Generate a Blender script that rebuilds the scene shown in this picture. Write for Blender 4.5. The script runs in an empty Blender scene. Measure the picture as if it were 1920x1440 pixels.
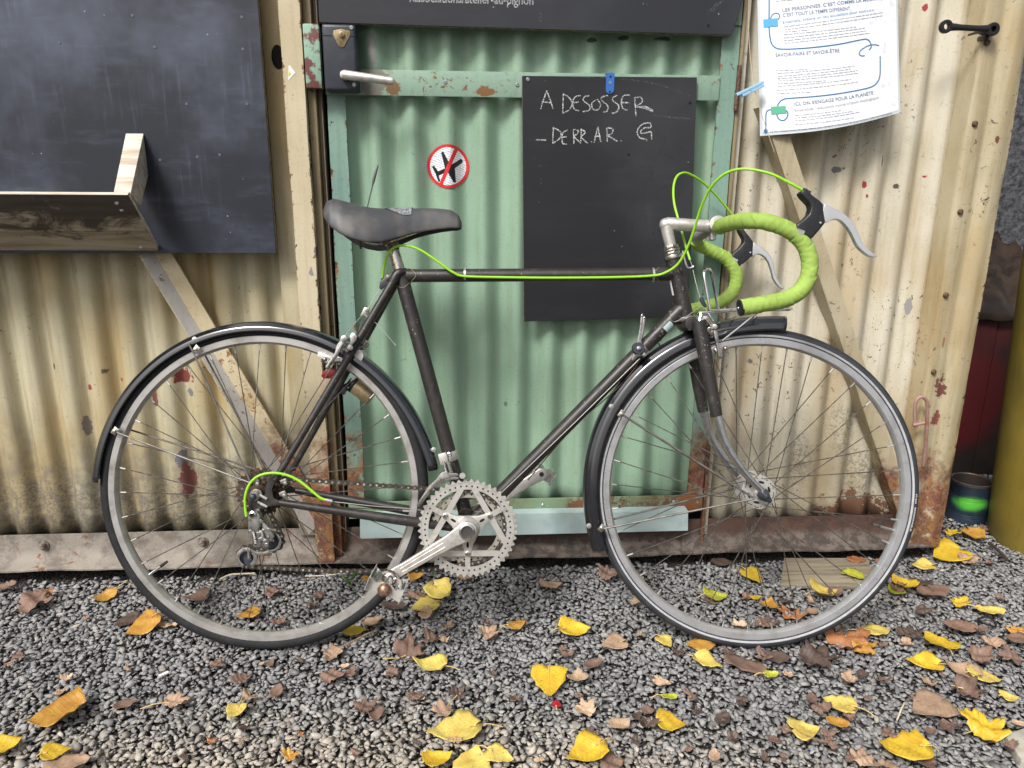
import bpy, bmesh, math, random
import numpy as np
from mathutils import Vector, Matrix

random.seed(7); rng = np.random.default_rng(7)
SC = bpy.context.scene
COL = SC.collection
V = Vector
PI = math.pi

# ------------------------------------------------------------------ camera
# phone main lens, about 26 mm equivalent, held at 0.95 m and tipped down 15 degrees
F_PX, PITCH, ROLL, YAW = 1386.0, 0.2657, 0.0076, -0.0701
CAM = np.array([0.0, -1.69, 0.951])
_fw = np.array([-math.sin(YAW)*math.cos(PITCH), math.cos(YAW)*math.cos(PITCH), -math.sin(PITCH)])
_r0 = np.array([math.cos(YAW), math.sin(YAW), 0.0]); _u0 = np.cross(_r0, _fw)
_rt = math.cos(ROLL)*_r0 + math.sin(ROLL)*_u0
_up = -math.sin(ROLL)*_r0 + math.cos(ROLL)*_u0
cd = bpy.data.cameras.new('camera'); cam = bpy.data.objects.new('camera', cd); COL.objects.link(cam)
cd.sensor_width = 36.0; cd.lens = 36.0*F_PX/1920.0; cd.clip_start = 0.02; cd.clip_end = 400.0
cam.matrix_world = Matrix((( _rt[0], _up[0], -_fw[0], CAM[0]), (_rt[1], _up[1], -_fw[1], CAM[1]),
                           (_rt[2], _up[2], -_fw[2], CAM[2]), (0, 0, 0, 1)))
SC.camera = cam
SC.cycles.max_bounces = 5; SC.cycles.diffuse_bounces = 3; SC.cycles.glossy_bounces = 3; SC.cycles.transparent_max_bounces = 6
SC.render.resolution_x, SC.render.resolution_y = 1024, 768

# ------------------------------------------------------------------ sky, sun, exposure
SUN_EL, SUN_AZ = math.radians(48), math.radians(-36)     # azimuth measured from the wall's outward normal towards the right
wd = bpy.data.worlds.new('World'); SC.world = wd; wd.use_nodes = True
wt = wd.node_tree; wt.nodes.clear()
wo = wt.nodes.new('ShaderNodeOutputWorld'); bg = wt.nodes.new('ShaderNodeBackground')
sk = wt.nodes.new('ShaderNodeTexSky'); sk.sky_type = 'NISHITA'; sk.sun_disc = False
sk.sun_elevation = SUN_EL; sk.sun_rotation = math.radians(180) - SUN_AZ
sk.air_density = 1.0; sk.dust_density = 6.0; sk.ozone_density = 1.0
hs = wt.nodes.new('ShaderNodeHueSaturation'); hs.inputs['Saturation'].default_value = 0.45
wt.links.new(sk.outputs[0], hs.inputs['Color']); wt.links.new(hs.outputs[0], bg.inputs['Color'])
bg.inputs['Strength'].default_value = 0.06
wt.links.new(bg.outputs[0], wo.inputs[0])
sd = bpy.data.lights.new('sun', 'SUN'); sd.energy = 1.5; sd.angle = math.radians(15); sd.color = (1.0, 0.978, 0.945)
so = bpy.data.objects.new('sun', sd); COL.objects.link(so)
_sdir = V((math.sin(SUN_AZ)*math.cos(SUN_EL), -math.cos(SUN_AZ)*math.cos(SUN_EL), math.sin(SUN_EL)))
so.rotation_euler = _sdir.to_track_quat('Z', 'Y').to_euler(); so.location = (2, -3, 4)
vs = SC.view_settings
vs.view_transform = 'Standard'; vs.look = 'None'; vs.exposure = 1.13; vs.gamma = 1.0; vs.use_curve_mapping = False

# ------------------------------------------------------------------ measuring: photo pixel -> point on a real plane
def _ray(px, py):
    return _fw + _rt*(px-960.0)/F_PX - _up*(py-720.0)/F_PX
def W(px, py, y=0.0):
    d = _ray(px, py); t = (y-CAM[1])/d[1]; p = CAM+t*d; return V(p)
def G(px, py, z=0.0):
    d = _ray(px, py); t = (z-CAM[2])/d[2]; p = CAM+t*d; return V(p)
# the bicycle stands in its own plane: heading 3 degrees off the wall, leaning 12 degrees towards it
B_HEAD, B_LEAN = -0.0528, 0.2113
_hd = np.array([math.cos(B_HEAD), math.sin(B_HEAD), 0]); _sd = np.array([-math.sin(B_HEAD), math.cos(B_HEAD), 0]); _z = np.array([0, 0, 1.0])
_bu = math.cos(B_LEAN)*_z + math.sin(B_LEAN)*_sd; _bn = math.cos(B_LEAN)*_sd - math.sin(B_LEAN)*_z
B_ORG = np.array([-0.4138, -0.3041, 0.0])
def B(px, py, w=0.0):
    d = _ray(px, py); t = ((B_ORG+_bn*w-CAM)@_bn)/(d@_bn); p = CAM+t*d-B_ORG
    return V((p@_hd, w, p@_bu))

# ------------------------------------------------------------------ node helpers
class NT:
    def __init__(s, name):
        s.mat = bpy.data.materials.new(name); s.mat.use_nodes = True
        s.t = s.mat.node_tree; s.t.nodes.clear()
        s.out = s.t.nodes.new('ShaderNodeOutputMaterial'); s.p = s.t.nodes.new('ShaderNodeBsdfPrincipled')
        s.t.links.new(s.p.outputs[0], s.out.inputs[0])
    def n(s, typ, **kw):
        nd = s.t.nodes.new(typ)
        for k, v in kw.items(): setattr(nd, k, v)
        return nd
    def put(s, sock, v):
        if v is None: return
        if hasattr(v, 'is_output'): s.t.links.new(v, sock)
        else:
            if isinstance(v, (tuple, list)) and len(v) == 3 and len(sock.default_value) == 4: v = (*v, 1)
            sock.default_value = v
    def geo(s): return s.n('ShaderNodeNewGeometry').outputs['Position']
    def obj(s): return s.n('ShaderNodeTexCoord').outputs['Object']
    def sep(s, v):
        nd = s.n('ShaderNodeSeparateXYZ'); s.put(nd.inputs[0], v); return nd.outputs
    def comb(s, x, y, z):
        nd = s.n('ShaderNodeCombineXYZ')
        for i, q in enumerate((x, y, z)): s.put(nd.inputs[i], q)
        return nd.outputs[0]
    def m(s, op, a, b=None, c=None, clamp=False):
        nd = s.n('ShaderNodeMath', operation=op, use_clamp=clamp)
        s.put(nd.inputs[0], a); s.put(nd.inputs[1], b); s.put(nd.inputs[2], c); return nd.outputs[0]
    def vm(s, op, a, b):
        nd = s.n('ShaderNodeVectorMath', operation=op); s.put(nd.inputs[0], a); s.put(nd.inputs[1], b)
        return nd.outputs[1] if op in ('DISTANCE', 'LENGTH') else nd.outputs[0]
    def noise(s, vec, scale, detail=3.0, rough=0.55, dist=0.0):
        nd = s.n('ShaderNodeTexNoise'); s.put(nd.inputs['Vector'], vec); nd.inputs['Scale'].default_value = scale
        nd.inputs['Detail'].default_value = detail; nd.inputs['Roughness'].default_value = rough; nd.inputs['Distortion'].default_value = dist
        return nd.outputs['Fac']
    def voro(s, vec, scale, feat='F1', out='Distance'):
        nd = s.n('ShaderNodeTexVoronoi', feature=feat); s.put(nd.inputs['Vector'], vec); nd.inputs['Scale'].default_value = scale
        return nd.outputs[out]
    def step(s, v, lo, hi):
        nd = s.n('ShaderNodeMapRange', interpolation_type='SMOOTHSTEP'); s.put(nd.inputs[0], v)
        nd.inputs[1].default_value = lo; nd.inputs[2].default_value = hi
        return nd.outputs[0]
    def mix(s, f, a, b):
        nd = s.n('ShaderNodeMix', data_type='RGBA'); s.put(nd.inputs[0], f); s.put(nd.inputs[6], a); s.put(nd.inputs[7], b); return nd.outputs[2]
    def mul(s, f, a, b):
        nd = s.n('ShaderNodeMix', data_type='RGBA', blend_type='MULTIPLY'); s.put(nd.inputs[0], f); s.put(nd.inputs[6], a); s.put(nd.inputs[7], b); return nd.outputs[2]
    def bump(s, h, strength=0.3, dist=0.002):
        nd = s.n('ShaderNodeBump'); nd.inputs['Strength'].default_value = strength; nd.inputs['Distance'].default_value = dist
        s.put(nd.inputs['Height'], h); s.t.links.new(nd.outputs[0], s.p.inputs['Normal'])
    def done(s, col, rough=0.5, metal=0.0, spec=None):
        s.put(s.p.inputs['Base Color'], col); s.put(s.p.inputs['Roughness'], rough); s.put(s.p.inputs['Metallic'], metal)
        if spec is not None: s.put(s.p.inputs['Specular IOR Level'], spec)
        return s.mat

def srgb(r, g, b):
    f = lambda c: (c/255/12.92) if c/255 <= 0.04045 else ((c/255+0.055)/1.055)**2.4
    return (f(r), f(g), f(b))

def simple(name, col, rough=0.5, metal=0.0, col2=None, nscale=60, namt=(0.4, 0.65), bump=0.0, bscale=300, bdist=0.001, world=False, spec=None):
    n = NT(name); v = n.geo() if world else n.obj()
    c = col
    if col2: c = n.mix(n.step(n.noise(v, nscale, 4, 0.6), *namt), col, col2)
    r = n.m('ADD', n.m('MULTIPLY', n.noise(v, nscale*0.7, 3), 0.18), rough-0.09)
    if bump: n.bump(n.noise(v, bscale, 3), bump, bdist)
    return n.done(c, r, metal, spec)

RUST = srgb(104, 74, 56); RUST_D = srgb(68, 50, 42); RUST_O = srgb(142, 102, 66); PRIMER = srgb(118, 70, 62)

def paint(name, base, shade, rough=0.5, streak=0.5, chips=0.60, chipcol=RUST_D, grime=None, rustz=None, patches=(), edges=(), bump=0.25, stain=None, speck=()):
    """Old paint on steel: tone drift, vertical run marks, chips, grime and rust patches with shapes of their own."""
    n = NT(name); P = n.geo(); x, y, z = n.sep(P)
    c = n.mix(n.step(n.noise(P, 3.5, 4, 0.6), 0.35, 0.7), base, shade)
    sv = n.comb(n.m('MULTIPLY', x, 55), n.m('MULTIPLY', y, 20), n.m('MULTIPLY', z, 3.2))
    c = n.mul(n.m('MULTIPLY', n.step(n.noise(sv, 1.0, 4, 0.65), 0.45, 0.75), streak), c, srgb(205, 190, 165))
    fine = n.noise(P, 160, 3, 0.7)
    c = n.mul(n.m('MULTIPLY', n.step(fine, 0.52, 0.75), 0.35), c, srgb(190, 180, 168))
    nz = n.noise(P, 38, 3, 0.65); nb = n.noise(P, 9, 3, 0.6)
    if stain:   # yellow-brown run-off stain
        col, amt = stain
        st = n.noise(n.comb(n.m('MULTIPLY', x, 9), 0.0, n.m('MULTIPLY', z, 2.2)), 1.0, 3, 0.5)
        c = n.mix(n.m('MULTIPLY', n.step(st, 0.42, 0.68), amt), c, col)
    if grime:
        gcol, z0, z1, amt = grime
        gm = n.step(n.m('ADD', n.m('SUBTRACT', z1, z), n.m('MULTIPLY', n.m('SUBTRACT', nb, 0.5), 0.55)), 0.0, z1-z0)
        gm = n.m('MULTIPLY', gm, n.m('ADD', n.m('MULTIPLY', n.step(nz, 0.3, 0.62), 0.7), 0.3))
        c = n.mix(n.m('MULTIPLY', gm, amt), c, gcol)
    rmask = None
    def blend(mask, col):
        nonlocal c, rmask
        c = n.mix(mask, c, col); rmask = mask if rmask is None else n.m('MAXIMUM', rmask, mask)
    if rustz:
        z0, z1 = rustz
        rm = n.step(n.m('ADD', n.m('SUBTRACT', z1, z), n.m('MULTIPLY', n.m('SUBTRACT', n.noise(P, 14, 4, 0.7), 0.5), 0.5)), 0.0, (z1-z0)*0.5)
        rc = n.mix(n.step(nz, 0.4, 0.62), n.mix(n.step(nb, 0.4, 0.6), RUST, PRIMER), RUST_O)
        rc = n.mix(n.step(fine, 0.5, 0.68), rc, RUST_D)
        blend(n.m('MULTIPLY', rm, n.step(n.noise(P, 26, 4, 0.7), 0.30, 0.48)), rc)
    if chips is not None:
        cm = n.step(n.noise(P, 70, 5, 0.75, 0.6), chips, chips+0.02)
        cm = n.m('MULTIPLY', cm, n.step(n.noise(P, 6, 2), 0.42, 0.58))
        blend(cm, chipcol)
    if edges:
        em = None
        for e in edges:
            d = n.m('ABSOLUTE', n.m('SUBTRACT', x, e))
            em = d if em is None else n.m('MINIMUM', em, d)
        k = n.m('SUBTRACT', n.m('MULTIPLY', n.step(n.noise(P, 45, 5, 0.8), 0.5, 0.78), 0.012), em)
        blend(n.step(k, -0.0005, 0.0012), n.mix(n.step(nz, 0.4, 0.6), RUST_D, RUST_O))
    pn = n.m('ADD', n.m('MULTIPLY', n.m('SUBTRACT', n.noise(P, 55, 4, .75), .5), 2.4), n.m('MULTIPLY', n.m('SUBTRACT', n.noise(P, 17, 2), .5), 2.2)) if patches else None
    for (pt, rad, sx, col) in patches:
        dv = n.vm('SUBTRACT', P, tuple(pt)); dx, dy, dz = n.sep(dv)
        d = n.vm('LENGTH', n.comb(n.m('MULTIPLY', dx, sx), 0.0, dz), None)
        d = n.m('MULTIPLY_ADD', pn, rad, d)
        blend(n.step(n.m('SUBTRACT', rad, d), -0.0008, 0.0012), col)
    for (pt, rad, sx) in speck:
        dv = n.vm('SUBTRACT', P, tuple(pt)); dx, dy, dz = n.sep(dv); d = n.vm('LENGTH', n.comb(n.m('MULTIPLY', dx, sx), 0.0, dz), None)
        k = n.m('MULTIPLY', n.step(n.m('ADD', d, n.m('MULTIPLY', n.m('SUBTRACT', nb, .5), rad)), rad, rad*.3), n.step(n.m('ADD', n.m('MULTIPLY', fine, .7), n.m('MULTIPLY', nz, .3)), .47, .56))
        c = n.mix(n.m('MULTIPLY', k, .55), c, srgb(92, 86, 78))
    if rmask is None: rmask = 0.0
    h = n.m('SUBTRACT', n.m('ADD', n.m('MULTIPLY', fine, 0.25), n.m('MULTIPLY', nz, 0.2)), n.m('MULTIPLY', rmask, 0.55))
    n.bump(h, bump, 0.0016)
    r = n.m('ADD', n.m('MULTIPLY', rmask, 0.35), n.m('ADD', rough-0.08, n.m('MULTIPLY', nb, 0.16)), clamp=True)
    return n.done(c, r, 0.0)

# ------------------------------------------------------------------ mesh builder
class MB:
    def __init__(s): s.v = []; s.f = []; s.mi = []
    def add(s, vs, fs, mi=0):
        o = len(s.v); s.v += [tuple(q) for q in vs]
        for k, f in enumerate(fs):
            s.f.append([i+o for i in f]); s.mi.append(mi if isinstance(mi, int) else mi[k])
        return s
    def box(s, lo, hi, mi=0):
        x0, y0, z0 = lo; x1, y1, z1 = hi
        return s.add([(x0,y0,z0),(x1,y0,z0),(x1,y1,z0),(x0,y1,z0),(x0,y0,z1),(x1,y0,z1),(x1,y1,z1),(x0,y1,z1)],
                     [(0,3,2,1),(4,5,6,7),(0,1,5,4),(1,2,6,5),(2,3,7,6),(3,0,4,7)], mi)
    def obox(s, c, ex, ey, ez, sx, sy, sz, mi=0):
        c = V(c); ex, ey, ez = V(ex).normalized()*sx/2, V(ey).normalized()*sy/2, V(ez).normalized()*sz/2
        vs = [c+a*ex+b*ey+d*ez for d in (-1,1) for b in (-1,1) for a in (-1,1)]
        return s.add(vs, [(0,2,3,1),(4,5,7,6),(0,1,5,4),(1,3,7,5),(3,2,6,7),(2,0,4,6)], mi)
    def tube(s, pts, r, seg=12, mi=0, closed=False, cap=True, flat=1.0, ref=None):
        pts = [V(p) for p in pts]; n = len(pts)
        rs = r if isinstance(r, (list, tuple)) else [r]*n
        tg = []
        for i in range(n):
            a = pts[(i-1) % n] if (closed or i > 0) else pts[i]; b = pts[(i+1) % n] if (closed or i < n-1) else pts[i]
            tg.append((b-a).normalized())
        up = V(ref) if ref else (V((0,0,1)) if abs(tg[0].z) < 0.9 else V((1,0,0)))
        nx = (up - tg[0]*up.dot(tg[0])).normalized(); vs = []
        for i in range(n):
            nx = (nx - tg[i]*nx.dot(tg[i])).normalized(); ny = tg[i].cross(nx)
            for k in range(seg):
                a = 2*PI*k/seg; vs.append(pts[i] + nx*math.cos(a)*rs[i] + ny*math.sin(a)*rs[i]*flat)
        fs = []
        for i in range(n if closed else n-1):
            j = (i+1) % n
            for k in range(seg):
                l = (k+1) % seg; fs.append((i*seg+k, i*seg+l, j*seg+l, j*seg+k))
        if cap and not closed: fs += [tuple(range(seg))[::-1], tuple(range((n-1)*seg, n*seg))]
        return s.add(vs, fs, mi)
    def lathe(s, prof, org=(0,0,0), ax=(0,1,0), seg=32, mi=0, closed=False):
        """prof: (radius, height along ax); mi may be a list with one entry per profile segment."""
        o = V(org); a = V(ax).normalized(); e1 = (V((1,0,0)) if abs(a.x) < 0.9 else V((0,0,1)))
        e1 = (e1-a*e1.dot(a)).normalized(); e2 = a.cross(e1); n = len(prof); vs = []
        for (r, h) in prof:
            for k in range(seg):
                t = 2*PI*k/seg; vs.append(o+a*h+(e1*math.cos(t)+e2*math.sin(t))*max(r, 1e-5))
        fs, ms = [], []
        for i in range(n if closed else n-1):
            j = (i+1) % n
            for k in range(seg):
                l = (k+1) % seg; fs.append((i*seg+k, i*seg+l, j*seg+l, j*seg+k)); ms.append(mi if isinstance(mi, int) else mi[i])
        return s.add(vs, fs, ms)
    def prism(s, pts, d, mi=0):
        """pts: planar 3-D outline; d: extrusion vector."""
        pts = [V(p) for p in pts]; d = V(d); n = len(pts)
        fs = [tuple(range(n))[::-1], tuple(range(n, 2*n))] + [(i, (i+1) % n, n+(i+1) % n, n+i) for i in range(n)]
        return s.add(pts+[p+d for p in pts], fs, mi)
    def ball(s, c, r, mi=0, seg=14, ring=8, sc=(1,1,1)):
        c = V(c); vs = []
        for i in range(ring+1):
            t = PI*i/ring
            for k in range(seg):
                a = 2*PI*k/seg; vs.append(c+V((r*sc[0]*math.sin(t)*math.cos(a), r*sc[1]*math.sin(t)*math.sin(a), r*sc[2]*math.cos(t))))
        fs = [(i*seg+k, (i+1)*seg+k, (i+1)*seg+(k+1) % seg, i*seg+(k+1) % seg) for i in range(ring) for k in range(seg)]
        return s.add(vs, fs, mi)
    def mesh(s, name, mats, bevel=0.0, angle=38, bseg=2, flat=False):
        me = bpy.data.meshes.new(name); me.from_pydata(s.v, [], s.f)
        mats = mats if isinstance(mats, (list, tuple)) else [mats]
        for m_ in mats: me.materials.append(m_)
        me.polygons.foreach_set('material_index', s.mi)
        bm = bmesh.new(); bm.from_mesh(me)
        bmesh.ops.recalc_face_normals(bm, faces=bm.faces)
        if bevel:
            ed = [e for e in bm.edges if len(e.link_faces) == 2 and e.calc_face_angle(0) > math.radians(30)]
            bmesh.ops.bevel(bm, geom=ed, offset=bevel, segments=bseg, profile=0.6, affect='EDGES', clamp_overlap=True)
        bm.to_mesh(me); bm.free()
        if not flat:
            me.polygons.foreach_set('use_smooth', [True]*len(me.polygons)); me.set_sharp_from_angle(angle=math.radians(angle))
        me.update(); return me
    def build(s, name, mats, parent=None, loc=None, rot=None, **kw):
        return link(name, s.mesh(name, mats, **kw), parent, loc, rot)

def link(name, me, parent=None, loc=None, rot=None):
    o = bpy.data.objects.new(name, me); COL.objects.link(o)
    if parent: o.parent = parent
    if loc is not None: o.location = loc
    if rot is not None: o.rotation_euler = rot
    return o
def tag(o, label, cat, group=None):
    o['label'] = label; o['category'] = cat
    if group: o['group'] = group
    return o
def empty(name, loc, label, cat, group=None):
    o = bpy.data.objects.new(name, None); COL.objects.link(o); o.location = loc; o.empty_display_size = 0.05
    return tag(o, label, cat, group)
def smooth_path(pts, n=8):
    """Catmull-Rom through the points."""
    pts = [V(p) for p in pts]; out = []
    for i in range(len(pts)-1):
        p0 = pts[max(i-1, 0)]; p1 = pts[i]; p2 = pts[i+1]; p3 = pts[min(i+2, len(pts)-1)]
        for k in range(n):
            t = k/n
            out.append(0.5*((2*p1)+(p2-p0)*t+(2*p0-5*p1+4*p2-p3)*t*t+(3*p1-p0-3*p2+p3)*t*t*t))
    out.append(pts[-1]); return out
def text_verts(body, offset=0.0):
    """Flat outline of a line of text: vertices, faces and width at size 1."""
    cu = bpy.data.curves.new('t', 'FONT'); cu.body = body; cu.size = 1.0; cu.offset = offset; cu.resolution_u = 3
    ob = bpy.data.objects.new('t', cu); me = bpy.data.meshes.new_from_object(ob)
    vs = [tuple(v.co) for v in me.vertices]; fs = [tuple(p.vertices) for p in me.polygons]
    bpy.data.objects.remove(ob); bpy.data.meshes.remove(me); bpy.data.curves.remove(cu)
    w = max(v[0] for v in vs) if vs else 1.0
    return vs, fs, w

# ------------------------------------------------------------------ materials of the place
CREAM = srgb(192, 185, 158); CREAM2 = srgb(176, 167, 137)
LEFT_PATCH = [(W(340, 705, .066), .026, 1.0, srgb(122, 60, 54)), (W(354, 738, .066), .011, 1.0, srgb(118, 116, 118)),
              (W(342, 862, .066), .030, 2.2, srgb(110, 110, 116)), (W(350, 900, .066), .040, 2.6, srgb(118, 68, 62)),
              (W(162, 730, .066), .007, 1.0, srgb(140, 60, 55)), (W(222, 716, .066), .005, 1.2, srgb(140, 60, 55)),
              (W(196, 696, .066), .006, .8, srgb(95, 78, 72)), (W(158, 800, .066), .022, 3.2, srgb(112, 106, 102)),
              (W(285, 748, .066), .018, 3.0, srgb(118, 72, 66)), (W(96, 690, .066), .007, 1.6, srgb(98, 84, 72))]
RIGHT_PATCH = [(W(1624, 346, .066), .007, 2.0, srgb(150, 50, 50)), (W(1626, 368, .066), .004, 2.0, srgb(146, 56, 54)),
               (W(1738, 331, .066), .005, .8, srgb(150, 52, 52)), (W(1735, 14, .066), .008, 2.0, srgb(150, 50, 50)),
               (W(1682, 350, .066), .008, 1.0, srgb(84, 66, 64)), (W(1570, 318, .066), .006, .8, srgb(110, 108, 114)),
               (W(1706, 570, .066), .022, 3.6, srgb(140, 138, 136)), (W(1411, 680, .066), .005, 1, srgb(110, 108, 104)),
               (W(1653, 300, .066), .013, 7.0, srgb(92, 78, 70)), (W(1600, 965, .066), .05, .5, srgb(116, 84, 64))]
m_left = paint('cream_paint_left', CREAM, CREAM2, 0.45, 0.6, 0.645, srgb(96, 78, 64), grime=(srgb(122, 117, 107), 0.10, 0.48, 0.85), stain=(srgb(172, 146, 94), 0.6), patches=LEFT_PATCH, speck=[(W(250, 970, .066), .17, .7), (W(80, 950, .066), .14, .8), (W(420, 920, .066), .13, .8)])
m_right = paint('cream_paint_right', srgb(204, 199, 183), srgb(186, 180, 161), 0.42, 0.55, 0.605, srgb(88, 74, 68), grime=(srgb(140, 130, 110), 0.06, 0.40, 0.65), stain=(srgb(172, 148, 102), 0.5), patches=RIGHT_PATCH, speck=[(W(1500, 860, .066), .10, 2.2), (W(1585, 800, .066), .11, 2.0), (W(1440, 930, .066), .07, 1.5), (W(1620, 880, .066), .10, 1.5)])
m_post = paint('cream_paint_post', srgb(204, 193, 165), srgb(188, 175, 143), 0.5, 0.4, 0.63, srgb(110, 100, 96), rustz=(0.05, 0.42), edges=(-0.366, -0.3225), patches=[(W(583, 510, 0), .010, 1.6, srgb(140, 136, 134)), (W(592, 470, 0), .008, 2.4, srgb(120, 116, 116)), (W(615, 930, 0), .02, 1.2, srgb(150, 70, 62))])
m_jamb = paint('cream_paint_jamb', srgb(150, 136, 104), srgb(120, 106, 82), 0.55, 0.6, 0.62, RUST_D, rustz=(0.05, 0.32))
m_brace = paint('cream_paint_brace', srgb(210, 198, 168), srgb(190, 172, 134), 0.5, 0.4, 0.55, RUST_O, rustz=(0.05, 0.45))
m_flange = paint('whitish_flange', srgb(206, 204, 200), srgb(180, 176, 170), 0.6, 0.3, 0.60, srgb(120, 104, 90))
m_brace_r = paint('cream_paint_brace_right', srgb(188, 178, 152), srgb(164, 151, 122), 0.5, 0.5, 0.61, srgb(92, 76, 66), rustz=(0.05, 0.30))
m_corner = paint('cream_paint_corner', srgb(188, 179, 152), srgb(168, 157, 127), 0.42, 0.7, 0.62, RUST_D, rustz=(0.02, 0.32), edges=(1.2620,), stain=(srgb(170, 140, 90), 0.5),
                 patches=[(W(1762, 730, .01), .030, 2.0, srgb(104, 62, 52)), (W(1770, 640, .01), .014, 4.0, srgb(150, 106, 66)), (W(1755, 790, .01), .022, 1.6, srgb(120, 66, 56)), (W(1866, 262, .01), .008, 2.0, srgb(104, 62, 56))])
GREEN = srgb(144, 172, 150); GREEN2 = srgb(132, 160, 138)
m_door = paint('green_paint_sheet', GREEN, GREEN2, 0.42, 0.35, 0.665, srgb(58, 66, 56), patches=[(W(1108, 75, .045), .0045, .35, srgb(66, 74, 62)), (W(1170, 70, .045), .0045, .35, srgb(66, 74, 62)), (W(1245, 72, .045), .0045, .35, srgb(66, 74, 62)), (W(948, 760, .045), .010, 2.0, srgb(96, 116, 98)), (W(697, 90, .045), .03, 3.0, srgb(150, 150, 146))])
m_stile = paint('green_paint_frame', srgb(130, 160, 146), srgb(116, 148, 140), 0.48, 0.4, 0.635, RUST_D, rustz=(0.10, 0.42), edges=(-0.2455, -0.285, 0.577))
m_rail = paint('green_paint_rail', srgb(136, 164, 146), srgb(128, 156, 140), 0.48, 0.2, 0.57, srgb(120, 86, 58), patches=[(W(700, 158, .03), .035, .8, srgb(120, 118, 108)), (W(735, 165, .03), .018, .8, srgb(120, 92, 62)), (W(910, 172, .03), .010, .4, srgb(128, 92, 58))])
m_rail_low = paint('green_paint_low_rail', srgb(124, 150, 122), srgb(128, 132, 96), 0.55, 0.2, 0.48, RUST, patches=[(W(1100, 950, .03), .02, .3, srgb(112, 76, 54)), (W(1290, 940, .03), .03, 1.0, srgb(130, 84, 52))])
m_galv = simple('galvanised_plate', srgb(186, 204, 203), 0.42, 0.1, srgb(168, 190, 190), 14, (0.4, 0.65), 0.1, 120, 0.0006, True)
m_chip_white = simple('chipped_white_edge', srgb(206, 202, 192), 0.7, 0, srgb(150, 130, 108), 60, (0.5, 0.7), .3, 90, .002, True)
def sill_mat():
    n = NT('sill_grime'); P = n.geo(); x, y, z = n.sep(P)
    base = n.mix(n.step(n.noise(P, 18, 5, 0.7), 0.4, 0.65), srgb(146, 139, 129), srgb(112, 104, 96))
    base = n.mix(n.step(n.noise(P, 22, 5, 0.75, 0.5), 0.60, 0.66), base, srgb(122, 74, 56))
    rust = n.mix(n.step(n.noise(P, 26, 5, 0.7), 0.4, 0.62), srgb(92, 68, 58), srgb(70, 55, 49))
    mud = n.mix(n.step(n.noise(P, 34, 5, 0.7), 0.42, 0.6), srgb(72, 64, 58), srgb(112, 102, 94))
    rx = n.step(n.m('ADD', x, n.m('MULTIPLY', n.m('SUBTRACT', n.noise(P, 7, 3), 0.5), 0.4)), -0.42, -0.22)
    rr = n.step(n.m('ADD', z, n.m('MULTIPLY', n.m('SUBTRACT', n.noise(P, 16, 4), 0.5), 0.05)), 0.045, 0.075)
    c = n.mix(rx, base, n.mix(rr, mud, rust))
    n.bump(n.m('ADD', n.noise(P, 60, 5, 0.7), n.m('MULTIPLY', n.noise(P, 220, 3), 0.4)), 0.7, 0.004)
    return n.done(c, 0.8)
m_sill = sill_mat()
m_dark = simple('dark_void', srgb(16, 15, 14), 0.9)
m_rubber = simple('black_gasket', srgb(18, 18, 18), 0.7)
m_bolt = simple('rusty_bolt', srgb(112, 86, 66), 0.7, 0.2, srgb(78, 56, 46), 120, (.4, .6), .4, 400, .001)
m_bolt_grey = simple('grimy_bolt', srgb(134, 126, 116), 0.7, 0.1, srgb(92, 78, 70), 120, (.4, .6), .4, 400, .001)
m_screw = simple('zinc_screw', srgb(176, 182, 184), 0.35, 0.85)
m_steel = simple('bright_steel', srgb(205, 206, 206), 0.30, 0.75, srgb(170, 168, 162), 90, (.45, .7))
m_alu = simple('satin_aluminium', srgb(206, 203, 197), 0.36, 0.62, srgb(182, 178, 170), 70, (.45, .72), .08, 500, .0004)
m_brass = simple('worn_brass_plate', srgb(150, 134, 102), 0.45, 0.5, srgb(122, 106, 78), 80, (.4, .65))
m_lockcase = simple('black_lock_case', srgb(46, 50, 58), 0.42, 0, srgb(64, 68, 78), 22, (.45, .75), .12, 500, .0004)
m_black = simple('black_plastic', srgb(26, 27, 29), 0.38, 0, srgb(40, 41, 44), 60, (.4, .7))
m_flake = simple('flaked_green_red', srgb(140, 172, 152), 0.6, 0, srgb(106, 62, 58), 26, (.46, .54), .4, 80, .002, True)
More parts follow.
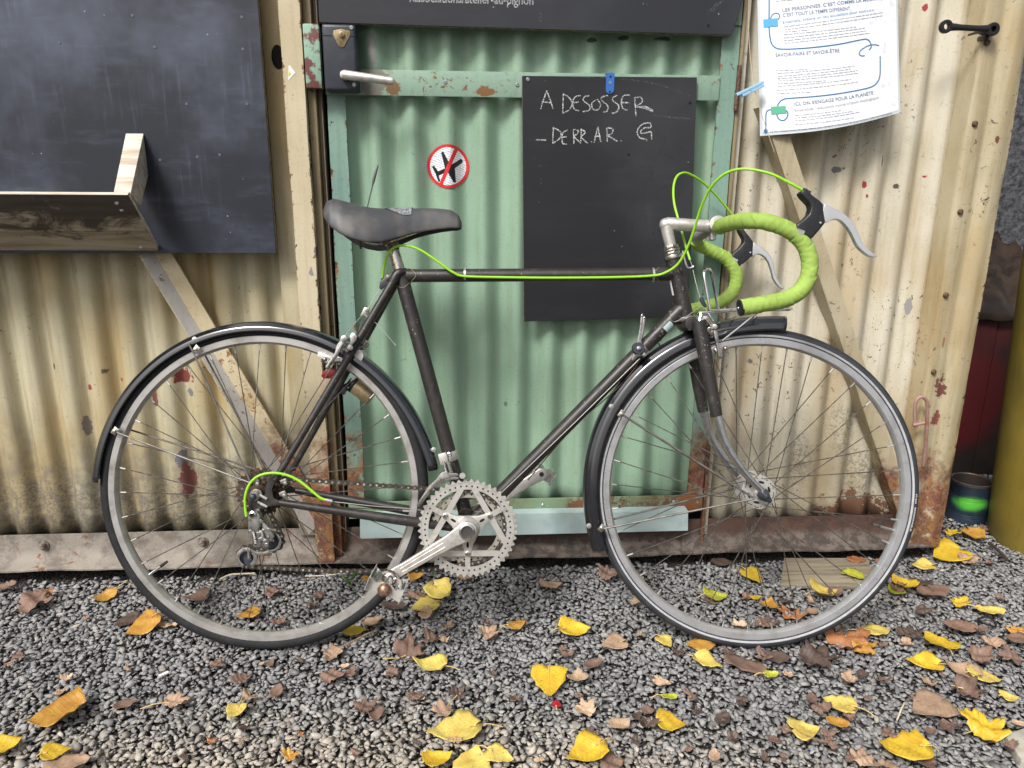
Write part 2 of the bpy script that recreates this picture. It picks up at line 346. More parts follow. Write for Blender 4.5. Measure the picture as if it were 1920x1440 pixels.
def board_mat(name, base, dust, amt, seed):
    n = NT(name); P = n.geo(); x, y, z = n.sep(P); Q = n.vm('ADD', P, (seed, seed*.7, seed*1.3))
    d = n.step(n.noise(Q, 2.6, 5, 0.62), 0.42, 0.78)
    st = n.noise(n.comb(n.m('MULTIPLY', x, 90), 0.0, n.m('MULTIPLY', z, 5)), 1.0, 4, 0.7)
    st = n.m('MULTIPLY', n.step(st, 0.5, 0.8), n.step(n.noise(Q, 5, 3), 0.42, 0.7))
    sw = n.m('MULTIPLY', n.step(n.noise(n.comb(n.m('MULTIPLY', x, 6), seed, n.m('MULTIPLY', z, 30)), 1.0, 4, .7), .5, .8), .5)
    sp = n.step(n.voro(Q, 46), 0.09, 0.03); sp = n.m('MULTIPLY', sp, n.step(n.noise(Q, 11, 2), .56, .62))
    wet = n.m('MULTIPLY', n.step(n.noise(n.comb(n.m('MULTIPLY', x, 34), seed, n.m('MULTIPLY', z, 30)), 1.0, 2, .5, 1.2), .66, .70), n.step(z, 1.16, .95))
    k = n.m('ADD', n.m('MULTIPLY', d, 0.55), n.m('ADD', n.m('MULTIPLY', st, 0.35), n.m('MULTIPLY', sw, .35)))
    k = n.m('MULTIPLY', n.m('MULTIPLY', k, amt), n.m('SUBTRACT', 1.0, n.m('MULTIPLY', wet, .8)))
    c = n.mix(k, base, dust); c = n.mix(n.m('MULTIPLY', sp, .6), c, srgb(190, 192, 196))
    n.bump(n.noise(Q, 240, 4, .7), .12, .0008)
    return n.done(c, n.m('ADD', .5, n.m('MULTIPLY', d, .2)))
m_board_l = board_mat('slate_paint_left', srgb(30, 34, 44), srgb(112, 121, 142), 1.0, 3.1)
m_board_t = board_mat('slate_paint_top', srgb(36, 38, 45), srgb(78, 82, 92), 0.5, 8.4)
m_board_s = board_mat('slate_paint_small', srgb(28, 29, 33), srgb(80, 82, 88), 0.5, 5.7)
m_ply = simple('plywood_edge', srgb(150, 136, 116), .8, 0, srgb(96, 84, 70), 90, (.4, .6), .2, 200, .001, True)
def chalk_mat(name, cut):
    n = NT(name); P = n.geo()
    tr = n.n('ShaderNodeBsdfTransparent'); mx = n.n('ShaderNodeMixShader')
    a = n.m('MULTIPLY', n.step(n.noise(P, 620, 3, .8), cut, cut+.16), .9)
    n.put(mx.inputs[0], a); n.t.links.new(tr.outputs[0], mx.inputs[1]); n.t.links.new(n.p.outputs[0], mx.inputs[2]); n.t.links.new(mx.outputs[0], n.out.inputs[0])
    return n.done(srgb(226, 226, 228), .9)
m_chalk = chalk_mat('chalk', .43); m_chalk_faint = chalk_mat('chalk_faint', .56)
def wood_mat(name, light, dark, stain=None, amt=0):
    n = NT(name); P = n.geo(); x, y, z = n.sep(P)
    g = n.noise(n.comb(n.m('MULTIPLY', x, 5), n.m('MULTIPLY', y, 60), n.m('MULTIPLY', z, 60)), 1.0, 5, .65, .5)
    c = n.mix(n.step(g, .38, .66), light, dark)
    if stain:
        s = n.noise(n.comb(n.m('MULTIPLY', x, 9), n.m('MULTIPLY', y, 5), n.m('MULTIPLY', z, 24)), 1.0, 5, .7, .8)
        k = n.step(n.m('ADD', s, n.m('MULTIPLY', n.m('SUBTRACT', z, .872), 3.4)), .42, .60)
        c = n.mix(n.m('MULTIPLY', k, amt), c, stain)
    n.bump(g, .25, .002); return n.done(c, .75)
m_wood = wood_mat('grey_weathered_wood', srgb(214, 206, 192), srgb(172, 156, 136))
m_wood_stain = wood_mat('stained_plywood', srgb(184, 174, 156), srgb(146, 133, 114), srgb(46, 40, 36), .88)
m_wood_gnd = wood_mat('old_board', srgb(150, 140, 120), srgb(112, 102, 86))

def wp(o, parent):      # child whose mesh is in world coordinates
    o.parent = parent; o.matrix_parent_inverse = Matrix.Translation(-parent.location); return o

# ------------------------------------------------------------------ the setting: ground
def ground_mat():
    n = NT('gravel_bed'); P = n.geo()
    e = n.voro(P, 95, 'DISTANCE_TO_EDGE'); cc = n.voro(P, 95, 'F1', 'Color')
    g = n.n('ShaderNodeSeparateColor'); n.put(g.inputs[0], cc)
    c = n.mix(g.outputs[0], srgb(62, 58, 55), srgb(96, 92, 88))
    c = n.mix(n.step(e, .0, .12), srgb(26, 24, 22), c)
    n.bump(n.step(e, 0, .25), .9, .006); return n.done(c, .85)
MG = MB(); MG.add([(-60, -60, -.014), (60, -60, -.014), (60, 60, -.014), (-60, 60, -.014)], [(0, 1, 2, 3)])
gr = MG.build('ground', ground_mat()); gr['kind'] = 'structure'; gr['label'] = 'dark gravel ground in front of the container'

# ------------------------------------------------------------------ container wall
cont = empty('container', (0, 0, 0), 'old cream painted corrugated steel container with a green door in its side', 'container')
def corr(x, x0, p, a, sharp=1.0):
    t = 0.5+0.5*math.cos(2*PI*(x-x0)/p)          # 1 on a ridge (towards the viewer)
    if sharp != 1.0: t = 1-(1-t)**sharp
    return -a*(2*t-1)
def corr_sheet(name, xa, xb, za, zb, y0, x0, p, a, mat, parent, sharp=1.0, nz=36, dent=.0006):
    nx = int((xb-xa)/p*14)+1; vs = []
    ph = rng.uniform(0, 6.28, 6)
    for j in range(nz+1):
        z = za+(zb-za)*j/nz
        for i in range(nx+1):
            x = xa+(xb-xa)*i/nx
            d = dent*(math.sin(3.1*x+2.3*z+ph[0])+math.sin(7.7*z-4.1*x+ph[1])+.6*math.sin(13*z+11*x+ph[2]))
            vs.append((x, y0+corr(x, x0+.0015*math.sin(2.1*z+ph[3]), p, a, sharp)+d, z))
    fs = [(j*(nx+1)+i, j*(nx+1)+i+1, (j+1)*(nx+1)+i+1, (j+1)*(nx+1)+i) for j in range(nz) for i in range(nx)]
    m = MB(); m.add(vs, fs); o = m.build(name, mat, parent, angle=80)
    s = o.modifiers.new('thickness', 'SOLIDIFY'); s.thickness = .0012; s.offset = 1
    return o
corr_sheet('corrugated_panel', -2.6, -.398, .09, 2.3, .074, -1.012, .0765, .0130, m_left, cont, 1.9)
corr_sheet('corrugated_panel', .640, 1.156, .08, 2.3, .074, .834, .0755, .0130, m_right, cont, 1.15)
def part_box(name, lo, hi, mat, parent=cont, bev=.0015, loc=None):
    m = MB(); m.box(lo, hi); return m.build(name, mat, parent, bevel=bev)
part_box('edge_strip', (-.412, .038, .09), (-.364, .044, 2.3), m_left)
def wavy_post(name, x0, x1, y0, y1, z0, z1, mat, parent=cont):
    m = MB(); n = 40; vs = []
    for j in range(n+1):
        z = z0+(z1-z0)*j/n; w = .0008*math.sin(z*9+x0*50)+.0006*math.sin(z*23)
        vs += [(x0+w+random.uniform(-.0004, .0004), y0, z), (x1+w+random.uniform(-.0005, .0005), y0, z), (x1+w, y1, z), (x0+w, y1, z)]
    fs = [(4*j+k, 4*j+(k+1) % 4, 4*j+4+(k+1) % 4, 4*j+4+k) for j in range(n) for k in range(4)]+[(0, 1, 2, 3), (4*n, 4*n+1, 4*n+2, 4*n+3)]
    m.add(vs, fs); return m.build(name, mat, parent, angle=50)
wavy_post('post', -.366, -.3225, 0, .05, .0335, 2.3, m_post)
part_box('jamb_strip', (-.3215, .020, .034), (-.305, .06, 2.3), m_jamb)
part_box('jamb_strip', (-.3045, .043, .034), (-.2962, .07, 2.3), m_jamb)
part_box('gasket', (-.2958, .032, .10), (-.2944, .075, 2.3), simple('gasket_edge', srgb(134, 124, 108), .7), bev=0)
part_box('dark_backing', (-2.6, .10, .03), (1.255, .11, 2.3), m_dark, bev=0)  # near-black sheet stands for the unlit inside behind the gaps
part_box('floor_plate', (-2.6, .09, .012), (1.255, 1.9, .020), m_dark, bev=0)  # dark underside added so no light shows in the gap below
part_box('roof_plate', (-2.6, .02, 2.302), (1.255, 1.9, 2.34), m_jamb, bev=0)
corr_sheet('side_panel', 0, 1.85, .05, 2.3, 0, 0, .076, .009, m_right, cont).matrix_world = Matrix.Translation((1.24, .05, 0)) @ Matrix.Rotation(PI/2, 4, 'Z')
# sill: folded steel rail along the foot of the wall
m = MB(); prof = [(.052, .104), (.048, .104), (.047, .066), (.043, .053), (.034, .043), (.020, .0365), (.002, .034), (0, .0325), (0, .0285), (.003, .027), (.05, .027), (.057, .03), (.057, .100)]
nx = 90; vs = []
for i in range(nx+1):
    x = -2.6+(1.236+2.6)*i/nx; w = .0015*math.sin(x*11)+.001*math.sin(x*37+1)
    vs += [(x, y+(w*.6 if y < .03 else 0), z+(w if y < .03 else 0)) for (y, z) in prof]
k = len(prof); m.add(vs, [(i*k+a, (i+1)*k+a, (i+1)*k+(a+1) % k, i*k+(a+1) % k) for i in range(nx) for a in range(k)]+[tuple(range(k)), tuple(range(nx*k, nx*k+k))])
sill = m.build('sill', m_sill, cont, angle=40)
def bolt_mesh(r, h, mat, washer=True):
    m = MB(); pr = [(0, 0), (r*1.7, 0), (r*1.7, -.002), (r, -.0025), (r*.95, -h*.75), (r*.6, -h), (0, -h)] if washer else [(r, 0), (r, -h*.4), (r*.72, -h*.85), (0, -h)]
    m.lathe(pr, seg=16); return m.mesh('bolt', mat, angle=45)
bm_round = bolt_mesh(.0068, .007, m_bolt, False); bm_hex = bolt_mesh(.008, .013, m_bolt_grey)
for q in ((82, 1022), (381, 1016)): link('bolt', bm_hex, cont, W(*q, .047))
# diagonal braces: steel angles with the upstanding flange on the lower side
def brace(xa, za, xb, zb, wd, fl, mat):
    a = V((xa, 0, za)); b = V((xb, 0, zb)); d = (b-a).normalized(); s = V((-d.z, 0, d.x))
    if s.x < 0: s = -s
    m = MB(); L = (b-a).length; n = 30; vs = []
    sec = [(0, fl[0]), (.002, fl[0]-.001), (fl[2], fl[1]), (wd, fl[1]), (wd, fl[1]+.006), (0, fl[3])]
    for i in range(n+1):
        c = a+d*L*i/n; jag = random.uniform(-.001, .001)
        for kk, (t, y) in enumerate(sec): vs.append((c.x+s.x*t, y+(jag if kk < 2 else 0), c.z+s.z*t))
    k = len(sec); m.add(vs, [(i*k+q, (i+1)*k+q, (i+1)*k+(q+1) % k, i*k+(q+1) % k) for i in range(n) for q in range(k)]+[tuple(range(k)), tuple(range(n*k, n*k+k))])
    m.mi = [(1 if (i % k == 1 and i < n*k) else 0) for i in range(len(m.f))]
    return m.build('diagonal_brace', mat, cont, angle=40)
p, q = W(262, 478, .01), W(578, 1000, .01); d_ = (p-q).normalized()*.45; brace(p.x+d_.x, p.z+d_.z, q.x, q.z, .056, (.004, .030, .022, .030), [m_brace, m_flange])
p, q = W(1429, 200, .01), W(1692, 985, .01); d_ = (p-q).normalized()*.75; brace(p.x, p.z, q.x, q.z, .038, (.012, .012, .004, .066), [m_brace_r, m_brace_r])
# corner post at the right-hand end
m = MB(); sec = [(1.1490, .085), (1.1495, .020), (1.152, .012), (1.158, .010), (1.186, .010), (1.194, .014), (1.202, .014), (1.212, .006), (1.224, .0015), (1.238, .004), (1.250, .010), (1.2615, .013), (1.2625, .016), (1.2615, .024), (1.245, .03), (1.18, .085)]
n = 46; vs = []
for j in range(n+1):
    z = .028+(2.3-.028)*j/n
    for kk, (x, y) in enumerate(sec): vs.append((x+(random.uniform(-.0012, .0012) if kk in (11, 12) else 0), y+.0008*math.sin(z*7+kk), z))
k = len(sec); m.add(vs, [(j*k+a, j*k+(a+1) % k, (j+1)*k+(a+1) % k, (j+1)*k+a) for j in range(n) for a in range(k)]+[tuple(range(k)), tuple(range(n*k, n*k+k))])
m.build('corner_post', m_corner, cont, angle=50)
for q in ((1827, 232), (1800, 397), (1773, 553), (1750, 697), (1850, 80)): link('bolt', bm_round, cont, W(*q, .0095))
# round hole and scraps beside the door post
m = MB(); m.lathe([(0, -.0005), (.018, -.0005), (.018, .003), (0, .003)], seg=20); o = m.build('hole', m_dark, cont, loc=W(521, 107, .0372)); o.scale = (.75, 1, 1.35)
# strike box for the lock, welded to the post
m = MB(); a, b = W(567, 44, .0), W(603, 166, .0)
m.box((a.x, -.004, b.z), (b.x+.002, .019, a.z)); m.build('strike_box', m_flake, cont, bevel=.004)
# bent rod loop on the corner post
m = MB(); pts = [B_ for B_ in (W(1716, 800, -.012), W(1715, 770, -.014), W(1718, 752, -.016), W(1727, 744, -.018), W(1737, 751, -.018), W(1739, 770, -.016), W(1737, 820, -.010), W(1732, 868, .002), W(1730, 876, .012))]
m.tube(smooth_path(pts, 6), .0042, 10); m.tube([W(1712, 797, -.014), W(1733, 793, -.016)], .0042, 10)
m.build('rod_loop', paint('rod_red', srgb(150, 100, 98), srgb(170, 150, 140), .55, .2, .52, RUST_O), cont)

# ------------------------------------------------------------------ door
DX0, DP, DA, DY = .213, .0792, .0122, .0575
door = corr_sheet('door', -.262, .592, .15, 2.1, DY, DX0, DP, DA, m_door, cont, 1.0, dent=.0008)
def door_y(x): return DY+corr(x, DX0, DP, DA)
wavy_post('stile', -.285, -.2457, .035, .0425, .135, 2.1, m_stile, door)
wavy_post('stile', .5765, .6165, .035, .0425, .135, 2.1, m_stile, door)
part_box('rail', (-.2855, .030, 1.131), (.5775, .0345, 1.183), m_rail, door)
part_box('rail', (-.2855, .030, .136), (.6155, .0345, .1805), m_rail_low, door)
part_box('rail', (-.2855, .030, 1.285), (.6155, .0345, 1.36), m_rail, door)
part_box('rail', (-.2855, .030, 2.03), (.6155, .0345, 2.1), m_rail, door)
m = MB(); A, Bq, C, D = W(675, 969, 0), W(675, 1010, 0), W(1290, 995, 0), W(1290, 958, 0)
m.prism([(A.x, 0, .156), (Bq.x, 0, .0965), (C.x, 0, .0965), (D.x, 0, .1515)], (0, .0015, 0)); m.prism([(A.x, .0016, .156), (A.x, .0016, .1545), (D.x, .0016, .150), (D.x, .0016, .1515)], (0, .028, 0)); m.build('weather_plate', m_galv, door)
part_box('jamb_strip', (.6195, .034, .034), (.6265, .05, 2.3), m_jamb); part_box('jamb_strip', (.6275, .046, .034), (.640, .07, 2.3), m_right)
for zz in (1.165, .30):
    m = MB(); m.tube([(.6185, .0295, zz-.055), (.6185, .0295, zz+.04)], .0048, 12); m.tube([(.6185, .0295, zz-.052), (.6185, .0295, zz-.012)], .0056, 12); m.build('hinge', m_bolt, door)
scr = MB(); scr.lathe([(0, 0), (.0042, 0), (.0042, -.0008), (.0030, -.0018), (.0014, -.0018), (.0012, -.0006), (0, -.0006)], seg=14)
scr_me = scr.mesh('screw', m_screw, angle=30)
sc2 = MB(); sc2.lathe([(0, -.0002), (.0010, -.0002), (.0012, -.0007), (.0026, -.0007), (.0030, 0)], seg=12); scr_small = sc2.mesh('screw', simple('painted_screw', srgb(104, 110, 124), .5, .4), angle=30)
for q in ((835, 154), (970, 159)): link('screw', scr_me, door, W(*q, .0298))
for q in ((1018, 947), (1263, 941)): link('screw', scr_me, door, W(*q, .0298))
# lock case with key plate and lever
a, b = W(603, 43, -.012), W(671, 176, -.012); a2, b2 = W(603, 62, -.012), W(671, 62, -.012)
m = MB(); m.box((a.x-.001, -.012, b.z+.005), (b.x+.001, .0295, a.z-.001)); lock = m.build('lock_case', m_lockcase, door, bevel=.007, bseg=3)
m = MB(); m.box((a.x+.002, -.0128, a.z-.024), (b.x-.002, -.0118, a.z-.0228)); m.build('seam', m_black, door)
kp = [W(x, y, -.0135) for (x, y) in ((625, 57), (640, 54), (656, 58), (657, 66), (645, 88), (640, 89), (635, 86), (624, 66))]
m = MB(); m.prism(kp, (0, .0018, 0)); m.lathe([(.0062, 0), (.0062, -.003), (.0045, -.0035), (0, -.0035)], org=W(641, 65, -.0135), seg=18); m.build('key_plate', m_brass, door, bevel=.0006)
m = MB(); c_ = W(641, 64, -.0172); m.box((c_.x-.0008, c_.y-.0002, c_.z-.004), (c_.x+.0008, c_.y+.0004, c_.z+.003)); m.build('keyhole', m_dark, door)
for q in ((659, 52), (664, 159)): link('screw', scr_me, door, W(*q, -.0122))
m = MB(); h0, h1 = W(645, 140, -.03), W(738, 152, -.034)
m.tube([h0+V((-.004, 0, .0005)), h0, h0.lerp(h1, .5), h1-V((.006, 0, 0)), h1], [.0078, .0095, .0088, .0083, .0080], 16, flat=.8); m.tube([h0, h0+V((0, .022, 0))], .009, 14)
m.build('handle', m_alu, door, bevel=.002)

# ------------------------------------------------------------------ boards on the wall
def panel(name, corners, y, th, mats, label, cat, bev=.0008):
    """flat board from four x-z corners; one mesh, its own origin"""
    c = sum((V((p.x, y, p.z)) for p in corners), V())/4
    m = MB(); vs = [V((p.x, y, p.z))-c for p in corners]; n = len(vs)
    vs2 = [v+V((0, th, 0)) for v in vs]
    m.add(vs+vs2, [tuple(range(n))]+[tuple(range(n, 2*n))[::-1]]+[(i, (i+1) % n, n+(i+1) % n, n+i) for i in range(n)], [0]+[1]*(n+1))
    o = m.build(name, mats, None, loc=c, bevel=bev, bseg=1); return tag(o, label, cat)
lb = panel('chalkboard', [V((-1.75, 0, .797)), V((-.404, 0, .7975)), V((-.401, 0, 2.0)), V((-1.75, 0, 2.0))], -.015, .0125, [m_board_l, m_ply], 'large dusty blackboard on the left of the wall, above the wooden ledge', 'blackboard')
tb = panel('chalkboard', [W(598, 42, .012), W(1372, 66, .012), W(1393, 0, .012), V((.62, 0, 1.62)), V((-.285, 0, 1.62))], .012, .0165, [m_board_t, m_ply], 'wide blackboard across the top of the green door with white web address', 'blackboard')
sb = panel('chalkboard', [W(983, 603, .018), W(1291, 594, .018), W(1307, 145, .018), W(979, 142, .018)], .018, .0105, [m_board_s, m_ply], 'tall narrow blackboard hung on the green door reading A DESOSSER', 'blackboard')
for q in ((248, 29), (290, 88), (453, 32), (455, 92), (350, 195), (463, 195), (300, 300), (370, 294), (412, 290), (111, 80)):
    o_ = link('screw', scr_small, None, W(*q, -.0151)); wp(o_, lb)
for q, b_ in (((1328, 48), tb), ((1294, 193), sb), ((1179, 290), sb)):
    m = MB(); m.lathe([(0, -.0003), (.0032, -.0003), (.0032, .001), (0, .001)], org=W(*q, b_.location.y-.0001) if False else W(*q, .0115 if b_ is tb else .0175), seg=12); wp(m.build('drill_hole', m_dark), b_)
wp(link('screw', scr_me, None, W(990, 149, .0178)), sb)
def ribbon(m, pts, w, y, ytop=0.0):
    pts = [V(p) for p in pts]; L = []
    for i, p_ in enumerate(pts):
        d = (pts[min(i+1, len(pts)-1)]-pts[max(i-1, 0)]); d.normalize(); s = V((-d.z, 0, d.x)); ww = w*random.uniform(.8, 1.2)/2
        L.append((p_+s*ww, p_-s*ww))
    vs = [q for ab in L for q in ab]
    m.add(vs, [(2*i, 2*i+1, 2*i+3, 2*i+2) for i in range(len(pts)-1)])
def strokes(name, lst, ox, oy, sc, y, w, mat, parent, sm=4):
    m = MB()
    for k_, st in enumerate(lst):
        pts = [W(ox+a/sc, oy+b/sc, y-.00002*k_) for a, b in st]
        if len(pts) == 1: pts = [pts[0], pts[0]+V((.003, 0, -.001))]
        elif len(pts) > 2: pts = smooth_path(pts, sm)
        else: pts = [pts[0].lerp(pts[1], t/6) for t in range(7)]
        ribbon(m, pts, w, y)
    o = m.build(name, mat, flat=True); return wp(o, parent)
WORD = [[(215,818),(238,745),(260,678)],[(260,678),(285,745),(308,815)],[(222,765),(295,770)],[(385,705),(380,845)],[(385,700),(440,745),(450,790),(420,830),(380,848)],
 [(515,715),(470,730),(455,780),(470,820),(503,830)],[(460,770),(500,765)],[(580,718),(545,725),(535,755),(580,790),(580,825),(530,838)],[(640,745),(600,770),(605,815),(640,825),(665,790),(640,745)],
 [(720,715),(680,725),(670,750),(715,790),(715,830),(685,840)],[(790,715),(755,735),(760,760),(800,790),(790,835),(750,850)],[(885,712),(835,720),(820,770),(835,815),(865,825)],[(825,770),(880,770)],
 [(920,730),(930,875)],[(915,735),(965,730),(975,765),(925,800)],[(925,800),(990,810),(1058,838)],[(935,803),(1000,800),(1058,830)],
 [(180,1048),(255,1050)],[(310,955),(305,1075)],[(305,955),(360,985),(365,1030),(305,1075)],[(415,975),(380,1000),(375,1050),(385,1078),(412,1080)],[(378,1030),(410,1025)],
 [(460,970),(465,1080)],[(460,970),(500,985),(465,1025)],[(465,1025),(510,1070)],[(520,965),(515,1075)],[(515,970),(550,990),(515,1030)],[(515,1030),(570,1075)],[(590,1060)],
 [(615,1070),(645,950)],[(645,950),(665,1065)],[(620,1025),(660,1020)],[(710,955),(715,1065)],[(710,960),(755,965),(750,1000),(715,1015)],[(715,1015),(790,1060)],[(815,1053)],
 [(1040,920),(980,930),(940,980),(955,1030),(1005,1045),(1008,1060)],[(1040,920),(1040,955),(990,960),(965,985),(975,1000),(1045,985)],[(1045,985),(1048,1045)]]
strokes('chalk_writing', WORD[:17], 960, 0, 4, .0173, .0026, m_chalk, sb); strokes('chalk_writing', WORD[17:36], 960, 0, 4, .0173, .0026, m_chalk, sb); strokes('chalk_writing', WORD[36:], 960, 0, 4, .0173, .0026, m_chalk, sb)
for st_ in [[(430,575),(700,582),(900,600),(1100,635),(1340,720)],[(1060,862),(1200,880),(1340,890)],[(150,1190),(200,1185)],[(218,1330),(218,1390)],[(200,1245),(270,1240)],[(440,660),(452,668)]]: strokes('chalk_smear', [st_], 960, 0, 4, .0174, .0022, m_chalk_faint, sb)
for st_ in [[(1465,90),(1520,50),(1585,0)],[(1490,80),(1540,20)],[(1500,88),(1530,60)],[(220,90),(210,160)]]: strokes('chalk_smear', [st_], 960, 0, 4, .0114, .005, m_chalk_faint, tb)
def flat_text(m, body, p0, p1, y, hscale=1.0, off=0.0, lift=0.0):
    vs, fs, w = text_verts(body, off); d = p1-p0; s = d.length/w; ex = d.normalized(); ez = V((-ex.z, 0, ex.x))
    m.add([p0+ex*v[0]*s+ez*v[1]*s*hscale+V((0, -lift, 0)) for v in vs], fs)
m = MB(); flat_text(m, '/associations/atelier-au-pignon', W(768, 3, .0114), W(1000, 9, .0114), .0114, 1.25, .012); wp(m.build('chalk_writing', m_chalk, flat=True), tb)
# blue strap that holds the narrow board
m = MB(); a, b = W(1137, 138, .016), W(1151, 176, .016); cx = (a.x+b.x)/2; hw = (b.x-a.x)/2
out = [(a.x, 0, a.z), (b.x, 0, a.z)]+[(cx+hw*math.cos(t), 0, b.z+hw-hw*math.sin(t)) for t in [PI*i/8 for i in range(9)]]
m.prism([V((p_[0], .0160, p_[2])) for p_ in out], (0, .0018, 0)); m.box((a.x, .0160, a.z), (b.x, .034, a.z+.0018))
strap = tag(m.build('strap', simple('blue_plastic', srgb(54, 104, 178), .4), None), 'small blue perforated strap holding the narrow blackboard to the door', 'strap')
for zz, mt in ((a.z-.006, m_dark), (a.z-.018, m_screw), (b.z+.004, m_dark)):
    mm = MB(); mm.lathe([(0, -.0004), (.0022 if mt is m_dark else .0034, -.0004), (.0022 if mt is m_dark else .0034, .001), (0, .001)], org=(cx, .0158, zz), seg=12); mm.build('rivet' if mt is m_screw else 'hole', mt, strap)

# wooden ledge in front of the large board: tilted plank with a bracket
ledge = empty('wooden_ledge', W(150, 470, -.02), 'stained wooden ledge tilted out below the large left blackboard', 'ledge')
zb, zt = W(297, 470, -.017).z, W(240, 366, -.155).z; xb_ = W(297, 470, -.017).x; xt_ = W(240, 366, -.155).x
m = MB(); X0 = -1.8; th = V((0, .010, .006))
q = [V((X0, -.017, zb)), V((xb_, -.017, zb)), V((xt_, -.155, zt)), V((X0, -.155, zt))]
m.add(q+[p_+th for p_ in q], [(0, 1, 2, 3), (7, 6, 5, 4), (0, 4, 5, 1), (1, 5, 6, 2), (2, 6, 7, 3), (3, 7, 4, 0)], [0, 1, 1, 1, 1, 1])
wp(m.build('plank', [m_wood_stain, m_wood], bevel=.0015), ledge)
m = MB(); x1_ = W(243, 362, -.15).x; x0_ = W(207, 362, -.15).x
xa_, xb2 = W(236, 250, -.0165).x, W(269, 250, -.0165).x; ztop = W(250, 250, -.0165).z
P_ = [V((xa_, -.0165, ztop)), V((x0_+.004, -.146, zt+.0035)), V((x0_+.004, -.106, zt-.022)), V((xa_, -.0165, ztop-.085))]
Q_ = [V((xb2, -.0165, ztop)), V((x1_, -.146, zt+.0035)), V((x1_, -.106, zt-.022)), V((xb2, -.0165, ztop-.085))]
m.add(P_+Q_, [(0, 1, 2, 3), (7, 6, 5, 4), (0, 4, 5, 1), (1, 5, 6, 2), (2, 6, 7, 3), (3, 7, 4, 0)]); wp(m.build('bracket', m_wood, bevel=.001), ledge)
for q in ((219, 380), (228, 393), (264, 463)):
    t = (q[1]-366)/104; wp(link('screw', scr_me, None, W(*q, -.157+t*.138)), ledge)

# ------------------------------------------------------------------ sticker: crossed-out aeroplane, follows the corrugation
SC_ = W(840, 312, .05); SR = .0475
def px_st(x, y): p_ = W(560+x/4, y/4, .05); return (p_.x-SC_.x, p_.z-SC_.z)
plane = [px_st(*q) for q in ((1232,1205),(1218,1190),(1138,1238),(1085,1137),(1067,1143),(1098,1262),(1045,1285),(1013,1240),(997,1248),(1022,1297),(1050,1368),(1062,1358),(1050,1318),(1115,1288),(1163,1370),(1180,1368),(1172,1262),(1225,1222))]
b0, b1 = V(px_st(1188, 1105)), V(px_st(1058, 1402)); bd = (b1-b0).normalized()
def inside(x, y, poly):
    r = False; j = len(poly)-1
    for i in range(len(poly)):
        if (poly[i][1] > y) != (poly[j][1] > y) and x < (poly[j][0]-poly[i][0])*(y-poly[i][1])/(poly[j][1]-poly[i][1])+poly[i][0]: r = not r
        j = i
    return r
m = MB(); NR, NA = 80, 200; vs = [(0, door_y(SC_.x)-.0012, 0)]
for i in range(1, NR+1):
    for k in range(NA):
        r = SR*i/NR; x = r*math.cos(2*PI*k/NA); z = r*math.sin(2*PI*k/NA); vs.append((x, door_y(SC_.x+x)-.0012, z))
fs, ms = [], []
for i in range(NR):
    for k in range(NA):
        l = (k+1) % NA
        f = (0, 1+k, 1+l) if i == 0 else (1+(i-1)*NA+k, 1+i*NA+k, 1+i*NA+l, 1+(i-1)*NA+l)
        r = SR*(i+.5)/NR; t = 2*PI*(k+.5)/NA; x, z = r*math.cos(t), r*math.sin(t)
        dd = abs((x-b0[0])*bd[1]-(z-b0[1])*bd[0])
        mi = 1 if (r > SR*.865 or dd < .0042) else (2 if inside(x, z, plane) else 0)
        fs.append(f); ms.append(mi)
m.add(vs, fs, ms)
def st_white():
    n = NT('sticker_white'); v = n.obj(); x, y, z = n.sep(v)
    ln = n.m('SINE', n.m('MULTIPLY', n.m('ADD', n.m('MULTIPLY', z, .94), n.m('MULTIPLY', x, .34)), 1300)); wn = n.noise(v, 420, 2)
    return n.done(n.mix(n.m('MULTIPLY', n.step(ln, -.2, .4), n.step(wn, .44, .5)), srgb(232, 234, 238), srgb(168, 170, 180)), .35)
st = m.build('sticker', [st_white(), simple('sticker_red', srgb(206, 46, 50), .35), simple('sticker_black', srgb(28, 28, 34), .4)], None, loc=(SC_.x, 0, SC_.z), angle=80)
tag(st, 'round red and white sticker of a crossed-out black aeroplane on the green door', 'sticker')
m = MB(); m.prism([W(x, y, -.0006) for x, y in ((540, 152), (554, 136), (543, 122), (541, 123))], (0, .0004, 0), 0); m.prism([W(x, y, -.0009) for x, y in ((540, 143), (546, 139), (542, 132))], (0, .0002, 0), 1)
o = m.build('sticker', [simple('torn_sticker', srgb(228, 228, 230), .5), simple('torn_sticker_yellow', srgb(222, 200, 30), .5)]); tag(o, 'torn white scrap of sticker with a yellow corner on the door post', 'sticker')

# ------------------------------------------------------------------ laminated poster
PC = [(1425, 255), (1688, 211), (1683, 0), (1420, 0)]          # bottom-left, bottom-right, right at the frame's top edge, left there
P3 = [W(1425, 255, .012), W(1688, 211, -.002), W(1683, 0, .006), W(1420, 0, .020)]
def post_pt(s, t, lift=0.0):
    a = P3[0].lerp(P3[1], s); b = P3[3].lerp(P3[2], s); p_ = a+(b-a)*t
    sag = -.010*math.sin(PI*min(max(s, 0), 1))*max(0, 1-.7*t)
    return p_+V((0, -.022*math.sin(PI*s)-lift, sag))
def post_st(px, py):
    s, t = .5, .5
    for _ in range(30):
        a = (PC[0][0]+(PC[1][0]-PC[0][0])*s, PC[0][1]+(PC[1][1]-PC[0][1])*s); b = (PC[3][0]+(PC[2][0]-PC[3][0])*s, PC[3][1]+(PC[2][1]-PC[3][1])*s)
        ex = px-(a[0]+(b[0]-a[0])*t); ey = py-(a[1]+(b[1]-a[1])*t)
        s += ex/263.0; t -= ey/235.0
    return s, t
poster = MB(); ns, nt = 24, 20
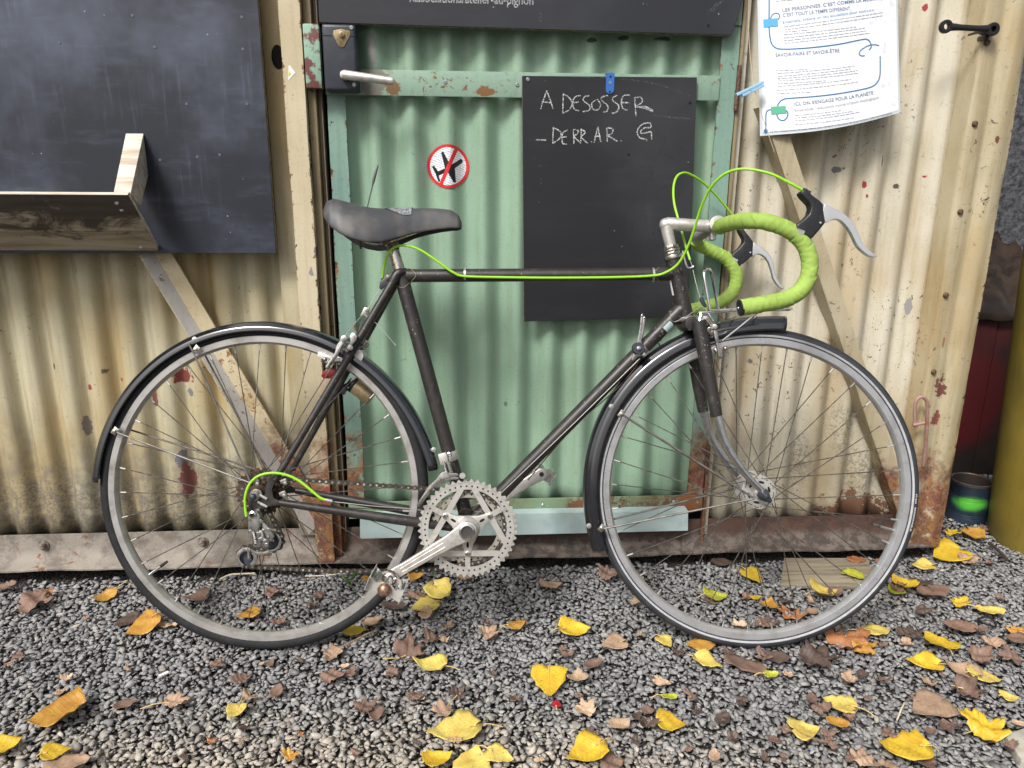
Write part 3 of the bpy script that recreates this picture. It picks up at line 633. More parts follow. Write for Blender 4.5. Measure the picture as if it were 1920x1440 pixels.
def pos_grid(s0, s1, t0, t1, lift, mi):
    vs = [post_pt(s0+(s1-s0)*i/ns, t0+(t1-t0)*j/nt, lift) for j in range(nt+1) for i in range(ns+1)]
    poster.add(vs, [(j*(ns+1)+i, j*(ns+1)+i+1, (j+1)*(ns+1)+i+1, (j+1)*(ns+1)+i) for j in range(nt) for i in range(ns)], mi)
pos_grid(0, 1, 0, 1.75, 0, 0); pos_grid(.018, .985, .025, 1.72, .0006, 1)
n = NT('laminate'); mlam = n.done(srgb(206, 214, 220), .12)
n = NT('poster_paper'); v = n.geo(); n.bump(n.noise(v, 9, 3), .25, .01); n.p.inputs['Coat Weight'].default_value = .6; n.p.inputs['Coat Roughness'].default_value = .15
mpap = n.done(n.mix(n.step(n.noise(v, 60, 4, .7), .56, .72), srgb(240, 243, 247), srgb(214, 218, 226)), .4)
pobj = poster.build('poster', [mlam, mpap], None, angle=80); tag(pobj, 'white laminated charter poster with blue winding line, pegged up right of the door', 'poster')
ink_n = simple('ink_navy', srgb(104, 122, 156), .5); ink_b = simple('ink_blue', srgb(96, 146, 190), .5); ink_line = simple('ink_line_blue', srgb(58, 118, 168), .5)
ink_g = simple('ink_grey', srgb(158, 163, 173), .5); ink_k = simple('ink_dark', srgb(108, 113, 122), .5); ink_sky = simple('ink_sky', srgb(92, 176, 222), .5); ink_grn = simple('ink_green', srgb(96, 180, 150), .5)
def ptext(body, x0, y0, x1, y1, h, mat, off=0.0, name='lettering'):
    """line of print from pixel x0,y0 to x1,y1, cap height h pixels"""
    vs, fs, w = text_verts(body, off); s0, t0 = post_st(x0, y0); s1, t1 = post_st(x1, y1); m = MB()
    L = math.hypot(x1-x0, y1-y0); nx_, ny_ = -(y1-y0)/L, (x1-x0)/L
    pts = []
    for a in vs:
        u = a[0]/w; hh = a[1]/.70*h
        s, t = post_st(x0+(x1-x0)*u+(y1-y0)/L*hh, y0+(y1-y0)*u-hh); pts.append(post_pt(s, t, .0013))
    m.add(pts, fs); return m.build(name, mat, pobj, flat=True)
def pline(pts, w, mat, name='printed_line', sm=6, lift=.0010):
    m = MB(); pp = smooth_path([V((x, y, 0)) for x, y in pts], sm) if len(pts) > 2 else [V((pts[0][0], pts[0][1], 0)), V((pts[1][0], pts[1][1], 0))]
    vs = []
    for i, p_ in enumerate(pp):
        d = pp[min(i+1, len(pp)-1)]-pp[max(i-1, 0)]; d.normalize()
        for sg in (-1, 1): vs.append(post_pt(*post_st(p_.x-d.y*w/2*sg, p_.y+d.x*w/2*sg), lift))
    m.add(vs, [(2*i, 2*i+1, 2*i+3, 2*i+2) for i in range(len(pp)-1)]); return m.build(name, mat, pobj, flat=True)
def Z5(x, y): return (1400+x/5.54, y/5.54)
ptext("LES PERSONNES, C'EST COMME LA MÉCANIQUE", 1462.5, 22, 1663, -2, 6.0, ink_n, .004)
ptext("C'EST TOUT LE TEMPS DIFFÉRENT", 1463, 31, 1585, 19, 6.0, ink_n, .004)
ptext("Ensemble, créons un lieu accueillant pour tous·t.e.s,", 1463, 43, 1633, 20, 5.0, ink_b)
ptext("SAVOIR-FAIRE ET SAVOIR-ÊTRE", 1451, 103.5, 1565, 93.5, 6.4, ink_n, .004)
ptext("ICI, ON S'ENGAGE POUR LA PLANÈTE", 1484, 193, 1631.5, 172, 6.2, ink_n, .004)
ptext("Ensemble, réduisons notre impact écologique.", 1484.5, 204, 1644, 180, 5.0, ink_g)
ptext("Le non respect avéré de cette charte peut conduire à l'exclusion de la permanence voire de l'association.", 1442.5, 246.5, 1671, 211.5, 3.6, ink_k, .0)
random.seed(5)
def body_lines(lines):
    m = MB()
    for (x0, y0, x1, y1) in lines:
        x = 0.0; L = x1-x0
        while x < L:
            w = random.uniform(3, 11); w = min(w, L-x)
            a = [(x0+x, y0+(y1-y0)*x/L), (x0+x+w, y0+(y1-y0)*(x+w)/L)]; hh = random.uniform(.55, .85)
            m.add([post_pt(*post_st(a[0][0], a[0][1]-hh), .0010), post_pt(*post_st(a[1][0], a[1][1]-hh), .0010), post_pt(*post_st(a[1][0], a[1][1]+hh), .0010), post_pt(*post_st(a[0][0], a[0][1]+hh), .0010)], [(0, 1, 2, 3)]); x += w+1.6
    m.build('small_print', ink_g, pobj, flat=True)['kind'] = 'stuff'
body_lines([(1465, 49, 1653, 23), (1467, 54, 1650, 29), (1467, 58, 1510, 54), (1465, 63, 1596, 49), (1465, 69, 1614, 51), (1465, 74, 1616, 56), (1467, 78.5, 1625, 60),
 (1452, 129, 1507, 125), (1455, 134, 1594, 119), (1455, 139.5, 1588, 124), (1455, 144, 1601, 127), (1455, 148, 1600, 132), (1455, 153, 1540, 145), (1455, 158, 1587, 143), (1453, 166, 1600, 148), (1453, 171, 1512, 167),
 (1486, 211, 1568, 200), (1486, 216, 1590, 202), (1486, 221, 1604, 204), (1486, 228.5, 1593, 214), (1451, 3, 1508, -1)])
pline([(1440, -20), (1440, 20), (1440, 50), (1443, 75), (1450, 86), (1463, 89), (1500, 87), (1560, 80), (1608, 71.5), (1620, 72), (1626, 79), (1627, 85), (1623, 90.5)], 2.3, ink_line)
pline([(1441, 38), (1445, 28), (1452, 24), (1458, 28), (1456, 36)], 1.9, ink_line)
pline([(1643, 83), (1633, 81), (1620, 83), (1607, 90), (1603, 97), (1608, 101), (1614, 100.5)], 2.0, ink_line)
pline([(1645.5, 102), (1645.5, 120), (1645, 138), (1640, 150), (1628, 158), (1600, 163.5), (1540, 172), (1480, 179), (1465, 182), (1457, 190), (1455, 198), (1454, 212), (1458, 220), (1465, 222), (1471, 217), (1473, 208), (1470, 202)], 2.3, ink_line)
pline([(1446, 202), (1438, 205), (1435, 213), (1435, 235), (1434.5, 243)], 2.2, ink_line)
for body_, x, y, mt in (('pquad', 1430.5, 35, ink_sky), ('pquad', 1444, 196, ink_grn)):
    m = MB(); q = [(0, 15), (25, 12.5), (24, -2), (-1, .5)] if mt is ink_sky else [(0, 16), (26, 12), (25, -2), (-1, 1)]
    m.add([post_pt(*post_st(x+a, y+b_), .0016) for a, b_ in q], [(0, 1, 2, 3)]); m.build('printed_tag', mt, pobj, flat=True)
m = MB(); m.add([post_pt(*post_st(1434.8+3.9*math.cos(t), 244.5+3.9*math.sin(t)), .0016) for t in [2*PI*i/16 for i in range(16)]], [tuple(range(16))]); m.build('printed_dot', ink_line, pobj, flat=True)
# clothes peg and cord
peg = MB(); pa, pb = W(1381, 181, -.012), W(1432, 157, -.012); ex = (pb-pa).normalized(); ez = V((-ex.z, 0, ex.x)); L = (pb-pa).length
peg.obox(pa+ex*L*.5+ez*.0034, ex, V((0, 1, 0)), ez, L, .010, .0062); peg.obox(pa+ex*L*.58-ez*.0034, ex, V((0, 1, 0)), ez, L*.80, .010, .0058)
po = peg.build('clothes_peg', simple('pale_blue_plastic', srgb(150, 194, 224), .4), None, bevel=.0012); tag(po, 'pale blue clothes peg gripping the left edge of the poster', 'clothes peg')
m = MB(); m.tube([pa+ex*L*.5+V((0, -.0055, 0))+ez*(.007*math.cos(t))+V((0, .0030*(1-abs(math.sin(t))), 0)) for t in [PI*i/8 for i in range(9)]], .0006, 6); m.build('spring', m_steel, po)
m = MB(); m.tube(smooth_path([W(1404, -60, .0), W(1404, 0, .0), W(1404, 60, .0), W(1409, 130, -.004), W(1418, 180, -.010), W(1435, 235, -.014), W(1452, 285, -.012)], 8), .0008, 6)
tag(m.build('cord', simple('thin_cord', srgb(196, 182, 156), .8), None), 'thin pale cord hanging down beside the poster and peg', 'cord')
# black crank-like handle bolted to the panel at the top right
m = MB(); e0, e1 = W(1773, 50, -.012), W(1861, 55, -.012)
for e in (e0, e1): m.lathe([(.0062, -.005), (.0135, -.005), (.0140, 0), (.0135, .005), (.0062, .005), (.0055, 0)], org=e, seg=20, closed=True)
m.tube([e0.lerp(e1, .10), e0.lerp(e1, .3), e0.lerp(e1, .7), e0.lerp(e1, .90)], [.0085, .0065, .0065, .0085], 12, flat=.8); m.tube([e1+V((.0, .004, 0)), V((e1.x, .055, e1.z))], .0105, 12); m.tube([e1+V((-.006, .006, -.014)), e1+V((-.006, .03, -.014))], .006, 10)
tag(m.build('wall_handle', simple('black_enamel', srgb(34, 32, 34), .3), None, bevel=.0008), 'black metal bar handle with two eyelet ends at the top right of the panel', 'handle')

# ------------------------------------------------------------------ behind the corner
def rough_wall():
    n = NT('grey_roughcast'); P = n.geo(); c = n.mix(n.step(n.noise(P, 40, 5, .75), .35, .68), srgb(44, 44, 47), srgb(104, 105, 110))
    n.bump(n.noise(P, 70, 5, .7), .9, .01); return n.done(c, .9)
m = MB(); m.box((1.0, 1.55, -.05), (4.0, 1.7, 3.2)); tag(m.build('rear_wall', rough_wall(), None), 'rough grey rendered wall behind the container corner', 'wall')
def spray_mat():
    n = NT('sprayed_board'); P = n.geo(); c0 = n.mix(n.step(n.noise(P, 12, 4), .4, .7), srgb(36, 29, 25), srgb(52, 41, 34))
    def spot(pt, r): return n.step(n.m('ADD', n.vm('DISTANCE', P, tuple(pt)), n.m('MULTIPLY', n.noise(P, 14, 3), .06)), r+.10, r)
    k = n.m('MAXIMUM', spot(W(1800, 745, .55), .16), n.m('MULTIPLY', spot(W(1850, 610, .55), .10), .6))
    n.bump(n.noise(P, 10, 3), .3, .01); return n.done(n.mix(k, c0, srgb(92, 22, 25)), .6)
z_top = W(1850, 592, .55).z
crate = empty('crate', (1.67, .75, -.01), 'dark brown crate of upright boards with red spray paint behind the container corner', 'crate')
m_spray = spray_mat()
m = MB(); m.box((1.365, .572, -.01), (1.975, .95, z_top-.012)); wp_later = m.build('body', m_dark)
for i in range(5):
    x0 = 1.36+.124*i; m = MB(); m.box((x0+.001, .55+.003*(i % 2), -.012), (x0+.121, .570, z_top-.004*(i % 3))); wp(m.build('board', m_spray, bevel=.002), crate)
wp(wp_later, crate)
m = MB(); vs = []; nx_, ny_ = 26, 14
for j in range(ny_+1):
    for i in range(nx_+1):
        x = 1.34+.66*i/nx_; u = j/ny_; y = .53+.46*u
        z = z_top+.02+.21*u+.018*math.sin(x*38+u*9)*math.sin(u*14+x*8)+.012*math.sin(x*71-u*20)
        if j == 0: z = z_top-.012+.004*math.sin(x*50)
        vs.append((x, y, z))
m.add(vs, [(j*(nx_+1)+i, j*(nx_+1)+i+1, (j+1)*(nx_+1)+i+1, (j+1)*(nx_+1)+i) for j in range(ny_) for i in range(nx_)])
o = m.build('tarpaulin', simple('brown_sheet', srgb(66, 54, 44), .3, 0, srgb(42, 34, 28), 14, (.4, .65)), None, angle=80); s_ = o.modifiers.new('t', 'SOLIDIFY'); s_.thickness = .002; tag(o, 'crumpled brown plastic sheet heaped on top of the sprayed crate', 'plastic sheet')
# yellow drum beyond the corner
m = MB(); pr = []
for z_, dr in ((-.02, -.004), (.0, -.003), (.008, .0), (.3, .001), (.6, .0), (.87, 0), (.884, -.004)): pr.append((.168+.045*z_+dr, z_))
pr += [(.15, .884), (.14, .872), (0, .872)]
m.lathe(pr, ax=(0, 0, 1), seg=64)
tag(m.build('yellow_drum', paint('dull_yellow', srgb(140, 123, 50), srgb(116, 103, 46), .5, .5, .64, srgb(92, 80, 44)), None, loc=(1.647, .071, -.004), angle=30), 'tall dull yellow drum at the right edge of the picture', 'drum')
# paint tin
cpos = G(1809, 972); R_ = .0535; Hh = .128; m = MB()
pr = [(R_*.97, 0), (R_*1.01, .002), (R_*1.01, .006), (R_, .008)]
for zz in (.024, .029, .034): pr += [(R_, zz-.002), (R_*.985, zz), (R_, zz+.002)]
for zz in (.076, .081, .086): pr += [(R_, zz-.002), (R_*.985, zz), (R_, zz+.002)]
pr += [(R_, .118), (R_*1.03, .121), (R_*1.03, Hh), (R_*.98, Hh+.0015), (R_*.93, Hh-.001), (R_*.93, .03), (0, .03)]
m.lathe(pr, ax=(0, 0, 1), seg=40, mi=[0]*(len(pr)-6)+[1, 1, 1, 2, 2])
def tin_mat():
    n = NT('tin_paint'); v = n.obj(); x_, y_, z_ = n.sep(v); c0 = n.mix(n.step(n.noise(v, 14, 3), .35, .7), srgb(44, 58, 72), srgb(32, 42, 54))
    k = n.step(n.m('ADD', n.vm('LENGTH', n.comb(n.m('MULTIPLY', n.m('ADD', x_, .026), .7), n.m('MULTIPLY', n.m('ADD', y_, .046), .7), n.m('MULTIPLY', n.m('SUBTRACT', z_, .070), 1.6)), None), n.m('MULTIPLY', n.m('SUBTRACT', n.noise(v, 30, 3), .5), .03)), .044, .014)
    return n.done(n.mix(k, c0, srgb(84, 176, 56)), .35, .1)
tag(m.build('paint_tin', [tin_mat(), simple('tin_rim', srgb(110, 112, 108), .4, .8, RUST, 50, (.5, .65)), simple('tin_inside', srgb(40, 30, 26), .7)], None, loc=(cpos.x, cpos.y, -.004), angle=40), 'open dark blue paint tin with a green sprayed band beside the corner post', 'tin')

# ================================================================== BICYCLE
bike = bpy.data.objects.new('bicycle', None); COL.objects.link(bike); bike.empty_display_size = .1
bike.matrix_world = Matrix(((_hd[0], _bn[0], _bu[0], B_ORG[0]), (_hd[1], _bn[1], _bu[1], B_ORG[1]), (_hd[2], _bn[2], _bu[2], B_ORG[2]), (0, 0, 0, 1)))
tag(bike, 'dark brown racing bicycle with lime green bar tape leaning against the container', 'bicycle')
def frame_mat():
    n = NT('frame_paint'); v = n.obj()
    c = n.mix(n.step(n.noise(v, 12, 3), .4, .7), srgb(41, 38, 37), srgb(49, 45, 43))
    ch = n.m('MULTIPLY', n.step(n.noise(v, 190, 4, .75), .64, .665), n.step(n.noise(v, 9, 2), .46, .56))
    c = n.mix(ch, c, srgb(168, 160, 152)); du = n.step(n.noise(v, 60, 4), .5, .8); c = n.mix(n.m('MULTIPLY', du, .25), c, srgb(104, 96, 90))
    n.bump(n.noise(v, 300, 3), .06, .0006); return n.done(c, n.m('ADD', .40, n.m('MULTIPLY', du, .2)))
m_frame = frame_mat()
m_tyre = simple('tyre_rubber', srgb(34, 34, 36), .75, 0, srgb(44, 44, 46), 40, (.4, .7), .25, 700, .0006, spec=.3)
def tread_mat():
    n = NT('tyre_rubber_tread'); v = n.obj(); x, y, z = n.sep(v)
    r = n.vm('LENGTH', n.comb(x, 0.0, z), None); a = n.m('ARCTAN2', z, x)
    sip = n.m('ABSOLUTE', n.m('SUBTRACT', n.m('FRACT', n.m('MULTIPLY', a, 132/(2*PI))), .5))
    edge = n.step(n.m('ABSOLUTE', n.m('SUBTRACT', r, .3335)), .0009, .0003)
    s1 = n.m('MAXIMUM', n.m('MULTIPLY', n.step(sip, .06, .02), n.step(r, .3326, .3332)), edge)
    c = n.mix(n.step(n.noise(v, 40, 3), .4, .7), srgb(46, 48, 53), srgb(58, 60, 65)); c = n.mix(n.m('MULTIPLY', s1, .8), c, srgb(20, 20, 22))
    n.bump(n.m('SUBTRACT', n.m('MULTIPLY', n.noise(v, 600, 3), .2), s1), .5, .001); return n.done(c, .65)
m_tread = tread_mat()
m_strip = simple('reflective_strip', srgb(172, 174, 176), .4, .0, srgb(156, 156, 158), 60, (.4, .7))
m_rim = simple('rim_alloy', srgb(194, 195, 198), .3, .62, srgb(168, 167, 166), 30, (.4, .8), .06, 260, .0006)
m_rim_old = simple('rim_alloy_dull', srgb(190, 188, 185), .32, .62, srgb(146, 142, 136), 24, (.4, .8), .08, 260, .0006)
m_spoke = simple('spoke_steel', srgb(122, 118, 113), .4, .7, srgb(92, 86, 80), 90, (.4, .6))
m_chrome = simple('chrome', srgb(222, 222, 222), .17, 1.0, srgb(190, 184, 174), 70, (.5, .75))
m_chrome_old = simple('chrome_pitted', srgb(206, 200, 190), .26, 1.0, srgb(140, 116, 92), 130, (.55, .7), .2, 400, .0006)
m_fender = simple('fender_black', srgb(20, 22, 27), .17, 0, srgb(28, 30, 36), 30, (.4, .75), spec=.9)
_fb = m_fender.node_tree.nodes['Principled BSDF']; _fb.inputs['Coat Weight'].default_value = 1.0; _fb.inputs['Coat Roughness'].default_value = .06
m_tape = None
def tape_mat():
    n = NT('lime_tape'); v = n.obj(); c = n.mix(n.step(n.noise(v, 22, 4, .6), .36, .68), srgb(152, 180, 84), srgb(136, 164, 72))
    c = n.mix(n.m('MULTIPLY', n.step(n.noise(v, 70, 4, .7), .52, .75), .5), c, srgb(112, 128, 66)); n.bump(n.noise(v, 900, 3, .7), .35, .0008); return n.done(c, .75)
m_tape = tape_mat()
m_cable = simple('lime_cable', srgb(146, 206, 44), .34)
m_wire = simple('inner_wire', srgb(176, 175, 172), .42, .7)
m_brown_wire = simple('brown_wire', srgb(92, 66, 44), .6)
m_saddle = simple('saddle_cover', srgb(66, 67, 70), .52, 0, srgb(84, 82, 80), 26, (.42, .7), .2, 500, .0005)
m_chainm = simple('chain_steel', srgb(92, 85, 78), .42, .5, srgb(62, 56, 51), 160, (.4, .6)); m_pin = simple('chain_pin', srgb(206, 200, 192), .4, .4)
m_cog = simple('rusty_cogs', srgb(92, 72, 56), .6, .5, srgb(58, 48, 42), 120, (.4, .6), .3, 400, .001)
m_rustcap = simple('rusty_cap', srgb(166, 138, 118), .42, .7, srgb(122, 92, 74), 120, (.38, .6), .3, 300, .001)
m_derail = simple('derailleur_alloy', srgb(176, 174, 170), .28, .88, srgb(130, 122, 114), 110, (.5, .7))
m_red = simple('red_lens', srgb(140, 16, 26), .2); m_bronze = simple('dynamo_body', srgb(168, 150, 116), .42, .5, srgb(140, 122, 92), 50, (.4, .7))
m_white_p = simple('white_tape', srgb(228, 226, 222), .5); m_lamp = simple('lamp_body', srgb(150, 132, 108), .45)

def bpart(m, name, mat, parent=None, **kw): return m.build(name, mat, parent or bike, **kw)
def cyl_between(m, a, b, r, seg=16, mi=0): m.tube([a, b], r, seg, mi)

# ---- frame tubes
SEAT = B(752, 517); BB_ = V((.4226, 0, .264)); HT_T, HT_B = V((.8435, 0, .822)), V((.871, 0, .700)); HAX = (HT_T-HT_B).normalized()
def tubep(name, a, b, r, seg=20, mat=None):
    m = MB(); m.tube([a, b], r, seg); return bpart(m, name, mat or m_frame)
TT_F = B(1258, 514); DT_F = HT_B+HAX*.022
tubep('top_tube', SEAT, TT_F, .0135); tubep('seat_tube', SEAT+(SEAT-BB_).normalized()*.012, BB_, .0148); tubep('down_tube', DT_F, BB_, .0148); tubep('head_tube', HT_B, HT_T, .0168)
m = MB(); m.tube([BB_+V((0, -.034, 0)), BB_+V((0, .034, 0))], .020, 24); bpart(m, 'bottom_bracket', m_frame, bevel=.001)
m_pin_line = simple('lug_line', srgb(150, 138, 118), .5)
# lugs: short sleeves with drawn points
def lug(at, d, r, ln, tip, side=V((0, -1, 0))):
    m = MB(); d = d.normalized(); s = (side-d*side.dot(d)).normalized(); t = d.cross(s); seg = 28; vs = []
    for i in range(2):
        for k in range(seg):
            a = 2*PI*k/seg; rad = s*math.cos(a)+t*math.sin(a); l = 0 if i == 0 else ln+tip*max(0, math.cos(a))**3+tip*max(0, -math.cos(a))**3
            vs.append(at+rad*(r if i == 0 else r-.0006)+d*l)
    m.add(vs, [(k, (k+1) % seg, seg+(k+1) % seg, seg+k) for k in range(seg)])
    m.tube(vs[seg:], .0005, 5, 1, closed=True); return m
for at, d, r, ln, tip in ((TT_F, SEAT-TT_F, .0149, .026, .012), (SEAT, TT_F-SEAT, .0149, .020, .012), (SEAT, BB_-SEAT, .0162, .018, .008), (DT_F, BB_-DT_F, .0162, .026, .014), (BB_, DT_F-BB_, .0162, .030, .012), (BB_, SEAT-BB_, .0162, .030, .010)):
    bpart(lug(at, d, r, ln, tip), 'lug', [m_frame, m_pin_line])
for sg in (-1, 1):
    tp = SEAT+V((-.004, sg*.016, .004)); dr = B(516, 900, -.062); dr = V((dr.x, sg*.062, dr.z))
    br = tp.lerp(dr, .45); br.y = sg*.034
    m = MB(); m.tube(smooth_path([tp, tp.lerp(br, .5), br, br.lerp(dr, .5), dr], 5), [.0085]*9+[.0085-.0022*i/11 for i in range(12)], 14); bpart(m, 'seat_stay', m_frame)
    m = MB(); m.tube(smooth_path([B(760, 510, sg*.016), tp, tp+(dr-tp)*.05], 4), [.002, .005, .0075, .0085, .009, .0095, .0095, .009, .0085], 14); bpart(m, 'stay_cap', m_frame)
    cs0 = BB_+V((-.012, sg*.026, .002)); cs1 = B(524, 942, -.060); cs1 = V((cs1.x, sg*.060, cs1.z))
    m = MB(); m.tube(smooth_path([cs0, cs0.lerp(cs1, .3)+V((0, sg*.008, 0)), cs0.lerp(cs1, .7)+V((0, sg*.004, 0)), cs1], 6), [.0105]*7+[.0105-.0035*i/11 for i in range(12)], 14, flat=1.0); bpart(m, 'chain_stay', m_frame)
    # dropout plate
    z_ = lambda x, y: V((B(420+x/6, 840+y/6, -.062).x, sg*.0605, B(420+x/6, 840+y/6, -.062).z))
    m = MB(); m.prism([z_(*q) for q in ((560, 290), (640, 300), (575, 380), (540, 470), (560, 560), (620, 590), (640, 640), (520, 650), (430, 690), (370, 720), (300, 690), (270, 620), (320, 560), (420, 560), (470, 520), (470, 430), (500, 350))], (0, .004*sg, 0)); bpart(m, 'dropout', m_frame, bevel=.0006)
# seat post, binder bolt, reflective patches
m = MB(); m.tube([SEAT+(SEAT-BB_).normalized()*.005, B(733, 455)], .0125, 20); bpart(m, 'seat_post', m_chrome_old)
m = MB(); m.tube([B(727, 518, -.020), B(727, 518, .020)], .0065, 14); m.tube([B(727, 518, -.022), B(727, 518, -.020)], .0042, 6, 1); bpart(m, 'seat_bolt', [m_bolt_grey, m_steel], bevel=.0006)
def sleeve(a, b, r, t0, t1, ang0, ang1, mat, name):
    m = MB(); d = (b-a).normalized(); s = V((0, -1, 0)); s = (s-d*s.dot(d)).normalized(); t = d.cross(s); vs = []; n_ = 10
    for q in (t0, t1):
        for k in range(n_+1):
            an = ang0+(ang1-ang0)*k/n_; vs.append(a+(b-a)*q+(s*math.cos(an)+t*math.sin(an))*r)
    m.add(vs, [(k, k+1, n_+2+k, n_+1+k) for k in range(n_)]); return bpart(m, name, mat)
sleeve(DT_F, BB_, .0152, .066, .098, -1.45, .15, m_galv, 'reflective_patch')
sleeve(HT_T, HT_B, .0172, .32, .60, 1.15, 1.75, m_white_p, 'reflective_patch')
for px in (872, 1224):
    c = B(px, 515); m = MB(); m.tube([c-V((.0022, 0, 0)), c+V((.0022, 0, 0))], .0146, 24); bpart(m, 'cable_clip', m_steel)

# ---- wheels
def wheel(name, ctr, rotz, phase, tyre_mats, rim_mat, strip, flange_r, valve_ang, hub_w, rear):
    rim = MB()
    rp = [(.3185, -.0115), (.3175, -.0122), (.3062, -.0116), (.3046, -.0095), (.3020, -.0040), (.3015, 0), (.3020, .0040), (.3046, .0095), (.3062, .0116), (.3175, .0122), (.3185, .0115), (.3150, .0095), (.3100, 0), (.3150, -.0095)]
    rim.lathe(rp, seg=160, closed=True); ro = rim.build(name, rim_mat, bike, loc=ctr, rot=(0, 0, rotz), angle=30)
    t = MB(); rc, rt = .3262, .0135; pr = []; ms = []
    for i in range(41):
        a = math.radians(-128+256*i/40); pr.append((rc+rt*math.cos(a)*.93, rt*math.sin(a)))
    for i in range(40):
        rr = (pr[i][0]+pr[i+1][0])/2; ms.append(1 if (strip and abs(rr-.3232) < .0022 and pr[i][1] < 0) else 0)
    t.lathe(pr, seg=160, mi=ms); t.build('tyre', tyre_mats, ro, angle=60)
    # hub
    h = MB(); w = hub_w
    h.lathe([(0, -w-.012), (.006, -w-.012), (.006, -w-.002), (.011, -w), (.013, -w+.006), (flange_r, -w+.0062), (flange_r+.001, -w+.0075), (flange_r, -w+.009), (.018, -w+.010), (.011, -w+.018), (.010, 0), (.011, w-.018), (.018, w-.010), (flange_r, w-.009), (flange_r+.001, w-.0075), (flange_r, w-.0062), (.013, w-.006), (.011, w), (.006, w+.002), (.006, w+.012), (0, w+.012)], seg=40)
    ho = h.build('hub', m_alu, ro, angle=35)
    if not rear:
        for k in range(6):
            a = 2*PI*k/6+.3; hh = MB(); c = V((flange_r*.62*math.cos(a), -w+.0058, flange_r*.62*math.sin(a)))
            e1 = V((-math.sin(a), 0, math.cos(a))); hh.prism([c+e1*(.0065*math.cos(q)+0)+V((math.cos(a), 0, math.sin(a)))*.0026*math.sin(q) for q in [2*PI*i/12 for i in range(12)]], (0, .0006, 0)); hh.build('hub_slot', m_dark, ro, flat=True)
        hh = MB()
        for k in range(18):
            a = math.radians(phase+20*k+10); hh.lathe([(0, -.0004), (.0013, -.0004), (.0013, .0005)], org=V(((flange_r-.0045)*math.cos(a), -w+.0058, (flange_r-.0045)*math.sin(a))), seg=8)
        hh.build('spoke_hole', m_dark, ro)
    # spokes: 36, crossed three times; every spoke its own part
    for k in range(36):
        a = math.radians(phase+10*k); side = -1 if k % 2 == 0 else 1; j = k//2
        lead = 1 if j % 2 == 0 else -1; b = a+lead*math.radians(64)
        y0 = side*(w-.0075)+side*(.0018 if lead > 0 else -.0016); fr = flange_r-.0045
        p0 = V((fr*math.cos(b), y0, fr*math.sin(b))); p1 = V((.3015*math.cos(a), side*.002, .3015*math.sin(a))); pn = p1+(p0-p1).normalized()*.013
        s = MB(); s.tube([p0, pn], .00105, 6); s.tube([p1, pn], .0019, 7, 1); s.build('spoke', [m_spoke, m_wire], ro)
    va = math.radians(valve_ang); d = V((math.cos(va), 0, math.sin(va))); s = MB()
    s.tube([d*.3020, d*.272], [.003, .0028], 10); s.tube([d*.273, d*.256], [.0036, .0026], 10, 1); s.build('valve', [m_chrome, m_black if rear else m_spoke], ro)
    return ro
RC = V((0, 0, .340)); FC = V((1.023, 0, .340)); FROT = -.045
rw = wheel('wheel', RC, 0, 91.3, [m_tyre, m_strip], m_rim_old, False, .029, -143.5, .034, True)
fw_ = wheel('wheel', FC, FROT, 88.4, [m_tread, m_strip], m_rim, True, .0345, -16.0, .036, False)
rw['label'] = 'rear wheel with plain black tyre'; fw_['label'] = 'front wheel with reflective stripe on the tyre'
def tyre_text(body, a0, a1, r, h, ro, flip=False):
    vs, fs, w = text_verts(body, .01); m = MB(); pts = []
    for v in vs:
        a = math.radians(a0+(a1-a0)*v[0]/w); rr = r+v[1]/.7*h*(-1 if flip else 1); yy = -.0138*math.sqrt(max(.05, 1-((rr-.3262)/.0129)**2))-.0004
        pts.append(V((rr*math.cos(a), yy, rr*math.sin(a))))
    m.add(pts, fs); m.build('lettering', m_white_p, ro, flat=True)
tyre_text('RANDONNEUR', -5.5, -14.5, .3272, .0034, fw_); tyre_text('37-622', -.5, -4.2, .3272, .0030, fw_)
# axle ends
m = MB(); c = V((0, -.060, .340)); m.lathe([(0, -.020), (.007, -.018), (.0095, -.013), (.0105, -.006), (.0105, 0), (.012, 0), (.012, .004), (0, .004)], org=c, seg=24); bpart(m, 'axle_nut', m_alu)
m = MB(); m.ball(c+V((0, -.019, 0)), .0075, 0, sc=(1, .8, 1)); bpart(m, 'axle_cap', m_lockcase)
for sg in (-1, 1):
    m = MB(); c = FC+V((0, sg*.052, 0)); m.lathe([(0, sg*.022), (.006, sg*.020), (.0095, sg*.012), (.010, sg*.002), (.012, sg*.002), (.012, -sg*.002), (0, -sg*.002)], org=c, seg=20)
    if sg < 0: m.tube([c+V((.0, -.012, -.002)), c+V((.010, -.016, -.012))], [.009, .004], 12)
    bpart(m, 'axle_nut', m_lockcase if sg < 0 else m_alu)
# freewheel
m = MB()
for i, (r, tt) in enumerate(((.0285, 14), (.033, 16), (.038, 19), (.043, 21), (.048, 24))):
    w = -.050+.0046*i; seg = tt*4; vs = []
    for yy in (w, w+.0022):
        for k in range(seg):
            a = 2*PI*k/seg; rr = r+(.0024 if k % 4 in (1, 2) else -.0024); vs.append(RC+V((rr*math.cos(a), yy, rr*math.sin(a))))
    m.add(vs, [tuple(range(seg))[::-1], tuple(range(seg, 2*seg))]+[(k, (k+1) % seg, seg+(k+1) % seg, seg+k) for k in range(seg)])
m.lathe([(.024, -.054), (.024, -.03), (.012, -.03)], org=RC, seg=24); bpart(m, 'freewheel', m_cog, flat=True)

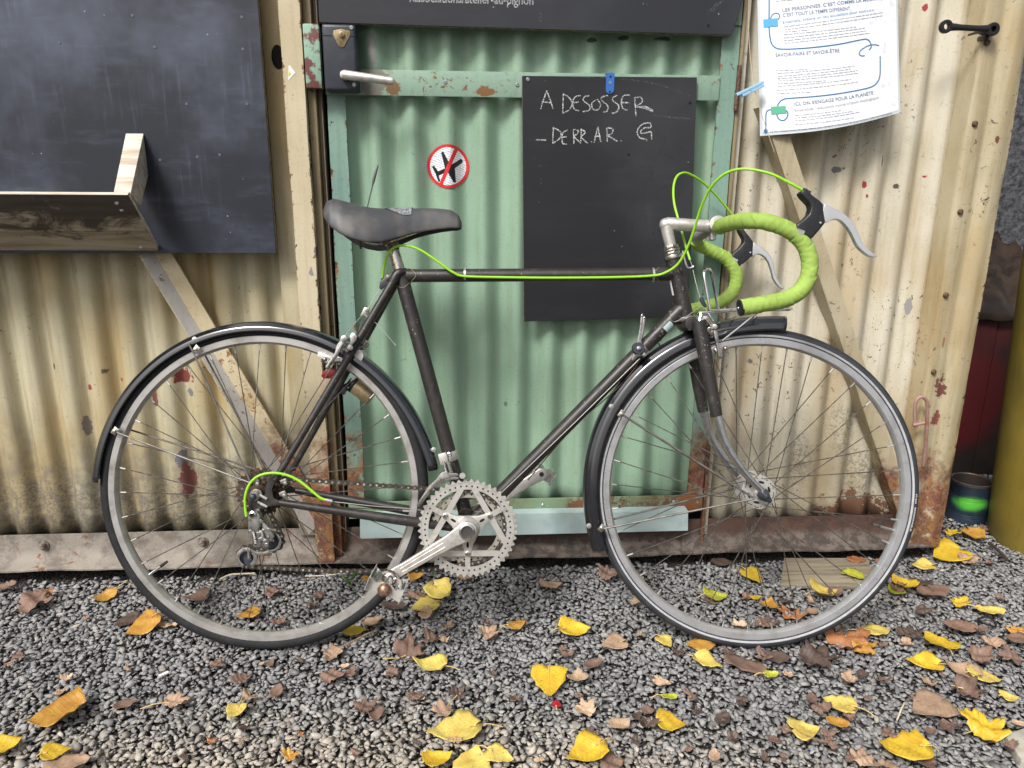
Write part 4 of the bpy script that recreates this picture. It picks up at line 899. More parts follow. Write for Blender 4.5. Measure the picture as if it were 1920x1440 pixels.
# ---- fork
crown = HT_B-HAX*.014
m = MB(); m.tube([HT_B+HAX*.002, HT_B-HAX*.006], .0205, 24); bpart(m, 'lower_headset', m_chrome_old, bevel=.0008)
m = MB(); m.tube([HT_T-HAX*.002, HT_T+HAX*.006], .0195, 24); m.tube([HT_T+HAX*.007, HT_T+HAX*.013], .0165, 8); m.tube([HT_T+HAX*.014, HT_T+HAX*.018], .0175, 24); m.tube([HT_T+HAX*.019, HT_T+HAX*.026], .0160, 8)
bpart(m, 'headset', m_chrome_old, bevel=.0008)
m = MB(); m.tube([crown+V((0, -.040, 0)), crown+V((0, .040, 0))], .0135, 20); m.tube([HT_B-HAX*.006, crown-HAX*.012], .0165, 20); bpart(m, 'fork_crown', m_frame, bevel=.003)
def rotf(p): return FC+Matrix.Rotation(FROT, 3, 'Z') @ (p-FC)
for sg in (-1, 1):
    pts = [(B(1310, 602, -.040), .0150), (B(1321, 660, -.044), .0145), (B(1334, 730, -.048), .0132), (B(1344, 780, -.050), .0116)]
    lo = [(B(1345, 780, -.050), .0104), (B(1360, 832, -.0515), .0094), (B(1385, 872, -.0525), .0082), (B(1410, 902, -.053), .0070), (B(1430, 921, -.053), .0062)]
    fx = lambda p: V((p.x, sg*abs(p.y), p.z))
    m = MB(); m.tube([fx(p) for p, r in pts], [r for p, r in pts], 18, flat=.85, ref=(1, 0, 0)); bpart(m, 'fork_blade', m_frame)
    sm = smooth_path([fx(p) for p, r in lo], 5); n_ = len(sm); rr = [lo[min(int(i/5), 3)][1]*(1-(i % 5)/5)+lo[min(int(i/5)+1, 4)][1]*((i % 5)/5) for i in range(n_)]
    m = MB(); m.tube(sm, rr, 16, flat=.85, ref=(1, 0, 0)); m.lathe([(0, -.002), (.013, -.002), (.013, .002), (0, .002)], org=FC+V((0, sg*.050, 0)), seg=18); bpart(m, 'fork_tip', m_chrome)

# ---- mudguards
def fender(name, ctr, table, hw, rotz, n=90, deep=1.0):
    half = [(1.0, -.0205), (1.0, -.0175), (.985, -.0150), (.985, -.0125), (.955, -.0105), (.91, -.0085), (.86, -.0078), (.78, -.0050), (.65, -.0025), (.45, -.0006), (.22, .0004)]
    half = [(s, d*deep) for s, d in half]; prof = [(-s, d) for s, d in half]+[(0, .0008)]+half[::-1]
    A = [t[0] for t in table]; Rr = [t[1] for t in table]; vs = []
    for i in range(n+1):
        a = A[0]+(A[-1]-A[0])*i/n
        r = float(np.interp(a, A, Rr)); nar = 1.0
        for (s, dr) in prof: vs.append(V((( r+dr)*math.cos(math.radians(a)), s*hw, (r+dr)*math.sin(math.radians(a)))))
    k = len(prof); m = MB(); m.add(vs, [(i*k+q, i*k+q+1, (i+1)*k+q+1, (i+1)*k+q) for i in range(n) for q in range(k-1)])
    o = m.build(name, m_fender, bike, loc=ctr, rot=(0, 0, rotz), angle=50); s_ = o.modifiers.new('t', 'SOLIDIFY'); s_.thickness = .0012; s_.offset = -1
    return o
def spl(t): 
    a = np.array([q[0] for q in t]); r = np.array([q[1] for q in t]); aa = np.linspace(a[0], a[-1], 60); c = np.polyfit(a, r, 4); return list(zip(aa, np.polyval(c, aa)))
rfen = fender('rear_mudguard', RC, spl([(7, .3635), (16, .359), (29, .3515), (48, .3475), (70, .3475), (88, .348), (113, .3475), (138, .349), (158, .351), (177, .3535)]), .0225, 0)
ffen = fender('front_mudguard', FC, spl([(81.5, .3665), (94, .3625), (118, .3605), (130, .3625), (149, .3645), (168, .3615), (186, .3595), (202, .3655)]), .0235, FROT, deep=1.45)
riv = MB(); riv.lathe([(.0055, 0), (.005, -.0015), (0, -.0022)], seg=14); riv_me = riv.mesh('rivet', m_steel)
for q in ((365, 636, -.020), (1146, 762, -.021), (1104, 986, -.021), (813, 843, -.016)): link('rivet', riv_me, bike, B(*q))
m_stay = simple('stay_steel', srgb(120, 118, 114), .5, .6, srgb(96, 90, 84), 60, (.4, .7))
def stay(name, pts, r=.0019, mat=None): m = MB(); m.tube(pts, r, 8); return bpart(m, name, mat or m_stay)
for sg in (-1, 1):
    f = lambda q: V((B(*q).x, sg*abs(B(*q).y), B(*q).z))
    stay('mudguard_stay', [f((354, 645, -.026)), f((364, 664, -.026)), f((470, 905, -.055))]); stay('mudguard_stay', [f((211, 805, -.026)), f((222, 812, -.026)), f((468, 905, -.056))])
    stay('mudguard_stay', [f((1168, 778, -.026)), f((1415, 935, -.056))], .0022); stay('mudguard_stay', [f((1128, 992, -.026)), f((1415, 935, -.056))], .0022)
for q in ((368, 655), (216, 808), (1165, 776), (1128, 990)):
    c = B(*q, -.0235); m = MB(); m.obox(c, V((.6, 0, .8)), V((0, 1, 0)), V((.8, 0, -.6)), .016, .004, .011); m.tube([c+V((0, -.007, 0)), c], .004, 8); bpart(m, 'stay_clip', m_chrome_old, bevel=.001)
m = MB(); m.prism([B(*q, -.0215) for q in ((664, 657), (678, 657), (681, 666), (680, 672), (676, 681), (665, 676))], (0, .043, 0)); bpart(m, 'white_tape', m_white_p, bevel=.001)

# ---- saddle
S_ = [  # px top, px bottom edge, half width
 (612, 392, 398, .030), (618, 379, 410, .052), (630, 374, 424, .066), (650, 379, 438, .074), (675, 387, 449, .075), (700, 391, 455, .070), (725, 392.5, 455, .060), (750, 392.5, 447, .046), (775, 391, 439, .034), (800, 390.5, 434, .027), (825, 391, 430, .023), (846, 394, 428, .020), (860, 403, 428, .017), (866, 417, 427, .010)]
m = MB(); vs = []; NS = 21
S2 = []
for i in range(len(S_)-1):
    for t in (0, .25, .5, .75): S2.append([S_[i][q]+(S_[i+1][q]-S_[i][q])*t for q in range(4)])
S2.append(list(S_[-1]))
def sad_pt(px, a, out=0.0):
    xs = [q[0] for q in S_]; t = float(np.interp(px, xs, [q[1] for q in S_])); b = float(np.interp(px, xs, [q[2] for q in S_])); hw = float(np.interp(px, xs, [q[3] for q in S_]))
    T = B(px, t, 0); Bt = B(px, b, -hw); dz = T.z-Bt.z; e = abs(a); pw = math.sin(e*PI/2)**.72
    zz = T.z-dz*(1-math.sqrt(max(0, 1-pw**2.6))) if e < .98 else Bt.z
    return V((T.x, math.copysign(hw*min(1, pw)+out*e, a), zz+out*(1-e)))
for q in S2:
    for k in range(NS): vs.append(sad_pt(q[0], -1+2*k/(NS-1)))
nr = len(S2); fs = [(i*NS+k, i*NS+k+1, (i+1)*NS+k+1, (i+1)*NS+k) for i in range(nr-1) for k in range(NS-1)]+[tuple(range(NS)), tuple(range((nr-1)*NS, nr*NS))]
m.add(vs, fs); sad = bpart(m, 'saddle', m_saddle, angle=60); s_ = sad.modifiers.new('t', 'SOLIDIFY'); s_.thickness = .004; s_.offset = -1; s2_ = sad.modifiers.new('s', 'SUBSURF'); s2_.levels = s2_.render_levels = 1
for sg in (-1, 1):
    m = MB(); m.tube(smooth_path([B(628, 418, sg*.03), B(680, 450, sg*.024), B(720, 455, sg*.022), B(790, 432, sg*.020), B(848, 418, sg*.008)], 6), .0035, 10); m.build('rail', m_chrome_old, sad)
m = MB(); m.tube([B(722, 449, -.028), B(722, 449, .028)], .011, 14); m.tube([B(712, 452, -.03), B(734, 444, -.03)], .006, 10); m.tube([B(733, 440), B(737, 470)], .0135, 16); m.build('saddle_clamp', m_bolt_grey, sad, bevel=.001)
def tape_patch():
    n = NT('silver_tape'); v = n.obj(); return n.done(n.mix(n.step(n.noise(v, 160, 4, .7), .45, .6), srgb(120, 122, 126), srgb(176, 178, 182)), .35, .4)
m = MB(); vs = []
for i in range(9):
    px = 722+52*i/8; a1 = -.16-.34*min(1, i/6)*(1 if i > 1 else .4)
    for k in range(7): vs.append(sad_pt(px, .10+(a1-.10)*k/6, .0022))
m.add(vs, [(i*7+k, i*7+k+1, i*7+8+k, i*7+7+k) for i in range(8) for k in range(6)]); m.build('tape_patch', tape_patch(), sad, angle=80)
m = MB(); m.tube(smooth_path([B(677, 467, .05), B(676, 455, .05), B(684, 410, .05), B(692, 375, .052), B(698, 350, .054), B(703, 328, .056), B(709, 308, .058)], 4), [.0026]*4+[.0014]*12+[.0014, .0022, .0030, .0032, .0032, .0030, .0026, .0020, .0010], 8, flat=.5, ref=(1, 0, 0)); bpart(m, 'strap_tail', m_black)

# ---- stem, handlebar, tape, levers
m = MB(); q0, q1, q2 = HT_T+HAX*.024, B(1248, 421), B(1340, 424)
m.tube([q0, q0.lerp(q1, .6), q1+V((.002, 0, -.003))], [.0112, .0122, .0128], 20); m.tube([q1+V((-.006, 0, .002)), q1+V((.004, 0, .0016)), q1.lerp(q2, .6), q2], [.0100, .0135, .0126, .0122], 20); m.ball(q1, .0132, 0, 16, 10)
bpart(m, 'stem', m_alu)
m = MB(); m.tube([q2+V((0, -.026, 0)), q2+V((0, .026, 0))], .0175, 28); m.obox(q2+V((-.004, 0, -.020)), (1, 0, 0), (0, 1, 0), (0, 0, 1), .011, .020, .018); bpart(m, 'stem_clamp', m_alu, bevel=.0015)
NEAR = [(1340, 424, 0), (1344, 425, -.02), (1347, 426, -.038), (1353, 424, -.062), (1370, 418.5, -.105), (1392, 414.5, -.150), (1418, 414, -.176), (1448, 419, -.188), (1478, 431, -.192), (1502, 450, -.194), (1515, 475, -.195), (1518.5, 502, -.196), (1511, 530, -.197), (1492, 552, -.198), (1462, 564, -.199), (1425, 571, -.200), (1389, 577, -.200)]
FAR = [(1340, 424, 0), (1334, 429, .03), (1326, 434, .07), (1316, 440, .115), (1307, 445, .155), (1306, 453, .178), (1316, 462, .186), (1340, 473, .188), (1362, 485, .190), (1376, 502, .190), (1381, 522, .190), (1375, 545, .190), (1357, 563, .190), (1332, 573, .190), (1306, 579, .190), (1288, 582, .19)]
m = MB()
for L_ in (NEAR, FAR): m.tube(smooth_path([B(*q) for q in L_], 6), .0118, 16)
hb = bpart(m, 'handlebar', m_alu)
def tape(L_, i0, seed=0):
    pts = smooth_path([B(*q) for q in L_], 30)[int(i0*30):]; n_ = len(pts); seg = 26; acc = 0; vs = []; nx = None
    for i in range(n_):
        if i: acc += (pts[i]-pts[i-1]).length
        tg = (pts[min(i+1, n_-1)]-pts[max(i-1, 0)]).normalized(); up = nx if nx else V((0, -1, 0)); nx = (up-tg*up.dot(tg)).normalized(); ny = tg.cross(nx)
        for k in range(seg):
            a = 2*PI*k/seg; s = acc+.0075*math.cos(a+seed)+.0016*math.sin(acc*90+2*a); f = (s/.0185) % 1.0; w_ = int(s/.0185)
            r = .0143+.0010*(1-f)**.6+.00035*math.sin(w_*2.3+a*2)+.0002*math.sin(acc*520+a*3); vs.append(pts[i]+nx*math.cos(a)*r+ny*math.sin(a)*r)
    m = MB(); m.add(vs, [(i*seg+k, i*seg+(k+1) % seg, (i+1)*seg+(k+1) % seg, (i+1)*seg+k) for i in range(n_-1) for k in range(seg)]+[tuple(range(seg)), tuple(range((n_-1)*seg, n_*seg))]); return m.build('bar_tape', m_tape, hb, angle=28)
tape(NEAR, 2.5); tape(FAR, 4.6, seed=2)
e = B(*NEAR[-1]); d = (B(*NEAR[-1])-B(*NEAR[-2])).normalized(); m = MB(); m.tube([e-d*.002, e+d*.003, e+d*.004], [.0148, .0148, .011], 20); m.ball(e+d*.0045, .0022, 1); m.build('bar_plug', [m_black, m_steel], hb)
HOOD = [(120,790),(230,905),(370,970),(400,950),(505,830),(605,710),(590,560),(570,430),(585,390),(500,305),(400,235),(340,170),(270,120),(190,180),(240,260),(300,320),(355,380),(370,440),(340,550),(250,640),(130,720)]
LEV = [(600,378),(700,420),(800,470),(900,525),(980,590),(1060,660),(1110,740),(1150,820),(1190,920),(1220,1000),(1260,1070),(1310,1130),(1400,1200),(1490,1258),(1478,1276),(1440,1281),(1350,1260),(1280,1210),(1210,1150),(1160,1090),(1120,1020),(1085,940),(1050,870),(1000,790),(930,710),(880,665),(830,640),(770,636),(710,655),(650,688),(610,700),(590,600),(575,520),(572,450)]
LW = -.196
HOOD_F = [(690,800),(712,845),(735,880),(755,870),(800,838),(840,800),(848,750),(850,690),(825,655),(800,625),(785,605),(760,588),(742,602),(760,635),(780,670),(778,700),(740,745),(700,775)]
LEV_F = [(852,694),(900,725),(930,745),(960,772),(985,805),(1003,845),(1012,920),(1028,965),(1050,1005),(1085,1043),(1074,1052),(1050,1038),(1022,1005),(1000,965),(986,905),(968,852),(945,815),(915,792),(890,785),(866,793),(845,806),(838,760)]
lf = lambda q, w: B(1200+q[0]/4, 280+q[1]/4, w)
lp = lambda q, w: B(1480+q[0]/9, 340+q[1]/9, w)
off = B(1373, 481, .19)-lp((120, 790), LW); off.y = .386
for sg, o_ in ((-1, V()), (1, off)):
    m = MB(); m.prism([lp(q, LW-.0115) for q in HOOD] if sg < 0 else [lf(q, .178) for q in HOOD_F], (0, .023, 0)); ho = m.build('brake_hood', m_black, hb, bevel=.0035, bseg=3)
    m = MB(); m.prism([lp(q, LW-.0060) for q in LEV] if sg < 0 else [lf(q, .184) for q in LEV_F], (0, .012, 0)); lv = m.build('brake_lever', simple('lever_alloy', srgb(206, 206, 206), .24, .6) if sg < 0 else bpy.data.materials['lever_alloy'], hb, bevel=.0028, bseg=3)
    m = MB(); c = lp((525, 700), LW-.0122)+o_; m.lathe([(.0024, 0), (.002, -.0012), (0, -.0016)], org=c, seg=12); m.build('lever_pivot', m_steel, hb)
    m = MB(); a, b = lp((215, 150), LW)+o_, lp((330, 220), LW)+o_; m.tube([a, a.lerp(b, .2), a.lerp(b, .25), a.lerp(b, .5), a.lerp(b, .55), b], [.0052, .0055, .0062, .0062, .0056, .0066], 14); m.build('cable_boot', m_black, hb)
    m = MB(); m.tube([lp((150, 850), LW)+o_+V((-.006, 0, .0)), lp((200, 900), LW)+o_], .0126, 16); m.build('lever_band', m_steel, hb)
def cable(name, pts, r, mat, n_=8): m = MB(); m.tube(smooth_path([B(*q) for q in pts], n_), r, 10); return bpart(m, name, mat)
cable('brake_cable', [(1504, 356, -.196), (1480, 343, -.196), (1445, 326, -.19), (1400, 317, -.175), (1365, 323, -.155), (1337, 346, -.13), (1317, 382, -.10), (1303, 425, -.075), (1290, 462, -.055), (1272, 494, -.036), (1248, 511, -.025), (1222, 517, -.0185), (1150, 520, -.0175), (1040, 521, -.0175), (940, 520, -.0175), (872, 518, -.018), (850, 511, -.02), (820, 490, -.022), (790, 470, -.022), (765, 461, -.022), (744, 462, -.022), (729, 474, -.02), (721, 495, -.014), (717, 521, -.004)], .0026, m_cable)
cable('brake_cable', [(1384, 424, .19), (1372, 402, .18), (1352, 377, .165), (1335, 358, .15), (1318, 342, .135), (1300, 330, .12), (1284, 324, .105), (1270, 330, .09), (1263, 350, .075), (1264, 380, .06), (1272, 412, .045), (1280, 440, .034), (1287, 466, .026), (1295, 491, .016)], .0026, m_cable)
cable('gear_cable', [(613, 938, -.074), (600, 933, -.074), (582, 918, -.074), (560, 901, -.074), (535, 890, -.075), (508, 887, -.077), (484, 893, -.079), (468, 908, -.08), (460, 930, -.08), (460, 952, -.079), (462, 968, -.078)], .0027, m_cable)
cable('inner_wire', [(620, 940, -.066), (700, 949, -.060), (800, 958, -.045), (860, 985, -.024)], .0009, m_wire, 3)
m = MB(); m.tube([B(610, 937, -.074), B(623, 940, -.073)], .0036, 10); bpart(m, 'cable_ferrule', m_steel)
# front cable hanger and yoke
m = MB(); m.tube(smooth_path([B(1280, 470, 0), B(1288, 500, 0), B(1298, 501, 0), B(1300, 498, 0)], 4), .002, 8); m.tube([B(1294, 488, .012), B(1299, 503, .006)], .0042, 10, 1); bpart(m, 'cable_hanger', [m_steel, m_black])
cable('inner_wire', [(1299, 505, .004), (1306, 535, -.004), (1315, 566, -.010)], .0008, m_wire, 3)
m = MB(); m.prism([B(x, y, -.014) for x, y in ((1313, 558), (1318, 556), (1326, 574), (1322, 578), (1314, 566))], (0, .006, 0)); bpart(m, 'brake_yoke', m_lockcase, bevel=.0008)
cable('straddle_wire', [(1265, 604, -.030), (1290, 592, -.026), (1316, 574, -.014), (1330, 590, -.02), (1338, 602, -.03)], .0009, m_wire, 2)

# ---- brakes (centre pull): arms, springs, pads
def arm(pts, w0, w1, mat, name='brake_arm', th=.009, bev=.0022):
    m = MB(); n_ = len(pts); m.prism([B(x, y, w0) for x, y in pts], (0, th, 0)); return bpart(m, name, mat, bevel=bev)
Z9 = lambda L_: [(590+x/9, 620+y/9) for x, y in L_]
arm(Z9([(440,100),(500,70),(545,95),(560,150),(470,260),(420,360),(340,480),(270,560),(230,640),(180,640),(180,600),(270,470),(330,390),(375,230),(420,180)]), -.062, 0, m_derail)
arm(Z9([(560,130),(610,60),(680,40),(720,90),(700,160),(620,260),(560,370),(510,370),(510,310),(580,200)]), -.050, 0, m_derail)
arm(Z9([(610,50),(650,30),(690,60),(640,140),(560,200),(540,170)]), .035, 0, m_derail)
m = MB(); m.tube([B(644, 637, -.066), B(644, 637, .06)], .0045, 12); m.tube([B(657, 652, -.060), B(657, 652, .06)], .0055, 12); m.tube([B(684, 645, -.012), B(684, 645, .03)], .009, 14); m.tube([B(678, 650, -.016), B(688, 641, -.016)], .006, 8); bpart(m, 'brake_bridge', m_derail, bevel=.001)
m = MB(); sp = []
for i in range(60): a = i*.75; c = B(645+i*.16, 652-i*.12, -.045); sp.append(c+V((.0055*math.cos(a), .02*i/60, .0055*math.sin(a))))
m.tube(sp, .0009, 6); bpart(m, 'brake_spring', m_wire)
m = MB(); m.prism([B(x, y, -.021) for x, y in Z9([(65,355),(290,440),(310,500),(280,530),(30,440)])], (0, .009, 0)); bpart(m, 'brake_pad', m_alu, bevel=.0008)
m = MB(); m.tube([B(612, 675, -.032), B(612, 675, -.02)], .006, 12); m.tube([B(624, 677, -.034), B(638, 676, -.03)], .005, 10); m.ball(B(609, 674, -.033), .0045); bpart(m, 'pad_bolt', m_derail)
cable('straddle_wire', [(644, 634, -.05), (664, 608, -.03), (684, 588, -.006), (676, 610, .02), (667, 640, .04)], .0009, m_wire, 3)
m = MB(); m.prism([B(x, y, -.008) for x, y in ((683, 576), (692, 577), (692, 587), (682, 596), (675, 592))], (0, .005, 0)); m.tube([B(688, 582, -.012), B(688, 582, 0)], .004, 10); bpart(m, 'brake_yoke', m_derail, bevel=.0008)
cable('inner_wire', [(712, 542, -.003), (700, 562, -.004), (688, 582, -.006)], .0008, m_wire, 3); cable('inner_wire', [(683, 590, -.02), (705, 606, -.024), (722, 624, -.026), (742, 648, -.028)], .0007, m_wire, 3)
m = MB(); m.tube([B(738, 642, -.028), B(742, 648, -.028)], .0018, 8); bpart(m, 'wire_end', m_wire)
m = MB(); m.prism([B(x, y, -.006) for x, y in ((712, 528), (722, 520), (732, 527), (714, 543), (711, 541))], (0, .010, 0)); m.tube([B(719, 522, 0), B(714, 540, 0)], .0042, 10); bpart(m, 'cable_hanger', m_lockcase, bevel=.001)
Z10 = lambda L_: [(1260+x/9, 540+y/9) for x, y in L_]
arm(Z10([(700,720),(740,700),(780,740),(790,860),(800,980),(860,1130),(855,1190),(820,1200),(785,1150),(760,1000),(725,850)]), -.058, 0, m_derail)
arm(Z10([(500,510),(540,520),(590,620),(600,720),(630,820),(600,855),(570,790),(545,650),(505,560)]), -.044, 0, m_derail, th=.012)
for i in range(3): arm(Z10([(550+45*i,510-6*i),(590+45*i,505-6*i),(690+30*i,650-20*i),(660+30*i,665-20*i)]), -.036+.022*i, 0, m_derail, th=.007, bev=.0015)
m = MB(); m.tube([B(1340, 613, -.058), B(1340, 613, .05)], .0058, 12); m.tube([B(1322, 600, -.03), B(1322, 600, .03)], .009, 12); bpart(m, 'brake_bridge', m_derail, bevel=.001)
m = MB(); sp = []
for i in range(60): a = i*.75; c = B(1331+i*.05, 618+i*.10, -.05+.03*i/60); sp.append(c+V((.005*math.cos(a), 0, .005*math.sin(a))))
m.tube(sp, .0009, 6); bpart(m, 'brake_spring', m_wire)
m = MB(); m.prism([B(x, y, -.021) for x, y in Z10([(630,1010),(1010,905),(1030,985),(700,1085),(630,1080)])], (0, .009, 0)); bpart(m, 'brake_pad', m_alu, bevel=.0008)
m = MB(); m.tube([B(1347, 656, -.052), B(1347, 656, -.02)], .0055, 12); m.ball(B(1360, 653, -.040), .0050); m.ball(B(1342, 656, -.042), .0055); bpart(m, 'pad_bolt', m_derail)

# ---- crankset
CC = V((.4226, -.052, .2705))
m_alu_dull = simple('dull_ring', srgb(176, 170, 160), .5, .6, srgb(142, 136, 126), 60, (.4, .7))
def star_ring():
    m = MB(); T = 48; seg = T*6; ro, ri = .0985, .0795; vs = []; th = .0038
    for yy in (0, th):
        for k in range(seg):
            a = 2*PI*k/seg; ph = k % 6; rr = ro+(.0022 if ph in (2, 3) else (-.0012 if ph in (1, 4) else -.0034)); vs.append(CC+V((rr*math.cos(a), yy, rr*math.sin(a))))
        for k in range(seg): a = 2*PI*k/seg; vs.append(CC+V((ri*math.cos(a), yy, ri*math.sin(a))))
    N = seg; fs = []
    for k in range(N):
        l = (k+1) % N; fs += [(k, l, N+l, N+k), (2*N+k, 3*N+k, 3*N+l, 2*N+l), (k, 2*N+k, 2*N+l, l), (N+k, N+l, 3*N+l, 3*N+k)]
    m.add(vs, fs, 0)
    m.lathe([(.0935, -.0006), (.0940, -.0012), (.0945, -.0006)], org=CC, seg=120, mi=0)
    for k in range(48):
        a = 2*PI*k/48+.03; m.lathe([(0, -.0006), (.0019, -.0006), (.0019, .0005)], org=CC+V((.0865*math.cos(a), 0, .0865*math.sin(a))), seg=8, mi=1)
    rb = .0515
    for i in range(3):
        a = math.radians(-90+120*i); rad = V((math.cos(a), 0, math.sin(a))); tan = V((-math.sin(a), 0, math.cos(a)))
        hw = math.sqrt(.0815**2-rb**2)
        m.obox(CC+rad*rb+V((0, .0020, 0)), tan, rad, (0, 1, 0), hw*2, .0115, .0030); m.obox(CC+rad*(rb+.0815)/2+V((0, .0022, 0)), rad, tan, (0, 1, 0), .0815-rb, .0105, .0028)
    return m
crank = bpart(star_ring(), 'chainring', [m_alu, m_dark], flat=False, angle=25)
m = MB(); r1, r0 = .0735, .0610; seg = 40*4; c2 = CC+V((0, .0100, 0)); vs = []
for yy in (0, .0022):
    for k in range(seg): a = 2*PI*k/seg; rr = r1+(.002 if k % 4 in (1, 2) else -.002); vs.append(c2+V((rr*math.cos(a), yy, rr*math.sin(a))))
    for k in range(seg): a = 2*PI*k/seg; vs.append(c2+V((r0*math.cos(a), yy, r0*math.sin(a))))
N = seg; fs = []
for k in range(N): l = (k+1) % N; fs += [(k, l, N+l, N+k), (2*N+k, 3*N+k, 3*N+l, 2*N+l), (k, 2*N+k, 2*N+l, l), (N+k, N+l, 3*N+l, 3*N+k)]
m.add(vs, fs)
for k in range(30): a = 2*PI*k/30; m.lathe([(0, -.0004), (.0019, -.0004), (.0019, .0005)], org=c2+V((.0672*math.cos(a), 0, .0672*math.sin(a))), seg=8, mi=1)
m.build('inner_chainring', [m_alu_dull, m_dark], crank, angle=25)
m = MB()
for i in range(3):
    a = math.radians(-90+120*i); rad = V((math.cos(a), 0, math.sin(a))); tan = V((-math.sin(a), 0, math.cos(a))); o_ = CC+V((0, -.0012, 0)); L_ = .058
    m.prism([o_+rad*.008+tan*.024, o_+rad*.020+tan*.0175, o_+rad*.032+tan*.0115, o_+rad*(L_-.010)+tan*.0072, o_+rad*(L_-.003)+tan*.0055, o_+rad*L_, o_+rad*(L_-.003)-tan*.0055, o_+rad*(L_-.010)-tan*.0072, o_+rad*.032-tan*.0115, o_+rad*.020-tan*.0175, o_+rad*.008-tan*.024], (0, .009-.0004*i, 0))
m.lathe([(.0255, .006), (.0255, -.0005), (.0225, -.006), (.018, -.012), (0, -.012)], org=CC, seg=36); sp_ = m.build('spider', m_alu, crank, bevel=.0012)
for i in range(3):
    a = math.radians(-90+120*i); c = CC+V((.0515*math.cos(a), -.0012, .0515*math.sin(a)))
    m = MB(); m.lathe([(.0058, 0), (.0058, -.0018), (.0050, -.0024), (.0028, -.0024), (.0026, -.0008), (0, -.0008)], org=c, seg=14, mi=[0, 0, 0, 1, 1]); m.build('chainring_bolt', [m_chrome, m_rustcap if i == 0 else m_bolt_grey], crank)
    m = MB(); c = CC+V((.0335*math.cos(a), -.0016, .0335*math.sin(a))); rad = V((math.cos(a), 0, math.sin(a))); tan = V((-math.sin(a), 0, math.cos(a)))
    m.prism([c+rad*.0062*math.cos(q)+tan*.0026*math.sin(q) for q in [2*PI*k/14 for k in range(14)]], (0, .001, 0)); m.build('spider_slot', m_dark, crank, flat=True)
PED = V((.2700, -.066, .1795)); CA = CC+V((0, -.010, 0))
def crank_arm(c0, c1, y, th, sgn):
    d = (c1-c0); d.y = 0; L_ = d.length; d.normalize(); t = V((-d.z, 0, d.x)); m = MB(); out = []
    for k in range(13): a = PI/2+PI*k/12; out.append(c0+d*.0195*math.cos(a)+t*.0195*math.sin(a))
    for s, w in ((.25, .0135), (.5, .0120), (.8, .0108)): out.append(c0+d*L_*s-t*w)
    for k in range(11): a = -PI/2+PI*k/10; out.append(c0+d*L_+d*.0130*math.cos(a)+t*.0130*math.sin(a))
    for s, w in ((.8, .0108), (.5, .0120), (.25, .0135)): out.append(c0+d*L_*s+t*w)
    m.prism([V((p_.x, y, p_.z)) for p_ in out], (0, th, 0)); return m, d, t, L_
m, d, t, L_ = crank_arm(CC, PED, CC.y-.025, .013, -1); ca = m.build('crank_arm', m_alu, crank, bevel=.0022, bseg=3)
m = MB(); yb = CC.y-.0252
for sg in (-1, 1): 
    a = V((CC.x, yb, CC.z))+d*L_*.30+t*.0045*sg; b = V((CC.x, yb, CC.z))+d*L_*.86+t*.0038*sg; m.tube([a, b], .0008, 8)
m.build('crank_flute', m_alu, crank)
m = MB(); m.lathe([(.0165, 0), (.0165, -.003), (.0145, -.0045), (.0118, -.0045), (.0112, -.001), (0, -.001)], org=V((CC.x, CC.y-.0245, CC.z)), seg=30, mi=[0, 0, 0, 0, 1]); m.build('crank_cap', [m_chrome, simple('cap_dark', srgb(58, 54, 52), .6)], crank)
# right pedal: quill cage
pd = MB(); PX = V((1, 0, -.42)).normalized(); PZ = V((.42, 0, 1)).normalized(); AX = V((0, -1, 0)); p0 = V((PED.x, CC.y-.026, PED.z))
pd.tube([p0, p0+AX*.014, p0+AX*.016, p0+AX*.058, p0+AX*.060, p0+AX*.078], [.0145, .0140, .0090, .0085, .012, .012], 18)
ped = pd.build('pedal', m_chrome, bike)
m = MB(); m.ball(p0+AX*.079, .0132, 0, 18, 10, (1, .75, 1)); m.build('pedal_cap', m_rustcap, ped)
m = MB(); m.lathe([(.0150, 0), (.0155, .006), (.0130, .012)], org=p0+AX*.004, ax=AX, seg=20); m.build('pedal_bearing', m_rustcap, ped)
for sg in (-1, 1):
    m = MB(); c = p0+PX*.034*sg+AX*.042
    out = []
    for k in range(17): s = -.046+.092*k/16; out.append(c+AX*s+PZ*(.0125+.0022*(1 if k % 2 else -1)))
    for k in range(16, -1, -1): s = -.046+.092*k/16; out.append(c+AX*s-PZ*(.0125+.0022*(1 if k % 2 else -1)))
    m.prism(out, PX*.0014*sg); m.build('cage_plate', m_alu, ped)
    m = MB(); m.obox(p0+PX*.0255*sg+AX*.040, AX, PX, PZ, .060, .008, .016); m.build('pedal_block', m_chrome, ped, bevel=.002)
for yy, ww in ((.010, .005), (.074, .007)):
    m = MB(); c = p0+AX*yy; out = [c+PX*.034+PZ*.013, c+PX*.020+PZ*.006, c+PX*.010+PZ*.012, c-PX*.010+PZ*.012, c-PX*.020+PZ*.006, c-PX*.034+PZ*.013, c-PX*.034-PZ*.013, c-PX*.020-PZ*.010, c+PX*.020-PZ*.010, c+PX*.034-PZ*.013]
    m.prism(out, AX*.0016); m.build('end_plate', m_alu, ped)
